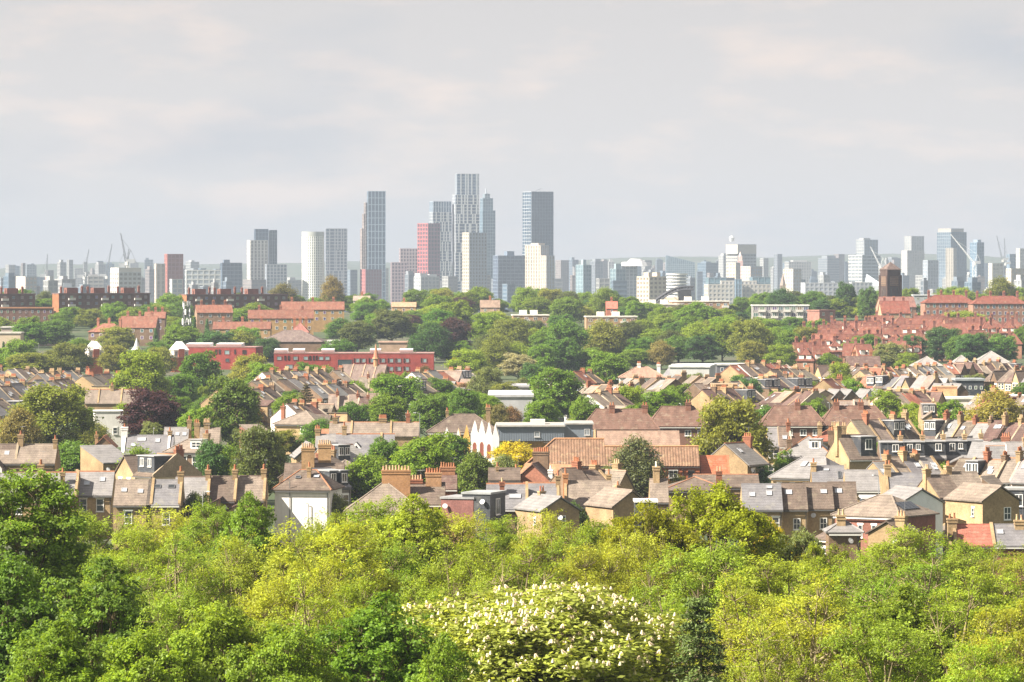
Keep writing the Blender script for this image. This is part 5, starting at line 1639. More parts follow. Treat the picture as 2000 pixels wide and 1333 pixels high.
    put('lamp_post', Geo().tube((.9, -4.5, -3), (.9, -4.5, 5.2), .07, .05, 6).tube((.9, -4.5, 5.2), (.5, -4.5, 5.3), .04, .04, 5), 'metal', o, (.2, .2, .2))
    o = H(664, 952, 3.4, D=612, roof=SL, rmat='slate', wall=(.34, .30, .27), d=10, rise=2.2, he=7.4, rot=34, wins=[(-1, 4.8, 1, 1.6), (.9, 4.8, 1, 1.6), (-1, 1.8, 1, 1.6), (.9, 1.8, 1, 1.6)], label='narrow terraced front with paired sash windows right of the big white house',
          dorm=[(-.8, 1.2, ((0, .8, 1.2),)), (.9, 1.2, ((0, .8, 1.2),))])
    H(612, 938, 8.5, roof=TB, rmat='tile', wall=YB2, d=9, rise=2.0, label='brown roof with two great stacks of cream pots behind the big white house', chim=[(-.9, -1.2, 1.8, .9, 2.4, 6, POTC, (.36, .23, .12)), (1.4, .6, 1.8, .9, 2.8, 6, POTC, (.36, .23, .12))])
    H(690, 925, 5.0, roof=TT, rmat='tile', wall=(.46, .34, .25), d=8, rise=1.8, rot=20, label='low pinkish roof and wall right of the twin pot stacks', form='hip')
    # ---------------- roofs rising out of the wood in the middle
    H(750, 1000, 9.5, form='hip', roof=TT, rmat='tile', wall=YB, d=9, rise=3.4, he=5.0, rl=.8, label='pyramid tan roof with a long stack of nine pots, half hidden by the wood', chim=[(1.4, .4, 3.6, 1.0, 1.6, 9, POTC, (.36, .20, .10))])
    LAND.append(('the long stack of nine pots', 762, 945))
    H(832, 985, 4.8, roof=TB, rmat='tile', wall=RB, d=8, rise=2.4, label='brown roof with two rows of orange pots right of the nine-pot stack', chim=[(-1.4, 0, 1.7, .8, .5, 5, POTC, RB), (.9, -.4, 2.0, .9, 1.4, 6, TC, (.34, .20, .11))])
    H(893, 975, 4.2, form='flat', roof=(.28, .28, .29), wall=(.22, .10, .09), d=6, he=7.4, rot=-18, rwins=[(-1, 4.8, 1.2, 1.9), (1.2, 4.8, 1.2, 1.9)], label='dark flat-roofed loft box with maroon side wall at the edge of the wood', style='door')
    H(930, 966, 3.6, form='flat', roof=(.30, .31, .32), wall=SLD, wmat='slate', d=6, he=8.0, rot=-18, rwins=[(0, 5.4, 1.6, 2.0)], label='dark slate-clad loft box just right of the maroon-sided box', style='door')
    H(868, 955, 3.4, roof=TM, rmat='tile', wall=RB, d=6, rise=1.8, label='small maroon roof with a brick stack of orange pots below the round dark trees', chim=[(.4, 0, 2.0, .8, 1.0, 6, TC, (.36, .18, .1))])
    # slate terrace
    H(990, 994, 5.2, roof=SL, rmat='slate', wall=YB2, wins=[(-1.4, 3.4, .9, 1.4)], sky=[(1.0, .45, 1.5, .8)], chim=[(-.6, -1.8, .6, .6, .4, 1, POTC, RB)], par=(2.5,), rcol=TO_, label='blue-grey slate house with one long rooflight and a low red chimney')
    LAND.append(('the slate house with one long rooflight', 990, 975))
    H(1056, 992, 4.4, roof=SL, rmat='slate', wall=YB2, chim=[(2.2, 0, .6, 1.6, 1.0, 3, TC, YB2)], par=(2.2,), rcol=TO_, label='plain blue-grey slate house behind the left gabled wing', wins=[(-1.2, 3, .9, 1.4)])
    H(1095, 997, 5.0, form='front', roof=SL2, rmat='slate', wall=YB2, d=8, rise=1.5, he=5.0, rot=24, D=560, wins=[(.2, 3.0, .95, 1.35, 'cross')], lwins=[(-2, 3.2, .5, .8)], label='yellow brick gabled wing with one white cross-barred window, left of its pair', name='rear_wing', chim=[(.2, 2.0, .7, .6, .5, 2, TC, YB)])
    LAND.append(('the gabled wing with cross-barred window', 1095, 1000))
    H(1150, 988, 6.0, roof=TT, rmat='tile', wall=YB, chim=[(-2.9, 0, .6, 1.6, 1.0, 3, TC, (.40, .20, .10)), (2.6, .3, .6, .8, .9, 2, TC, YB)], par=(-2.9,), label='tan-tiled house between the two gabled wings')
    H(1235, 989, 5.2, form='front', roof=TT, rmat='tile', wall=YB2, d=8, rise=1.8, he=5.0, rot=24, D=565, wins=[(.9, 3.1, .9, 1.3, 'cross')], label='yellow brick gabled wing with tan roof, right of its pair', name='rear_wing', chim=[(.4, 1.0, .5, .6, .5, 1, TC, YB)])
    H(1262, 982, 2.6, form='flat', roof=(.66, .66, .65), wall=SLD, wmat='slate', d=5, he=8.0, rot=0, wins=[(.4, 5.6, 1.4, 1.9, 'door')], label='dark loft dormer with tall white window beside the brick stack', name='loft_dormer', chim=[])
    H(1288, 980, 2.4, roof=TT, rmat='tile', wall=YB, d=7, rise=2.6, label='narrow house with a tall yellow brick stack and white cowl', chim=[(-.3, 0, .8, 1.4, 1.7, 2, (.7, .68, .6), YB)])
    H(1360, 958, 8.5, form='hip', roof=TB, rmat='tile', wall=YB2, d=9, rise=1.6, label='low brown hipped roof behind the tall oak', chim=[(3.2, -1.2, .8, .8, .8, 2, POTC, RB)], rcol=TO_)
    H(1420, 952, 9.0, roof=TB, rmat='tile', wall=YB2, d=9, rise=1.4, label='long low brown roof behind the top of the oak', rcol=TO_)
    # house cluster left of slate terrace: red gable with pots
    H(1040, 940, 5.2, form='front', roof=TM, rmat='tile', wall=(.36, .16, .11), d=8, rise=2.3, he=5.4, rot=-8, label='maroon-roofed red gable with white corner chimneys', chim=[(-2.6, -2.4, .8, .8, -.6, 1, TC, WP), (2.4, -2.4, .6, .8, -.8, 1, (.6, .6, .58), WP), (.4, 2.2, 2.2, 1.0, 1.6, 8, TC, BB)])
    LAND.append(('the maroon-roofed red gable', 1020, 930))
    H(985, 938, 4.6, roof=TB, rmat='tile', wall=RB, d=7, rise=1.4, label='small brown roof left of the maroon-roofed red gable', chim=[(-1.0, -1, .4, .4, .4, 1)])
    # ---------------- pantiled building
    D = 690
    k = D / F
    zg = ground_z(D)
    o = thing('pantiled_building', '', 'building', (X(1200, D), D, zg), 0, None, 'long red-brick building with ribbed orange pantile roof, hipped at its left end', 1200, 890)
    LAND.append(('the pantiled building', 1200, 890))
    xr = lambda p: (p - 1200) * k
    zz = lambda p: Z(p, D) - zg
    ze, z1, z2 = zz(911), zz(862), zz(876)
    put('wall', Geo().box(xr(1032), xr(1367), 0, 10, -2, ze - .1), 'brick', o, (.33, .115, .06))
    PT = (.185, .112, .074)
    sl = [(1024, 911, 0), (1367, 911, 0), (1367, 876, 5.0), (1182, 876, 5.0), (1182, 862, 7.0), (1084, 862, 7.0)]
    n = 62
    g = Geo()
    V, FF = [], []
    for i in range(n * 4 + 1):               # ribbed sheet: one roll every half metre
        p = 1024 + (1367 - 1024) * i / (n * 4)
        bump = (0, .04, .06, .04)[i % 4]
        topy = 862 if p < 1182 else 876
        if p < 1084:
            topy = 911 - (911 - 862) * (p - 1024) / 60
        dep = (911 - topy) / 49 * 7.0
        V += [(xr(p), -.3 - bump * .3, ze + bump), (xr(p), dep, zz(topy) + bump)]
    FF = [(2 * i, 2 * i + 2, 2 * i + 3, 2 * i + 1) for i in range(n * 4)]
    rf = put('roof', g.add(V, FF), 'pantile', o, PT)
    put('rear_slope', Geo().add([(xr(1084), 7, z1), (xr(1182), 7, z1), (xr(1182), 14, ze), (xr(1030), 14, ze), (xr(1024), -.3, ze), (xr(1182), 5, z2 - .02), (xr(1367), 5, z2 - .02), (xr(1367), 10.3, ze)],
                              [(0, 1, 2, 3), (4, 0, 3), (5, 6, 7, 2)]), 'pantile', o, PT)
    put('ridge', Geo().tube((xr(1084), 7, z1 + .1), (xr(1182), 7, z1 + .1), .16, .16, 6).tube((xr(1182), 5, z2 + .1), (xr(1367), 5, z2 + .1), .16, .16, 6).tube((xr(1024), -.3, ze + .15), (xr(1084), 7, z1 + .1), .15, .15, 6), 'terracotta', rf, (.40, .22, .12), kind='stuff')
    put('gable_cheek', Geo().add([(xr(1181.9), 5, z2), (xr(1181.9), 7, z1), (xr(1181.9), 7, z2 - 1)], [(0, 2, 1)]), 'brick', o, (.3, .12, .07))
    put('gutter', Geo().box(xr(1030), xr(1367), -.5, -.34, ze - .25, ze - .1), 'paint', o, (.06, .05, .05))
    for p, w_, h_ in ((1120, 1.3, 1.3), (1154, 1.5, 1.3), (1190, 1.2, 1.3), (1252, 1.3, 1.2), (1315, 1.4, 1.2), (1350, 1.0, 1.2)):
        window(o, xr(p), 0, ze - 1.75, w_, h_, 'cross', frame=(.10, .07, .06) if p != 1315 else (.7, .7, .7), glass=(.05, .05, .05))
    for p in (1134, 1334):
        put('downpipe', Geo().tube((xr(p), -.1, -2), (xr(p), -.1, ze - .2), .07, .07, 6), 'paint', o, (.05, .04, .04))
    # its brick gable wing
    D2 = 668
    o2 = thing('brick_wing', '', 'building', (X(1080, D2), D2, zg), math.radians(-38), None, 'red-brick wing with ribbed tile roof slanting down towards the slate terrace', 1085, 930)
    hw = Z(945, D2) - zg
    gable_walls(o2, 9.5, 6.4, hw, 2.6, -2, (.34, .115, .06))
    rr = gable_roof(o2, 9.5, 6.4, hw, 2.6, (.30, .15, .085), 'tile', ov=.25)
    put('tile_rib', Geo().box(-4.75, 4.75, -.05, .05, hw + 2.75, hw + 2.85), 'terracotta', rr, (.36, .2, .12))
    # red tiled annex right of it
    o = thing('red_tiled_annex', '', 'building', (X(1396, D), D, zg), 0, None, 'red-tiled annex with sunlit slope at the right end of the pantiled building', 1396, 912)
    wd = 53 * k
    put('wall', Geo().box(-wd / 2, wd / 2, 1.5, 9, -2, zz(932)), 'brick', o, (.33, .12, .065))
    put('roof', Geo().extrude_x([(1.0, zz(932)), (5, zz(894)), (9, zz(932)), (9, zz(932) + .15), (5, zz(894) + .15), (1.0, zz(932) + .15)][::-1], -wd / 2, wd / 2), 'tile', o, (.36, .115, .06))
    put('end_gable', Geo().extrude_x([(1, zz(936)), (9, zz(936)), (9, zz(930)), (5, zz(892)), (1, zz(930))], wd / 2, wd / 2 + .3), 'brick', o, (.36, .13, .07))
    # ---------------- grey clad block, white gables
    D = 815
    k = D / F
    zg = ground_z(D)
    xr = lambda p: (p - 1060) * k
    zz = lambda p: Z(p, D) - zg
    o = thing('grey_clad_block', '', 'building', (X(1060, D), D, zg), 0, None, 'blue-grey metal-clad upper storey with pale flat roof above a brick base', 1060, 842)
    LAND.append(('the grey metal-clad block', 1060, 842))
    put('base', Geo().box(xr(972), xr(1155), .5, 16, -2, zz(862)), 'brick', o, (.40, .25, .11))
    put('cladding', Geo().box(xr(970), xr(1102), 0, 16, zz(862), zz(834)), 'metal', o, (.20, .235, .28))
    put('cladding', Geo().box(xr(1102), xr(1158), 1.5, 16, zz(861), zz(830)), 'metal', o, (.17, .205, .25))
    put('roof', Geo().box(xr(968), xr(1104), -.5, 16, zz(834) + .002, zz(831)), 'felt', o, (.34, .33, .31))
    put('roof', Geo().box(xr(1104), xr(1160), 1.1, 16, zz(830) + .002, zz(827.5)), 'felt', o, (.32, .31, .30))
    for i in range(40):
        x = xr(971) + (xr(1101) - xr(971)) * i / 39
        put('seam', Geo().box(x - .025, x + .025, -.05, -.002, zz(861.5), zz(835)), 'metal', o, (.22, .25, .30))
    put('roof_plant', Geo().box(xr(1036), xr(1065), 5, 9, zz(831), zz(822)), 'metal', o, (.58, .57, .54))
    window(o, xr(1049), -.03, zz(854), 1.0, 1.0, 'plain', frame=(.5, .5, .5), glass=(.3, .33, .36))
    window(o, xr(1147), 1.47, zz(851), 1.0, 1.1, 'plain', frame=(.5, .5, .5), glass=(.3, .33, .36))
    # stepped white gables
    D = 800
    k = D / F
    o = thing('white_gabled_terrace', '', 'building', (X(925, D), D, zg), 0, None, 'row of sharp white and ochre gables with arched red windows', 925, 855)
    LAND.append(('the sharp white gables', 925, 855))
    for i, (p, tp, w_, c) in enumerate(((872, 836, 15, WP), (895, 838, 14, WP), (911, 832, 14, (.58, .36, .10)), (927, 823, 15, WP), (941, 822, 14, WP), (955, 826, 14, WP), (968, 829, 14, WP))):
        x, dep = (p - 925) * k, -1.2 * i * .6
        hz = Z(tp, D) - zg
        a = w_ * k / 2
        gb = put('gable', Geo().extrude_y([(x - a, -2), (x + a, -2), (x + a, hz - 2.2), (x, hz), (x - a, hz - 2.2)], dep, dep + 6 + i), 'plaster', o, c)
        if i in (3, 4, 5):
            put('arched_window', Geo().extrude_y([(x - .32, hz - 6), (x + .32, hz - 6), (x + .32, hz - 4.0), (x + .15, hz - 3.6), (x - .15, hz - 3.6), (x - .32, hz - 4.0)], dep - .06, dep - .004), 'paint', gb, (.26, .09, .06))
    H(905, 845, 13, roof=TB, rmat='tile', wall=YB2, d=9, rise=3.2, form='hip', rot=0, label='brown hipped roof behind the sharp white gables', chim=[(4.5, 0, .8, .8, 1.2, 3), (-3, 0, .5, 1.2, .6, 2)], D=840)
    # ---------------- inter-war blocks with big brown roofs
    for px, py, w_, ch, lab in ((1212, 839, 13.8, (-1.5, 4.6), 'big brown hipped roof with two chimneys right of the grey metal-clad block'), (1325, 833, 11.0, (2.0,), 'big brown hipped roof behind the bright round tree'),
                                (1550, 832, 12.0, (1.0,), 'big brown roof with one chimney right of the big plane tree'), (1672, 832, 13.0, (-3.4, 1.2), 'big brown roof with two chimneys behind the pair of round trees')):
        H(px, py, w_, form='hip', roof=(.145, .085, .065), rmat='tile', wall=(.20, .11, .08), d=10, rise=3.6, he=6.0, wins=[(x, 4.2, 1.2, 1.1, 'case') for x in (-3.4, -.8, 1.8, 4.2)], chim=[(x, -.8, 1.0, .9, .7, 2, TC, (.24, .12, .085)) for x in ch],
          label=lab, name='council_block', cat='building', rl=w_ - 5)
    H(1245, 875, 15.0, roof=(.25, .17, .13), rmat='tile', wall=YB2, d=11, rise=2.6, he=4.2, label='low wide tan-brown roof behind the pantiled building', name='hall_building', cat='building', par=(-7.4,))
    # ---------------- right middle
    H(1575, 892, 8.0, form='hip', roof=SL2, rmat='slate', wall=YB, d=8, rise=3.2, rot=-10, label='hip-roofed slate house with white dormer and red ridges, right of the plane tree', chim=[(-2.9, -2.4, .7, .7, -.6, 1, TC, BB), (3.6, -1.0, .9, .8, .8, 2, TC, BB), (4.8, -1, .9, .8, .8, 2, TC, BB)], rcol=TO_)
    dormer(ALL[-1][0], 1.2, -2.6, .6, 6.6, 8.4, 1.9, WP, ((0, 1.1, 1.1),), mat='plaster')
    LAND.append(('the slate house with white dormer', 1575, 880))
    H(1625, 862, 6.0, form='hip', roof=TR, rmat='tile', wall=YB, d=7, rise=2.2, label='bright red-orange hipped roof behind yellow chimneys', chim=[(-2, -2, .7, .7, .5, 3, POTC), (.4, -2, .7, .7, .5, 3, POTC), (2.2, -2, .7, .7, .4, 2, POTC)], rcol=TO_)
    H(1560, 934, 8.6, form='hip', roof=SL2, rmat='slate', wall=YB, d=10, rise=2.8, he=6.2, rot=-30, rl=3.5, lwins=[], wins=[(-3.0, 4.0, .6, 1.4), (-1.0, 4.0, .6, 1.4), (1.0, 4.0, .6, 1.4), (3.0, 4.0, .6, 1.4)], sky=[(-.6, .6, .8, 1.3), (.6, .6, .8, 1.3)],
      label='pale slate hipped hall with a row of white windows on its sunlit side', name='chapel_hall', cat='building')
    LAND.append(('the pale slate hall', 1560, 925))
    H(1622, 955, 4.6, roof=SL, rmat='slate', wall=YB, rise=2.8, sky=[(-.4, .8, .8, .5), (1.4, .55, .5, 1.6, True)], par=(2.3,), chim=[(-2.1, -.8, .7, .7, .6, 1, TC, YB)], label='slate house with yellow gable end and one white rooflight, below the pale slate hall', ov=.1)
    H(1686, 958, 4.6, roof=SL2, rmat='slate', wall=YB2, rise=2.4, label='plain pale slate house with ragged eaves', chim=[])
    o = H(1710, 975, 3.0, form='flat', roof=(.55, .55, .55), wall=SLD, wmat='slate', d=5, he=8.3, wins=[(-.7, 6.4, .75, .9, 'cross'), (.8, 6.4, .75, .9, 'cross')], label='dark loft dormer with two white windows above the solar-panelled house', name='loft_dormer')
    H(1490, 995, 5.0, roof=SL, rmat='slate', wall=YB, rise=2.8, wins=[(1.6, 3.4, .9, 1.4)], sky=[(-1.2, .55, .7, .8), (.9, .6, .7, .9), (1.0, .85, .7, .5)], label='blue slate house with three rooflights right of the oak')
    for i, px in enumerate((1550, 1602, 1648)):
        H(px, 994 - i, 3.6 if i != 1 else 3.5, roof=TB, rmat='tile', wall=YB, rise=2.8 + .03 * i, wins=[(.4, 3.2, .9, 1.4, 'cross')], sky=[(-.5, .62, .9, .9)] if i != 1 else [(.6, .62, .8, .8)], label=['brown-tiled house with one rooflight, left of three behind the dark bush', 'brown-tiled house half hidden by the dark bush', 'brown-tiled house with one rooflight, right of three behind the dark bush'][i])
    # solar house
    o = H(1693, 1008, 8.0, form='hip', roof=TT, rmat='tile', wall=(.24, .11, .085), d=8.5, rise=2.1, he=5.6, rot=-33, rl=1.6, wins=[(-2.4, 3.2, .55, 1.4), (-.8, 3.2, .55, 1.4), (.9, 3.2, .55, 1.4), (2.5, 3.2, .55, 1.4)], D=505, label='hip-roofed brick house with solar panels on two slopes', name='solar_house')
    LAND.append(('the solar-panelled house', 1693, 1005))
    kk = math.atan2(2.1, 4.6)
    for i in range(3):
        p = put('solar_panel', Geo().box(-1.5, 1.5, -.4, .4, 0, .06), 'solar', o, (.28, .33, .40), loc=(-.3, -3.3 + i * .85, 5.95 + i * .85 * .456))
        p.rotation_euler = (kk, 0, 0)
    k2 = math.atan2(2.1, 3.5)
    for i in range(4):
        p = put('solar_panel', Geo().box(-.7, .7, -.42, .42, 0, .06), 'solar', o, (.02, .025, .035), loc=(2.75, -1.5 + i * .95, 6.62))
        p.rotation_euler = (0, k2, 0)
    H(1650, 1040, 3.4, form='hip', roof=SL2, rmat='slate', wall=BB, d=5, rise=1.2, he=4.6, label='small slate roof with yellow chimney left of the solar-panelled house', chim=[(-.3, -1, .9, .9, .5, 2, POTC, YB)], D=492)
    H(1732, 1042, 4.2, form='front', roof=TB, rmat='tile', wall=YB2, d=4.5, rise=1.2, he=4.6, rot=-24, label='low brown gabled roof with stout yellow chimney below the solar-panelled house', chim=[(1.4, -1.6, 1.0, .9, .6, 3, POTC, YB)], D=490)
    # white house and its brown neighbours
    H(1778, 975, 5.4, roof=SL, rmat='slate', wall=YB, d=9, rise=2.9, he=6.2, label='slate-roofed house with bright yellow gable end, left of the pale blue house', chim=[(-2.5, -.4, .8, .8, 1.2, 2, TC, YB)], par=(-2.7,), D=575)
    H(1801, 982, 5.4, form='front', roof=SL2, rmat='slate', wall=PB, wmat='plaster', d=7.5, rise=1.5, he=6.2, rot=20, D=545, wins=[(.3, 4.2, .85, 1.2, 'sash'), (.3, 1.4, .85, 1.2, 'sash')], lwins=[(-1, 4.4, .4, .8)], label='pale blue rendered gabled house with white sunlit side', name='pale_blue_house')
    LAND.append(('the pale blue house', 1801, 1000))
    H(1858, 972, 3.2, roof=TB, rmat='tile', wall=YB2, d=8, rise=2.4, he=6.6, D=560, rot=20, wins=[(-.2, 4.4, 1.0, 1.6), (-.2, 1.2, 1.0, 1.6)], label='narrow brown brick house with two big white sash windows', chim=[(-1.4, 0, .7, .9, .9, 2, POTC, YB)])
    H(1897, 975, 4.4, roof=TT, rmat='tile', wall=YB2, d=8, rise=3.0, he=6.4, D=565, rot=14, wins=[(1.0, 3.4, .9, 1.7, 'cross')], label='tan-tiled brown brick house with white cross-barred window right of the narrow one', par=(-2.2,), chim=[(-1.6, 0, .7, .9, .9, 2, TC, YB)])
    H(1955, 978, 5.2, form='front', roof=TT, rmat='tile', wall=YB, d=8, rise=1.6, he=6.2, rot=28, D=545, wins=[(.9, 3.9, 1.0, 1.5, 'cross')], lwins=[(-2, 4.3, .5, 1.0)], label='tan-roofed gabled wing with sunlit yellow side at the right', name='rear_wing')
    LAND.append(('the tan-roofed wing at the right', 1955, 990))
    H(1990, 958, 4.0, form='flat', roof=(.30, .30, .30), wall=SLD, wmat='slate', d=5, he=8.0, rot=-12, wins=[(0, 6.0, 1.0, 1.5, 'door')], label='dark loft box cut by the right edge', name='loft_dormer')
    H(1905, 1066, 4.2, roof=(.30, .11, .08), rmat='tile', wall=RB, d=7, rise=2.0, par=(-2.1, 2.1), he=5.0, label='red-tiled roof between pale party walls low at the right', chim=[(-2.3, -.6, 1.0, .9, .8, 2, TC, YB)])
    H(1975, 1066, 4.0, roof=SL, rmat='slate', wall=RB, d=7, rise=2.0, he=5.0, sky=[(-1, .6, .7, .9)], label='slate roof with rooflight low at the right edge', chim=[(1.2, -.6, 1.0, .8, .6, 2, POTC, YB)])
    H(1672, 1068, 3.6, roof=SL, rmat='slate', wall=YB2, d=7, rise=1.8, he=5.0, sky=[(-.4, .5, .7, .8, True)], par=(1.8,), label='low slate roof with dark rooflight above the right part of the wood')
    H(1725, 1068, 3.6, roof=(.30, .14, .10), rmat='tile', wall=YB2, d=7, rise=1.8, he=5.0, label='low red-brown roof above the right part of the wood', chim=[(-1.7, -.6, 1.0, .8, .2, 3, TC, RB)])
    # dark slate loft row
    o = H(1688, 897, 5.0, roof=TB, rmat='tile', wall=YB, d=9, rise=3.4, he=6.6, rot=20, wins=[(1.4, 3.4, 1.0, 1.8)], label='yellow gabled house with dark loft dormer at the left end of the loft row', dorm=[(.9, 2.6, ((0, 1.1, 1.6),))], chim=[(-2.4, 0, .7, 1.2, 1.5, 3, POTC, YB)])
    LAND.append(('the dark loft row', 1790, 880))
    for i, px in enumerate((1742, 1785, 1826, 1868, 1900)):
        H(px, 897 - i, 3.6, roof=SL2, rmat='slate', wall=BB, d=8, rise=2.6, he=6.0, dorm=[(0, 3.3, ((-.6, .9, 1.2), (.7, .7, .9)) if i % 2 else ((.6, 1.0, 1.1),))], label='house with dark slate-clad loft dormer, %s of the loft row' % ['second', 'third', 'fourth', 'fifth', 'last'][i], chim=[(1.7, .4, .6, 1.2, .9, 4, HRNG.choice([POTC, TC]), YB)],
          wing=(-.6, 2.2, 4, 5.0, 1.2, 'monor', [(0, 3.2, .8, 1.2)]) if i in (1, 3) else None)
    # ---------------- white hip house and works, centre right distance
    H(1255, 738, 12.0, form='hip', roof=(.32, .2, .15), rmat='tile', wall=WP, wmat='plaster', d=9, rise=2.8, he=6.5, wins=[(x, 4.2, .8, 1.2) for x in (-4.4, -2.2, 0, 2.2, 4.4)] + [(x, 1.2, .8, 1.4) for x in (-4.4, -2.2, 0, 2.2, 4.4)], label='white rendered villa with hipped tan roof and white chimneys', chim=[(-.8, 0, .9, .9, .8, 3, TC, WP), (4.4, 0, .9, .9, .6, 3, TC, WP)], name='villa', far=True)
    LAND.append(('the white rendered villa', 1255, 738))
    slab(1308, 1385, 718, 1330, wall=(.5, .5, .5), wmat='plaster', floors=1, h=5, rcol=(.62, .62, .62), d=30, label='wide pale flat works roof right of the white villa', win=False, name='works_building', rot=-6)
    H(1362, 738, 7.0, form='front', roof=SL, rmat='slate', wall=(.46, .34, .2), d=14, rise=3.6, he=3.6, rot=30, label='ochre gable with dark slate roof before the pale works roof', name='hall_building', cat='building', far=True)
    H(1415, 752, 6.0, form='flat', roof=(.45, .3, .2), wall=(.52, .30, .16), d=5, he=8.5, label='plain orange-buff brick box tower right of the ochre gable', name='stair_block', cat='building', far=True)
    slab(1400, 1462, 714, 1420, wall=(.13, .13, .15), wmat='metal', floors=2, h=6, rcol=(.5, .5, .5), label='dark flat-roofed workshop with white window frames', win=True, bay=3, ww=1.0, name='works_building')
    slab(1455, 1520, 745, 1240, wall=(.52, .50, .46), wmat='plaster', floors=1, h=5, rcol=(.6, .58, .55), label='low pale flat roof right of the orange-buff box', win=False, name='works_building', d=22)
    slab(955, 1040, 776, 1050, wall=(.4, .4, .42), wmat='plaster', floors=1, h=4, rcol=(.42, .42, .44), label='wide grey flat roof left of the bright round tree', win=False, name='works_building', d=40)
    slab(930, 1032, 757, 1200, wall=(.35, .35, .36), wmat='plaster', floors=1, h=5, rcol=(.34, .34, .36), label='grey flat-roofed sheds with small roof cowls', win=True, bay=4, name='works_building', d=22)
    slab(1128, 1196, 765, 1130, wall=(.2, .24, .28), wmat='metal', floors=1, h=5, rcol=(.3, .32, .34), label='dark blue-grey flat shed right of the bright round tree', win=False, name='works_building', d=18)
    slab(1655, 1720, 716, 1480, wall=YB2, floors=1, h=4, roof='gable', rise=3.0, rcol=TM, rmat='tile', label='maroon-roofed cottage with tall chimney below the estate trees', win=False, name='cottage', cat='house', chims=2)
    for px0, px1, ev, ri, lab in ((1785, 1842, 716, 3.0, 'pale grey shallow roof under the dark estate trees'), (1858, 1905, 716, 3.4, 'pale grey hipped school-hall roof, left of the stepped one'), (1900, 1980, 714, 4.4, 'large pale grey stepped hall roof at the right')):
        slab(px0, px1, ev, 1440, wall=(.42, .32, .22), floors=1, h=4, roof='hip', rise=ri, rcol=(.27, .25, .24), rmat='slate', label=lab, win=False, name='hall_building', d=14)
    # black clad terrace and white house on the right
    slab(1868, 1922, 744, 1190, wall=(.035, .04, .05), wmat='slate', floors=1, fh=3.2, h=6, rcol=(.25, .27, .29), label='black slate-clad top floor with a line of small white windows', bay=1.2, ww=.7, wh=.9, name='clad_terrace')
    LAND.append(('the black slate-clad terrace', 1895, 750))
    H(1848, 757, 5.0, form='flat', roof=(.5, .3, .2), wall=(.54, .31, .17), d=6, he=8.5, label='orange brick end wall left of the black slate-clad terrace', chim=[], far=True, name='corner_house')
    H(1990, 775, 4.0, form='flat', roof=(.6, .6, .6), wall=WP, wmat='plaster', d=7, he=8.5, wins=[(0, 5.4, .8, 1.2)], label='white rendered house at the right edge', far=True, name='white_house')
    H(1930, 785, 3.2, form='front', roof=TM, rmat='tile', wall=YB, d=6, rise=2.0, he=5.5, rot=-40, label='yellow gabled house with tall chimney, left of the white house at the right edge', chim=[(-.6, 0, 1.2, .8, 1.0, 3, TC, YB)], far=True)
    slab(1740, 1812, 765, 1080, wall=(.44, .28, .14), floors=1, h=6.5, rcol=(.4, .32, .25), label='flat-topped yellow brick house with two white windows right of the small grey gables', bay=4, ww=1.0, wh=1.4, name='corner_house', cat='house', d=8)
    for i, (px, c) in enumerate(((1612, (.40, .30, .2)), (1640, BB), (1664, BB), (1700, (.48, .50, .56)), (1722, (.25, .26, .3)), (1840, BB), (1860, BB), (1878, BB))):
        H(px, 778 if i < 5 else 766, 3.4 if i else 6.5, form='front', roof=SL2 if i else TT, rmat='slate' if i else 'tile', wall=c, d=9, rise=1.8, he=5.2, rot=12, wins=[(0, 3.2, .8, 1.2)] if i in (3, 4) else (), far=True,
          look=['wide tan-roofed gable', 'dark brick gable', 'dark brick gable', 'pale blue gable', 'grey gable', 'narrow dark gable', 'narrow dark gable', 'narrow dark gable'][i], group='small gables in a line', name='gabled_house')
    # long pale shopfront strips
    slab(1812, 1925, 780, 1040, wall=(.70, .66, .60), wmat='plaster', floors=1, h=3, rcol=(.68, .66, .62), label='long white-walled single-storey strip before the black slate-clad terrace', win=False, name='shop_row', d=8)
    slab(560, 640, 786, 1060, wall=(.46, .44, .40), wmat='plaster', floors=1, h=4, rcol=(.55, .54, .52), label='pale flat roof with white trusses right of the dark olive conifer', win=False, name='works_building', d=20)
    # ---------------- terraces (eave photo points)
    G = 'SL SL2 TB TT'
    row(-10, 905, 30, 905, 1, roofs='TB')
    row(0, 812, 60, 806, 3, roofs='TT SL2 TB', wing=0)
    row(0, 786, 75, 782, 3, roofs='TT TT SL2', wing=0, rise=3.4)
    row(80, 770, 165, 764, 5, roofs='TT SL2 TB', wing=.2)
    row(0, 765, 60, 762, 4, roofs='TT TO SL2', wing=.2)
    row(100, 752, 180, 748, 6, roofs='TT SL2 TB', wing=.2)
    row(0, 745, 90, 742, 7, roofs='SL2 TT TB', wing=.1)
    row(190, 757, 260, 752, 4, roofs='TB TT', wing=.2)
    row(455, 790, 560, 784, 5, roofs='TT TB TM', wing=.2)
    row(520, 766, 640, 760, 7, roofs='TT TT TB SL2', wing=.4, white=.3)
    row(535, 750, 690, 745, 9, roofs='TT TB SL2', wing=.4, white=.3)
    row(630, 778, 720, 774, 5, roofs='TT TB SL2', wing=.4, white=.3)
    row(640, 800, 720, 800, 4, roofs='TM TT', wing=.3)
    row(590, 818, 660, 815, 4, roofs='TM TB', wing=.3)
    row(700, 760, 720, 760, 1, roofs='TT')
    row(820, 768, 900, 762, 5, roofs='TT SL2 TB', wing=.5, white=.4)
    row(830, 750, 940, 745, 7, roofs='TT SL2 TR', wing=.4, white=.35)
    row(1100, 752, 1180, 748, 5, roofs='TB TT TR', wing=.3)
    row(1110, 775, 1210, 778, 5, roofs='TT TB', wing=.2)
    row(1195, 760, 1290, 766, 6, roofs='TT TB SL2', wing=.3, white=.3)
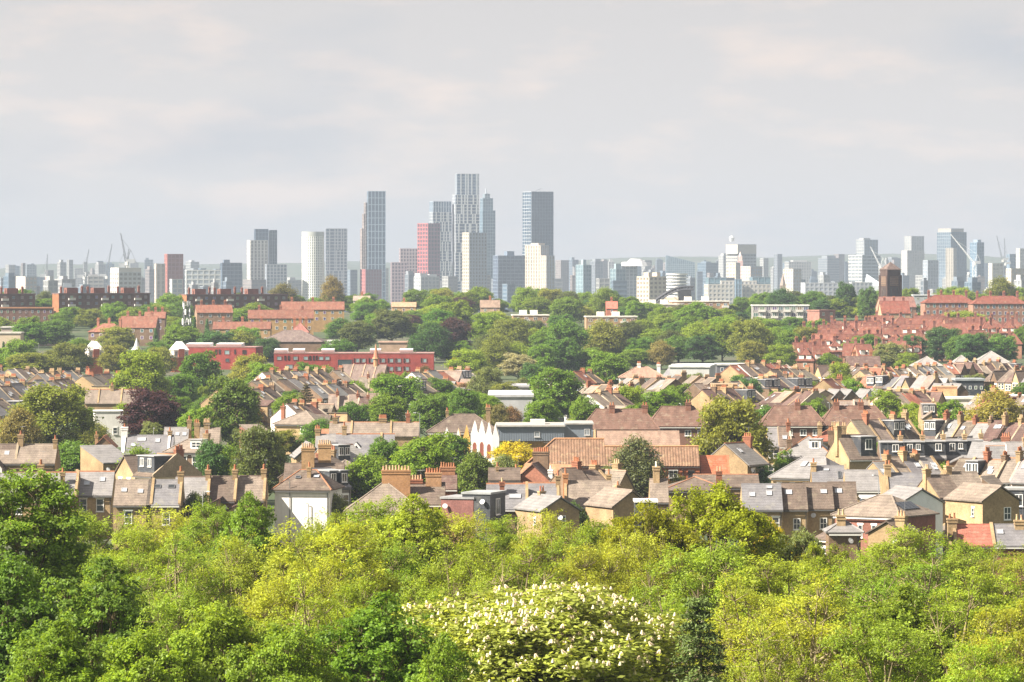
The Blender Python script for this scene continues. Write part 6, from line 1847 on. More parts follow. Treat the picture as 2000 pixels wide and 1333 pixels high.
    row(1290, 757, 1370, 762, 5, roofs='TB TT', wing=.3)
    row(1180, 795, 1240, 792, 3, roofs='TT TM', wing=.3)
    row(1380, 775, 1470, 772, 5, roofs='TB TT', wing=.4)
    row(1400, 790, 1500, 786, 5, roofs='TT TB TM', wing=.3, white=.3)
    row(1480, 762, 1590, 757, 7, roofs='SL SL2 TM', walls=(BB, BB, YB2), wing=.8)
    row(1480, 790, 1560, 795, 4, roofs='TT TM', wing=.2, white=.4)
    row(1450, 735, 1560, 731, 7, roofs='TT TB TR', wing=.3)
    row(1530, 745, 1600, 742, 4, roofs='TB TT', wing=.3)
    row(1590, 735, 1665, 738, 5, roofs='TM TR TB', wing=.2)
    row(1672, 757, 1812, 760, 8, roofs='TB SL SL2 TT TR', wing=.0, sky=0)
    row(1640, 768, 1672, 764, 2, roofs='TO TR', wing=.0)
    row(1700, 742, 1790, 740, 6, roofs='TR TT TB', wing=.2)
    row(1795, 738, 1865, 736, 5, roofs='TT SL2', wing=.3, white=.5)
    row(1920, 745, 2005, 748, 6, roofs='TB TM SL', wing=.2, white=.3)
    row(1860, 731, 2000, 729, 9, roofs='TR TM TT', wing=.2)
    row(1745, 795, 1850, 792, 5, roofs='TT TM TR', wing=.3, white=.3)
    row(1880, 800, 1990, 803, 5, roofs='TR TT TM', wing=.3, white=.4)
    row(1800, 815, 1830, 815, 1, roofs='TT')
    row(1640, 812, 1700, 812, 0 + 2, roofs='TT')
    row(1690, 861, 1800, 858, 4, roofs='TT TT TB', wing=.2, rise=3.0)
    row(1800, 857, 2005, 862, 7, roofs='SL2 SL TB TM', wing=.2, rise=3.0, sky=.5)
    row(1500, 872, 1545, 872, 2, roofs='SL TB', wing=.5)
    row(1630, 905, 1662, 905, 1, roofs='TB')
    row(1930, 905, 2010, 905, 2, roofs='SL2 TT', wing=0)
    row(1735, 940, 1850, 937, 4, roofs='SL2 SL TT', wing=.2, sky=.7)
    row(1850, 938, 2005, 942, 5, roofs='TT SL2 TB', wing=.4, loft=.4)
    row(1985, 905, 2010, 900, 1, roofs='SL2')
    row(1460, 908, 1500, 905, 1, roofs='SL2')
    row(1130, 962, 1240, 958, 3, roofs='TB TT', wing=0)
    row(225, 925, 300, 930, 2, roofs='TB TT', wing=.3)
    row(640, 935, 700, 930, 2, roofs='TB TT', wing=0)
    row(660, 905, 720, 903, 2, roofs='SL2 TT', wing=0)
    row(900, 1020, 1050, 1024, 4, roofs='SL TB', wing=0, he=3.2, rise=1.2)
    row(1050, 1032, 1190, 1034, 4, roofs='SL2 SL', wing=0, he=3.2, rise=1.2)
    row(1590, 1052, 1650, 1056, 2, roofs='TB', wing=0, he=4.2, rise=1.6)
    row(1780, 1052, 1880, 1056, 3, roofs='TT SL', wing=0, he=3.2, rise=1.4)


houses()


def lamp_posts():
    for px, py, D in ((76, 672, 1500), (847, 652, 1700), (470, 880, 690), (396, 962, 560), (520, 940, 640), (1140, 862, 720), (1470, 860, 720), (1716, 930, 590), (1882, 925, 600), (1330, 790, 950), (1620, 788, 960), (820, 808, 900), (300, 838, 800), (1760, 775, 1010), (660, 745, 1180), (1210, 742, 1220)):
        zg = ground_z(D)
        h = Z(py, D) - zg
        o = thing('lamp_post', 'thin grey lamp post', 'lamp post', (X(px, D), D, zg), HRNG.uniform(0, 6), 'street lamps between the houses', None, px, py)
        put('post', Geo().tube((0, 0, 0), (0, 0, h), .09, .05, 6), 'metal', o, (.26, .27, .28))
        put('arm', Geo().tube((0, 0, h), (.9, 0, h + .15), .04, .03, 5), 'metal', o, (.26, .27, .28))
        put('lantern', Geo().box(.75, 1.3, -.12, .12, h + .08, h + .2), 'paint', o, (.45, .46, .47))


lamp_posts()

# ------------------------------------------------------------------ trees among the houses and over the hill
def town_trees():
    G1 = 'trees among the houses'
    T = [  # kind, px, top, base, width, colour, look or label
        ('M4', 100, 756, 872, 155, OLIVE, 'big loose olive-green tree'), ('M5', 38, 808, 882, 95, TAN, 'thin tan-green tree'),
        ('M2', 150, 866, 930, 118, DARK, '=round dark green bush with big leaves left of the hip-roofed house'), ('M3', 25, 888, 940, 62, GOLD, '=golden yellow shrub at the left edge'),
        ('M1', 48, 884, 935, 46, DARK, 'dark green bush'), ('M5', 272, 884, 955, 92, FRESH, 'light green feathery tree'), ('M2', 385, 798, 860, 82, MID, 'mid-green tree'),
        ('M2', 455, 738, 855, 122, (0.136, 0.208, 0.035), '=tall spreading green tree right of the copper beech'), ('M1', 387, 688, 770, 78, DARK, 'dense dark green tree'), ('M2', 352, 733, 782, 82, DARK, 'dense dark green tree'),
        ('M4', 275, 688, 785, 100, LIME, 'tall yellow-green tree'), ('M3', 188, 740, 775, 58, LIME, 'yellow-green bush'), ('M2', 415, 864, 950, 78, DEEP, 'dark blue-green tree'), ('M5', 445, 880, 950, 70, MID, 'mid-green tree'),
        ('M4', 510, 838, 962, 125, (0.136, 0.176, 0.048), '=large olive-green tree left of the big white-walled house'), ('P2', 598, 750, 815, 66, (0.112, 0.096, 0.040), '=dark olive conifer above the hip-roofed villa'),
        ('M3', 638, 750, 785, 42, FRESH, 'small bright green tree'), ('M3', 535, 774, 800, 50, (0.136, 0.048, 0.056), '=low plum-red shrub left of the dark olive conifer'), ('M4', 560, 742, 778, 46, PALE, 'pale green tree'),
        ('M1', 688, 788, 842, 64, DARK, 'round dark green tree'), ('M1', 768, 733, 800, 106, MID, 'large round mid-green tree'), ('M2', 756, 772, 836, 86, MID, 'round mid-green tree'), ('M1', 836, 770, 832, 80, (0.128, 0.224, 0.032), 'round mid-green tree'),
        ('M1', 905, 760, 818, 68, DARK, 'round dark green tree'), ('M2', 955, 772, 815, 52, MID, 'round mid-green tree'), ('M4', 972, 792, 832, 52, TAN, 'tan-green tree'), ('M5', 1000, 800, 832, 40, (0.240, 0.160, 0.080), 'thin brownish tree'),
        ('M1', 748, 858, 935, 66, DARK, 'round dark green tree'), ('M2', 838, 852, 958, 132, MID, '=largest round green tree left of the sharp white gables'), ('M1', 882, 850, 905, 74, DARK, 'round dark green tree'),
        ('M3', 728, 890, 975, 108, FRESH, '=broad lighter green tree above the nine-pot stack'), ('M3', 932, 884, 965, 74, (0.136, 0.200, 0.035), '=oval green tree below the sharp white gables'), ('M5', 795, 925, 970, 40, GOLD, '=small yellow shrub beside the nine-pot stack'),
        ('M3', 1012, 864, 920, 92, (.60, .50, .03), '=bright yellow bush below the grey metal-clad block'), ('M5', 985, 895, 935, 60, PALE, 'pale green bush'), ('P1', 988, 832, 880, 14, MID, 'narrow climbing greenery'), ('P1', 960, 850, 882, 12, DARK, 'narrow climbing greenery'),
        ('M2', 1084, 720, 805, 100, (0.144, 0.256, 0.032), '=bright green round tree standing above the grey metal-clad block'), ('M1', 1058, 782, 832, 72, MID, 'round mid-green tree'), ('M3', 1142, 775, 828, 60, MID, 'mid-green tree'), ('M1', 1040, 710, 758, 50, DEEP, 'dark blue-green tree'),
        ('M2', 1012, 692, 742, 64, CREAM, '=cream-flowering tree right of the long red school'), ('M4', 915, 684, 742, 86, LIME, 'yellow-green tree'), ('M3', 890, 700, 735, 34, (0.416, 0.352, 0.048), '=small mustard-yellow tree right of the long red school'),
        ('M4', 950, 720, 775, 66, PALE, 'pale olive tree'), ('M2', 1182, 688, 752, 92, MID, 'mid-green tree'), ('M5', 1290, 672, 722, 60, TAN, '=tan-green rounded tree behind the white rendered villa'), ('M2', 1240, 682, 722, 70, FRESH, 'green tree'),
        ('M1', 1450, 738, 790, 66, DEEP, '=dark blue-green rounded tree right of the orange-buff brick box'), ('M1', 1372, 758, 790, 66, DARK, 'low dark green tree'), ('M2', 1292, 764, 812, 100, MID, 'broad mid-green tree'), ('M4', 1225, 756, 818, 70, LIME, 'yellow-green tree'),
        ('M4', 1432, 783, 935, 168, (.27, .30, .05), '=very large olive-yellow plane tree right of the pantiled building'), ('M3', 1305, 802, 855, 68, (0.160, 0.256, 0.035), '=bright round green tree before the big brown roof'), ('P2', 1346, 778, 845, 40, DEEP, 'dark conifer'),
        ('M3', 1372, 805, 860, 60, FRESH, 'light green tree'), ('M1', 1500, 795, 855, 58, DARK, 'dark green tree'), ('M1', 1590, 782, 855, 70, MID, '=left one of the pair of round green trees on the right'), ('M1', 1634, 804, 860, 70, (0.136, 0.240, 0.035), '=right one of the pair of round green trees on the right'),
        ('M5', 1246, 868, 960, 110, (0.160, 0.200, 0.088), '=grey-green willow-like tree in front of the pantiled building'), ('M5', 1190, 920, 960, 60, PALE, 'pale green bush'), ('M2', 1470, 905, 945, 90, DEEP, 'dark low tree'),
        ('M2', 1730, 763, 825, 64, FRESH, 'fresh green tree'), ('M1', 1856, 784, 838, 78, MID, '=round bright green tree right of the fresh green one, right side'), ('M5', 1940, 775, 855, 110, (0.352, 0.304, 0.064), '=thin yellow-tan tree at the right edge'), ('M3', 1800, 795, 835, 60, LIME, 'yellow-green bush'),
        ('M2', 1945, 868, 920, 96, MID, 'broad mid-green tree'), ('M2', 1582, 955, 1030, 62, (0.120, 0.144, 0.048), '=dark olive bush before the brown-tiled houses'), ('M3', 1755, 888, 935, 44, MID, 'green bush'), ('M4', 1806, 872, 935, 56, OLIVE, 'olive bush'), ('M5', 1850, 985, 1040, 45, PALE, 'pale green bush'),
        ('M3', 1125, 982, 1045, 62, (0.112, 0.176, 0.048), '=leafy bush in front of the gabled wing with the cross-barred window'), ('M4', 1640, 710, 765, 56, LIME, 'yellow-green tree'), ('M4', 1736, 672, 728, 76, PALE, 'grey-green tree'), ('M4', 1775, 690, 735, 50, LIME, 'yellow-green tree'),
        ('M1', 1663, 668, 712, 50, MID, 'mid-green tree'), ('M1', 1695, 655, 712, 56, DARK, 'dark green tree'), ('M2', 1780, 655, 716, 70, DEEP, 'dark green tree'), ('M1', 1840, 640, 708, 80, DEEP, 'dark green tree'), ('M2', 1902, 652, 718, 80, DEEP, 'dark green tree'), ('M1', 1955, 655, 716, 62, DARK, 'dark green tree'),
        ('M2', 1880, 655, 715, 70, DARK, 'dark green tree'), ('M4', 1884, 610, 655, 90, LIME, '=yellow-green tree among the red roofs of the estate'), ('M4', 1528, 674, 726, 62, LIME, 'yellow-green tree'), ('M4', 1468, 668, 722, 66, (0.240, 0.264, 0.048), 'yellow-green tree'), ('M1', 1995, 640, 700, 40, MID, 'green tree'),
        ('M1', 1585, 668, 715, 60, DARK, 'dark green tree'), ('M3', 1620, 690, 735, 50, FRESH, 'fresh green tree'), ('M2', 60, 690, 742, 90, OLIVE, 'olive-green tree'), ('M4', 130, 672, 740, 100, (0.192, 0.224, 0.048), 'olive-green tree'), ('M4', 225, 676, 735, 70, OLIVE, 'olive-green tree'),
        ('M4', 312, 680, 738, 60, OLIVE, 'olive-green tree'), ('M4', 490, 695, 752, 90, OLIVE, 'olive-green tree'), ('M2', 515, 710, 770, 80, MID, 'mid-green tree'), ('M1', 600, 710, 756, 66, DARK, 'dark green tree'), ('M4', 640, 720, 752, 40, PALE, 'pale green tree'), ('M5', 830, 720, 750, 40, (0.208, 0.176, 0.080), 'brownish tree'),
        ('M3', 640, 715, 750, 44, MID, 'green bush'), ('M3', 585, 722, 752, 50, LIME, 'yellow-green bush'), ('M1', 8, 735, 775, 50, MID, 'mid-green tree'), ('M4', 70, 740, 772, 46, LIME, 'yellow-green tree'),
        ('M3', 285, 940, 985, 40, FRESH, 'green bush'), ('M4', 385, 965, 1030, 60, (0.128, 0.176, 0.048), 'twiggy green tree'), ('M3', 860, 925, 975, 50, (0.320, 0.224, 0.112), 'thin brown shrub'), ('M3', 1690, 1010, 1050, 40, LIME, 'yellow-green bush'), ('M3', 1160, 940, 985, 50, FRESH, 'green bush'),
        ('M3', 355, 920, 960, 70, FRESH, 'green bush'), ('M2', 470, 930, 975, 60, MID, 'green bush'), ('M3', 660, 965, 1020, 60, PALE, 'pale green bush'), ('M2', 1690, 905, 940, 40, FRESH, 'green bush'), ('M2', 620, 860, 890, 34, MID, 'green bush'), ('M3', 372, 845, 885, 40, MID, 'green tree'),
        ('M1', 1330, 752, 800, 62, MID, 'round mid-green tree'), ('M2', 1410, 770, 815, 66, DARK, 'round dark green tree'), ('M1', 1535, 762, 812, 60, MID, 'round mid-green tree'), ('M3', 1570, 740, 780, 50, FRESH, 'fresh green tree'), ('M2', 1660, 742, 790, 56, MID, 'round mid-green tree'),
        ('M1', 1500, 742, 782, 50, FRESH, 'round fresh green tree'), ('M2', 1250, 790, 835, 70, MID, 'round mid-green tree'), ('M3', 1800, 735, 772, 46, LIME, 'yellow-green tree'), ('M1', 1780, 828, 880, 50, MID, 'round mid-green tree'), ('M2', 1930, 838, 885, 58, FRESH, 'round fresh green tree'),
        ('M2', 565, 770, 820, 70, MID, 'broad mid-green tree'), ('M1', 860, 740, 790, 60, DARK, 'round dark green tree'), ('M3', 700, 745, 790, 50, FRESH, 'fresh green tree'), ('M2', 485, 880, 945, 70, DARK, 'round dark green tree'), ('M1', 330, 800, 850, 60, DARK, 'round dark green tree'),
        ('M1', 655, 850, 900, 46, MID, 'round mid-green tree'), ('M3', 1530, 880, 930, 50, MID, 'mid-green tree'), ('M2', 1700, 860, 905, 46, FRESH, 'fresh green tree'), ('M4', 230, 640, 690, 70, OLIVE, 'olive-green tree'), ('M2', 330, 618, 660, 60, LIME, 'yellow-green tree'), ('M1', 480, 640, 690, 60, MID, 'mid-green tree'),
        ('M1', 1495, 622, 668, 62, MID, 'round mid-green tree'), ('M2', 1548, 620, 664, 66, DARK, 'round dark green tree'), ('M3', 1518, 640, 690, 66, FRESH, 'fresh green tree'), ('M4', 1572, 640, 690, 60, OLIVE, 'olive-green tree'), ('M1', 1600, 625, 668, 50, MID, 'round mid-green tree'), ('M2', 1455, 625, 670, 66, MID, 'mid-green tree'),
        ('M2', 138, 600, 642, 52, MID, 'mid-green tree'), ('M4', 178, 605, 646, 58, OLIVE, 'olive-green tree'), ('M1', 216, 598, 644, 50, MID, 'mid-green tree'), ('M3', 256, 603, 646, 56, FRESH, 'fresh green tree'), ('M2', 292, 597, 642, 50, DARK, 'dark green tree'), ('M1', 330, 594, 640, 48, MID, 'mid-green tree'),
        ('M2', 400, 600, 642, 44, OLIVE, 'olive-green tree'), ('M1', 424, 598, 640, 44, MID, 'mid-green tree'), ('M3', 500, 592, 634, 56, FRESH, 'fresh green tree'), ('M2', 470, 604, 650, 60, MID, 'mid-green tree'), ('M1', 60, 632, 680, 70, DARK, 'dark green tree'), ('M2', 110, 625, 680, 70, DARK, 'dark green tree'), ('M2', 620, 590, 634, 50, MID, 'mid-green tree'),
        # crest individuals
        ('M5', 651, 546, 606, 52, (0.272, 0.216, 0.056), '=tan-green bare-topped tree right of the round white tower'), ('M5', 553, 560, 618, 66, (0.240, 0.216, 0.064), '=olive tree on the crest left of the round white tower'),
        ('M1', 458, 574, 630, 42, MID, 'fresh green tree'), ('M1', 1650, 553, 626, 44, (0.088, 0.176, 0.048), '=tall green tree on the crest left of the church tower'), ('M1', 1697, 563, 630, 38, (0.104, 0.200, 0.032), '=smaller green tree beside the church tower'),
        ('M4', 1770, 566, 612, 30, LIME, 'yellow-green tree'), ('M5', 1955, 549, 612, 66, (0.208, 0.216, 0.032), '=yellow-green tree on the crest above the long red-roofed flats'), ('P1', 380, 620, 690, 16, DEEP, 'dark pointed conifer'), ('P1', 404, 624, 690, 18, DEEP, 'dark pointed conifer'), ('P1', 372, 640, 690, 14, DEEP, 'dark pointed conifer'),
        ('P1', 306, 642, 695, 18, DEEP, 'dark pointed conifer'), ('P1', 337, 640, 695, 16, DEEP, 'dark pointed conifer'), ('P1', 8, 668, 705, 12, DEEP, 'dark pointed conifer'), ('P1', 1026, 640, 685, 20, DEEP, 'dark pointed conifer'),
    ]
    for k, px, top, base, w, c, lk in T:
        if base > 745:
            base += .08 * (base - HY)      # the foot of the tree is hidden by what stands before it
        lab = lk[1:] if lk.startswith('=') else None
        tree(k, px, top, w, None, base, c, lk.lstrip('='), 'tree' if k[0] != 'P' else 'conifer_tree', None if lab else G1, lab, bark=(.12, .095, .065))
    tree('M2', 294, 762, 112, None, 878, PURPLE, '', 'copper_beech_tree', None, 'dark purple copper beech, by far the darkest tree', bark=(.08, .06, .05))
    LAND.append(('the copper beech', 294, 800))
    LAND.append(('the big plane tree', 1432, 850))
    LAND.append(('the bright yellow bush', 1012, 890))
    # the wooded hillside, tree by tree
    rng = random.Random(2024)
    KEEP = [(119, 290, 575, 594), (-14, 104, 575, 620), (368, 520, 577, 594), (-14, 106, 640, 678), (172, 320, 608, 643), (385, 456, 598, 618), (550, 675, 592, 616), (485, 612, 608, 628), (416, 528, 632, 646), (506, 640, 652, 668),
            (535, 847, 685, 735), (352, 500, 672, 716), (168, 200, 668, 712), (335, 366, 585, 712), (255, 278, 658, 684), (1250, 1424, 560, 610), (1470, 1580, 598, 635), (1145, 1244, 614, 634), (1002, 1072, 612, 630), (1720, 2000, 560, 720),
            (1550, 1760, 636, 720), (765, 812, 592, 610), (938, 976, 592, 615), (740, 795, 664, 674), (1600, 1632, 606, 638)]
    pal = [(MID, 'mid-green'), (DARK, 'dark green'), (DEEP, 'blue-green'), (FRESH, 'fresh green'), ((0.136, 0.168, 0.048), 'olive-green'), (OLIVE, 'tan-green'), (LIME, 'yellow-green'), ((0.112, 0.056, 0.056), 'dull purple')]
    wts = [30, 18, 8, 22, 14, 9, 10, .8]
    placed = []
    rows_ = [(611, 30, 52, 44), (619, 30, 54, 44), (629, 32, 58, 46), (641, 34, 62, 48), (655, 36, 66, 52), (671, 38, 70, 54), (689, 40, 74, 58), (709, 42, 78, 60), (734, 46, 82, 62)]
    for base, hgt, wmax, step in rows_:
        px = rng.uniform(-10, 20)
        while px < 2010:
            w = rng.uniform(.7, 1.12) * wmax
            h = max(hgt * .9, w * rng.uniform(.62, 1.0))
            top = base - h
            b = base + rng.uniform(-3, 3)
            # keep clear what the photograph shows in front of the wood
            bad = False
            for x0, x1, y0, y1 in KEEP:
                ox = min(px + w * .42, x1) - max(px - w * .42, x0)
                if ox > 0 and top < y1 - (y1 - y0) * .45 and b > y0 + 2 and b > y1 - 1:
                    bad = True
            if base > 715 and not (880 < px < 1110 or px < 330 or 1120 < px < 1210):
                bad = True
            if base > 690 and px > 1540:
                bad = True
            if px > 1545 and base > 636:
                bad = True
            if not bad:
                c, nm = rng.choices(pal, wts)[0]
                k = rng.choices(['M1', 'M2', 'M3', 'M4', 'M5'], [4, 4, 3, 3, 2])[0]
                if nm in ('tan-green', 'yellow-green'):
                    k = rng.choice(['M4', 'M5', 'M4', 'M3'])
                tree(k, px, top, w, None, b, c, nm + ' ' + {'M1': 'round tree', 'M2': 'broad tree', 'M3': 'tree', 'M4': 'loose-crowned tree', 'M5': 'thin-crowned tree'}[k], 'hillside_tree', 'trees of the wooded hillside', bark=(.11, .09, .065))
            px += step * rng.uniform(.62, 1.15)


town_trees()


def garden_trees():
    """the small trees and bushes of the back gardens, between the terraces"""
    rng = random.Random(77)
    pal = [(MID, 'mid-green'), (DARK, 'dark green'), (FRESH, 'fresh green'), (OLIVE, 'olive-green'), (LIME, 'yellow-green'), (PALE, 'pale green'), ((.25, .17, .09), 'brownish')]
    for base, hgt, w0, step in ((762, 26, 42, 64), (782, 29, 46, 72), (806, 32, 50, 80), (838, 36, 56, 90), (875, 40, 60, 104), (922, 43, 62, 118), (975, 46, 64, 132)):
        px = rng.uniform(-10, 40)
        while px < 2005:
            c, nm = rng.choices(pal, [5, 4, 5, 4, 4, 3, 1])[0]
            w = w0 * rng.uniform(.6, 1.25)
            tree(rng.choice(['M1', 'M2', 'M3', 'M4', 'M5']), px, base - hgt * rng.uniform(.8, 1.35), w, None, base + rng.uniform(6, 18), c, nm + ' garden tree', 'garden_tree', 'small trees in the back gardens', bark=(.12, .095, .065))
            px += step * rng.uniform(.6, 1.4)


garden_trees()

# ------------------------------------------------------------------ the near wood
def near_wood():
    NG = 'trees of the wood below the viewpoint'
    T = [  # kind, px, top, width, D, colour, look
        ('F1', 170, 1018, 250, 365, LIME, 'lime green feathery tree'),
        ('F2', 265, 1040, 230, 345, LIME, 'lime green feathery tree'),
        ('F3', 350, 1010, 230, 370, LIGHT, 'yellow-green feathery tree'),
        ('F1', 445, 1003, 230, 360, FRESH, 'fresh green feathery tree'),
        ('B2', 500, 990, 170, 335, MID, 'bushy mid-green tree with pale leaf ends'),
        ('F3', 640, 1018, 220, 350, LIME, 'lime green feathery tree'),
        ('F2', 735, 985, 240, 340, FRESH, 'fresh green feathery tree'),
        ('B2', 815, 995, 210, 330, LIME, 'lime green bushy tree'),
        ('F1', 895, 1022, 230, 345, LIGHT, 'yellow-green feathery tree'),
        ('F2', 985, 1020, 230, 350, LIME, 'lime green feathery tree'),
        ('F3', 1075, 1022, 210, 345, LIGHT, 'yellow-green feathery tree'),
        ('F1', 1160, 1040, 200, 335, LIME, 'lime green feathery tree'),
        ('O1', 1400, 952, 300, 318, OAK, 'tall yellow-green oak with bunched leaves'),
        ('O1', 1270, 990, 240, 312, OAK, 'yellow-green oak with bunched leaves'),
        ('O1', 1505, 1022, 130, 330, (.45, .36, .02), 'golden-leaved oak'),
        ('B1', 1560, 1055, 150, 325, PALE, 'grey-green bushy tree'),
        ('O1', 1625, 1068, 200, 312, (.20, .26, .02), 'green oak with bunched leaves'),
        ('F2', 1770, 1038, 260, 322, LIME, 'lime green feathery tree'),
        ('F1', 1890, 1078, 220, 330, LIME, 'lime green feathery tree'),
        ('F3', 1985, 1086, 220, 322, LIGHT, 'yellow-green feathery tree'),
        # second rank
        ('B1', 55, 945, 290, 285, (.165, .265, .032), 'tall dark green broad-leaved tree'),
        ('F2', 215, 1090, 260, 275, FRESH, 'fresh green feathery tree'),
        ('F4', 345, 1080, 270, 268, LIME, 'lime green feathery tree'),
        ('F3', 470, 1075, 270, 280, LIGHT, 'yellow-green feathery tree'),
        ('F1', 620, 1050, 330, 262, LIGHT, 'broad pale yellow-green feathery tree'),
        ('F2', 770, 1075, 270, 272, FRESH, 'fresh green feathery tree'),
        ('F3', 895, 1080, 260, 268, LIME, 'lime green feathery tree'),
        ('F4', 1010, 1085, 260, 262, LIME, 'lime green feathery tree'),
        ('F2', 1140, 1080, 280, 270, LIGHT, 'yellow-green feathery tree'),
        ('F3', 1265, 1062, 290, 276, LIGHT, 'yellow-green feathery tree'),
        ('F1', 1395, 1088, 280, 266, LIME, 'lime green feathery tree'),
        ('F2', 1520, 1100, 290, 262, LIGHT, 'yellow-green feathery tree'),
        ('F3', 1660, 1100, 270, 272, LIME, 'lime green feathery tree'),
        ('F4', 1790, 1100, 280, 266, FRESH, 'fresh green feathery tree'),
        ('F2', 1925, 1125, 280, 262, LIME, 'lime green feathery tree'),
        # front rank
        ('B1', 25, 1110, 330, 222, (.15, .25, .032), 'dark green broad-leaved tree'),
        ('B2', 185, 1130, 320, 215, (.14, .24, .036), 'dark green broad-leaved tree'),
        ('F1', 335, 1180, 260, 212, FRESH, 'fresh green feathery tree'),
        ('B1', 440, 1205, 290, 200, FRESH, 'mid-green broad-leaved tree'),
        ('F3', 560, 1120, 280, 228, LIGHT, 'pale yellow-green feathery tree'),
        ('F2', 680, 1145, 240, 222, LIME, 'lime green feathery tree'),
        ('B2', 720, 1195, 300, 196, MID, 'dark green broad-leaved tree'),
        ('B1', 560, 1245, 260, 190, FRESH, 'mid-green broad-leaved tree'),
        ('F2', 850, 1150, 230, 226, LIME, 'lime green feathery tree'),
        ('F4', 1285, 1145, 260, 226, LIME, 'lime green feathery tree'),
        ('F4', 1470, 1165, 280, 216, LIGHT, 'yellow-green feathery tree with bare twigs'),
        ('F4', 1590, 1165, 300, 212, LIGHT, 'yellow-green feathery tree with bare twigs'),
        ('B2', 1740, 1180, 260, 216, FRESH, 'mid-green broad-leaved tree'),
        ('F1', 1715, 1245, 300, 188, LIME, 'lime green feathery tree'),
        ('F4', 1865, 1185, 270, 214, FRESH, 'fresh green feathery tree'),
        ('F2', 1975, 1195, 280, 208, LIGHT, 'yellow-green feathery tree'),
        ('B1', 290, 1255, 260, 184, FRESH, 'mid-green broad-leaved tree'),
        ('B2', 110, 1250, 280, 186, MID, 'mid-green broad-leaved tree'),
        ('F4', 1500, 1245, 250, 186, LIME, 'lime green feathery tree with bare twigs'),
        ('F2', 1900, 1265, 270, 184, LIME, 'lime green feathery tree'),
        ('F4', 620, 1160, 260, 214, LIME, 'lime green tree with bare twigs'),
        ('B2', 855, 1275, 200, 182, FRESH, 'mid-green broad-leaved tree'),
    ]
    for k, px, top, w, D, c, look in T:
        tree(k, px, top, w, D, None, c, look, 'woodland_tree', NG, bark=(.24, .195, .12) if k[0] == 'F' else BARK)
    # the horse chestnut in flower
    o = tree('K1', 1065, 1170, 550, 218, None, (.32, .38, .075), '', 'horse_chestnut_tree',
             label='broad horse chestnut in flower with many pale pink blossom candles, low in the wood')
    LAND.append(('the flowering horse chestnut', 1065, 1240))
    T_, TO = PROTO['K1'][2:]
    rng = np.random.default_rng(3)
    g = Geo()
    for j in range(7):                      # a stubby spire of little florets
        t = j / 6
        r = .075 * (1 - t * .75)
        a0 = j * 1.9
        for q in range(3):
            a = a0 + q * 2.094
            g.frustum(r * math.cos(a), r * math.sin(a), t * .26, t * .26 + .07, .05 * (1 - t * .5), .02, 4, True, a)
    me = g.mesh('blossom_candle')
    cr = [c for c in o.children if c.name.startswith('crown')][0]
    # candles stand on the tufts that look out of the crown
    o.rotation_euler = (0, 0, 0)
    rho = np.sqrt((T_[:, 0] / 4.5) ** 2 + (T_[:, 1] / 4.5) ** 2 + ((T_[:, 2] - 9) / 5.0) ** 2)
    ok = [i for i in range(len(T_)) if TO[i][2] > -.3 and rho[i] > .86 and (T_[i][1] < .6 or T_[i][2] > 12.6)]
    picks = rng.permutation(ok)[:300]
    for i in picks:
        s = rng.uniform(.5, .8)
        p = T_[i] + TO[i] * .26 + np.array([0, -.05, .06])
        b = put('blossom_candle', me, 'paint', cr, (.70, .57, .42), loc=tuple(p))
        b.scale = (s, s, s * .9)
        b.rotation_euler = (rng.normal() * .2, rng.normal() * .2, 0)
    # and the smaller ones between them, too many to tell apart
    g2 = Geo()
    for i in rng.permutation([i for i in range(len(T_)) if rho[i] > .8])[:900]:
        p = T_[i] + TO[i] * .24 + rng.normal(size=3) * .1
        g2.frustum(p[0], p[1], p[2], p[2] + .19, .06, .02, 4, True, 0)
    put('blossom', g2, 'paint', o, (.66, .60, .38), kind='stuff')
    tree('C1', 1388, 1168, 330, 192, None, (.12, .165, .04), '', 'conifer_tree', label='dark blue-green conifer spire standing right of the flowering chestnut')
    LAND.append(('the dark conifer', 1388, 1250))
    LAND.append(('the tall yellow-green oak', 1400, 1000))


near_wood()

# ------------------------------------------------------------------ labels that say which one
ORD = ['first', 'second', 'third', 'fourth', 'fifth', 'sixth', 'seventh', 'eighth', 'ninth', 'tenth', 'eleventh', 'twelfth', 'thirteenth', 'fourteenth', 'fifteenth', 'sixteenth', 'seventeenth', 'eighteenth', 'nineteenth', 'twentieth']


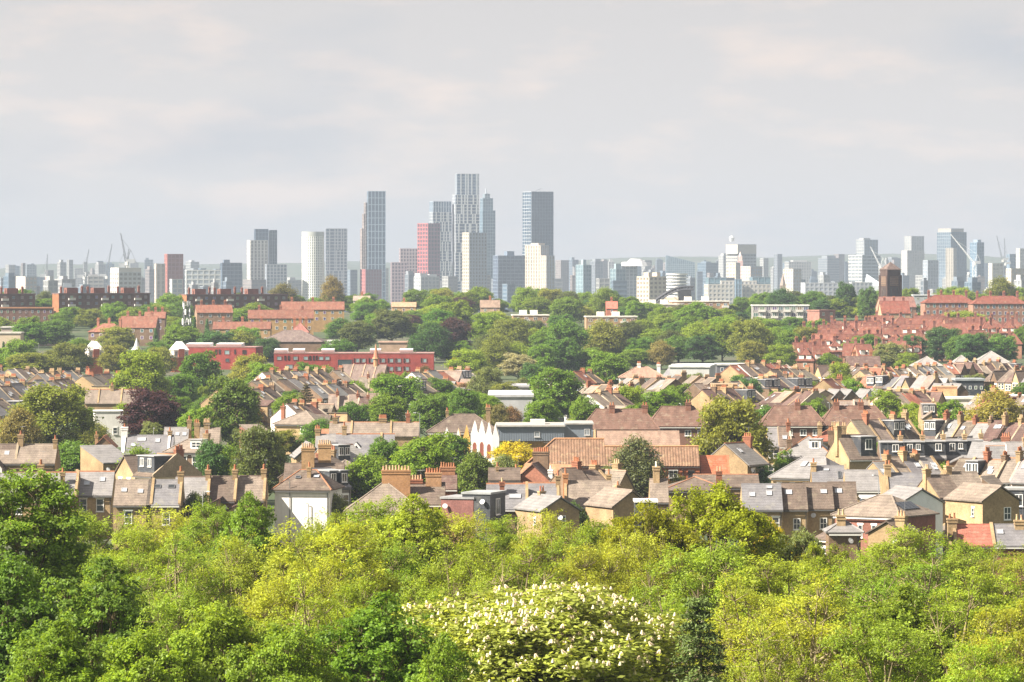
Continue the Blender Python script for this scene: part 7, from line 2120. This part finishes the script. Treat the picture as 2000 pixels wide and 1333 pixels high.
def give_labels():
    used = {}
    for rec in ALL:
        o, look, label, px, py = rec
        if label:
            o['label'] = label
            continue
        best = min(LAND, key=lambda l: math.hypot((l[1] - px) * .8, (l[2] - py) * 1.6) + (25 if l[0].count(' ') > 5 else 0))
        dx, dy = px - best[1], py - best[2]
        if abs(dx) > abs(dy) * 1.4:
            rel = 'left of' if dx < 0 else 'right of'
            if abs(dx) > 90:
                rel = 'some way ' + rel
        else:
            rel = 'above' if dy < 0 else 'below'
            if dx < -18:
                rel += ' and left of'
            elif dx > 18:
                rel += ' and right of'
        used.setdefault('%s %s %s' % (look, rel, best[0]), []).append(rec)
    for lab, recs in used.items():
        if len(recs) == 1:
            words = lab.split()
            if len(words) > 16:
                words = lab.replace(recs[0][1], recs[0][1].split(' with ')[0]).split()
            recs[0][0]['label'] = ' '.join(words)
            continue
        recs.sort(key=lambda r: r[3])
        n = len(recs)
        for i, r in enumerate(recs):
            if n == 2:
                t = 'the left one' if i == 0 else 'the right one'
            elif n == 3 and i == 1:
                t = 'the middle one'
            elif i == n - 1:
                t = 'the rightmost'
            elif i == 0:
                t = 'the leftmost'
            else:
                t = ORD[min(i, 19)] + ' from left'
            words = (lab + ', ' + t).split()
            if len(words) > 16:
                words = ' '.join(words).replace(' with rooftop plant', '').replace('some way ', '').split()
            if len(words) > 16:
                words = ' '.join(words).replace(' and left of', ' left of').replace(' and right of', ' right of').replace('above left', 'left').replace('below left', 'left').replace('above right', 'right').replace('below right', 'right').split()
            if len(words) > 16 and ' with ' in r[1]:
                words = ' '.join(words).replace(r[1], r[1].split(' with ')[0]).split()
            r[0]['label'] = ' '.join(words[:16])


give_labels()

# ------------------------------------------------------------------ haze: the summer air between here and the far towers
def build_haze():
    m, t, out = mat_new('haze')
    v = N(t, 'ShaderNodeVolumePrincipled')
    v.inputs['Color'].default_value = (0.40, 0.465, 0.60, 1)
    v.inputs['Density'].default_value = HAZE
    v.inputs['Anisotropy'].default_value = 0.0
    t.links.new(v.outputs[0], out.inputs['Volume'])
    g = Geo().box(-4300, 4300, -500, 15700, -70, 174)
    put('haze', g, 'haze', kind='stuff')


HAZE = 8.0e-5
build_haze()
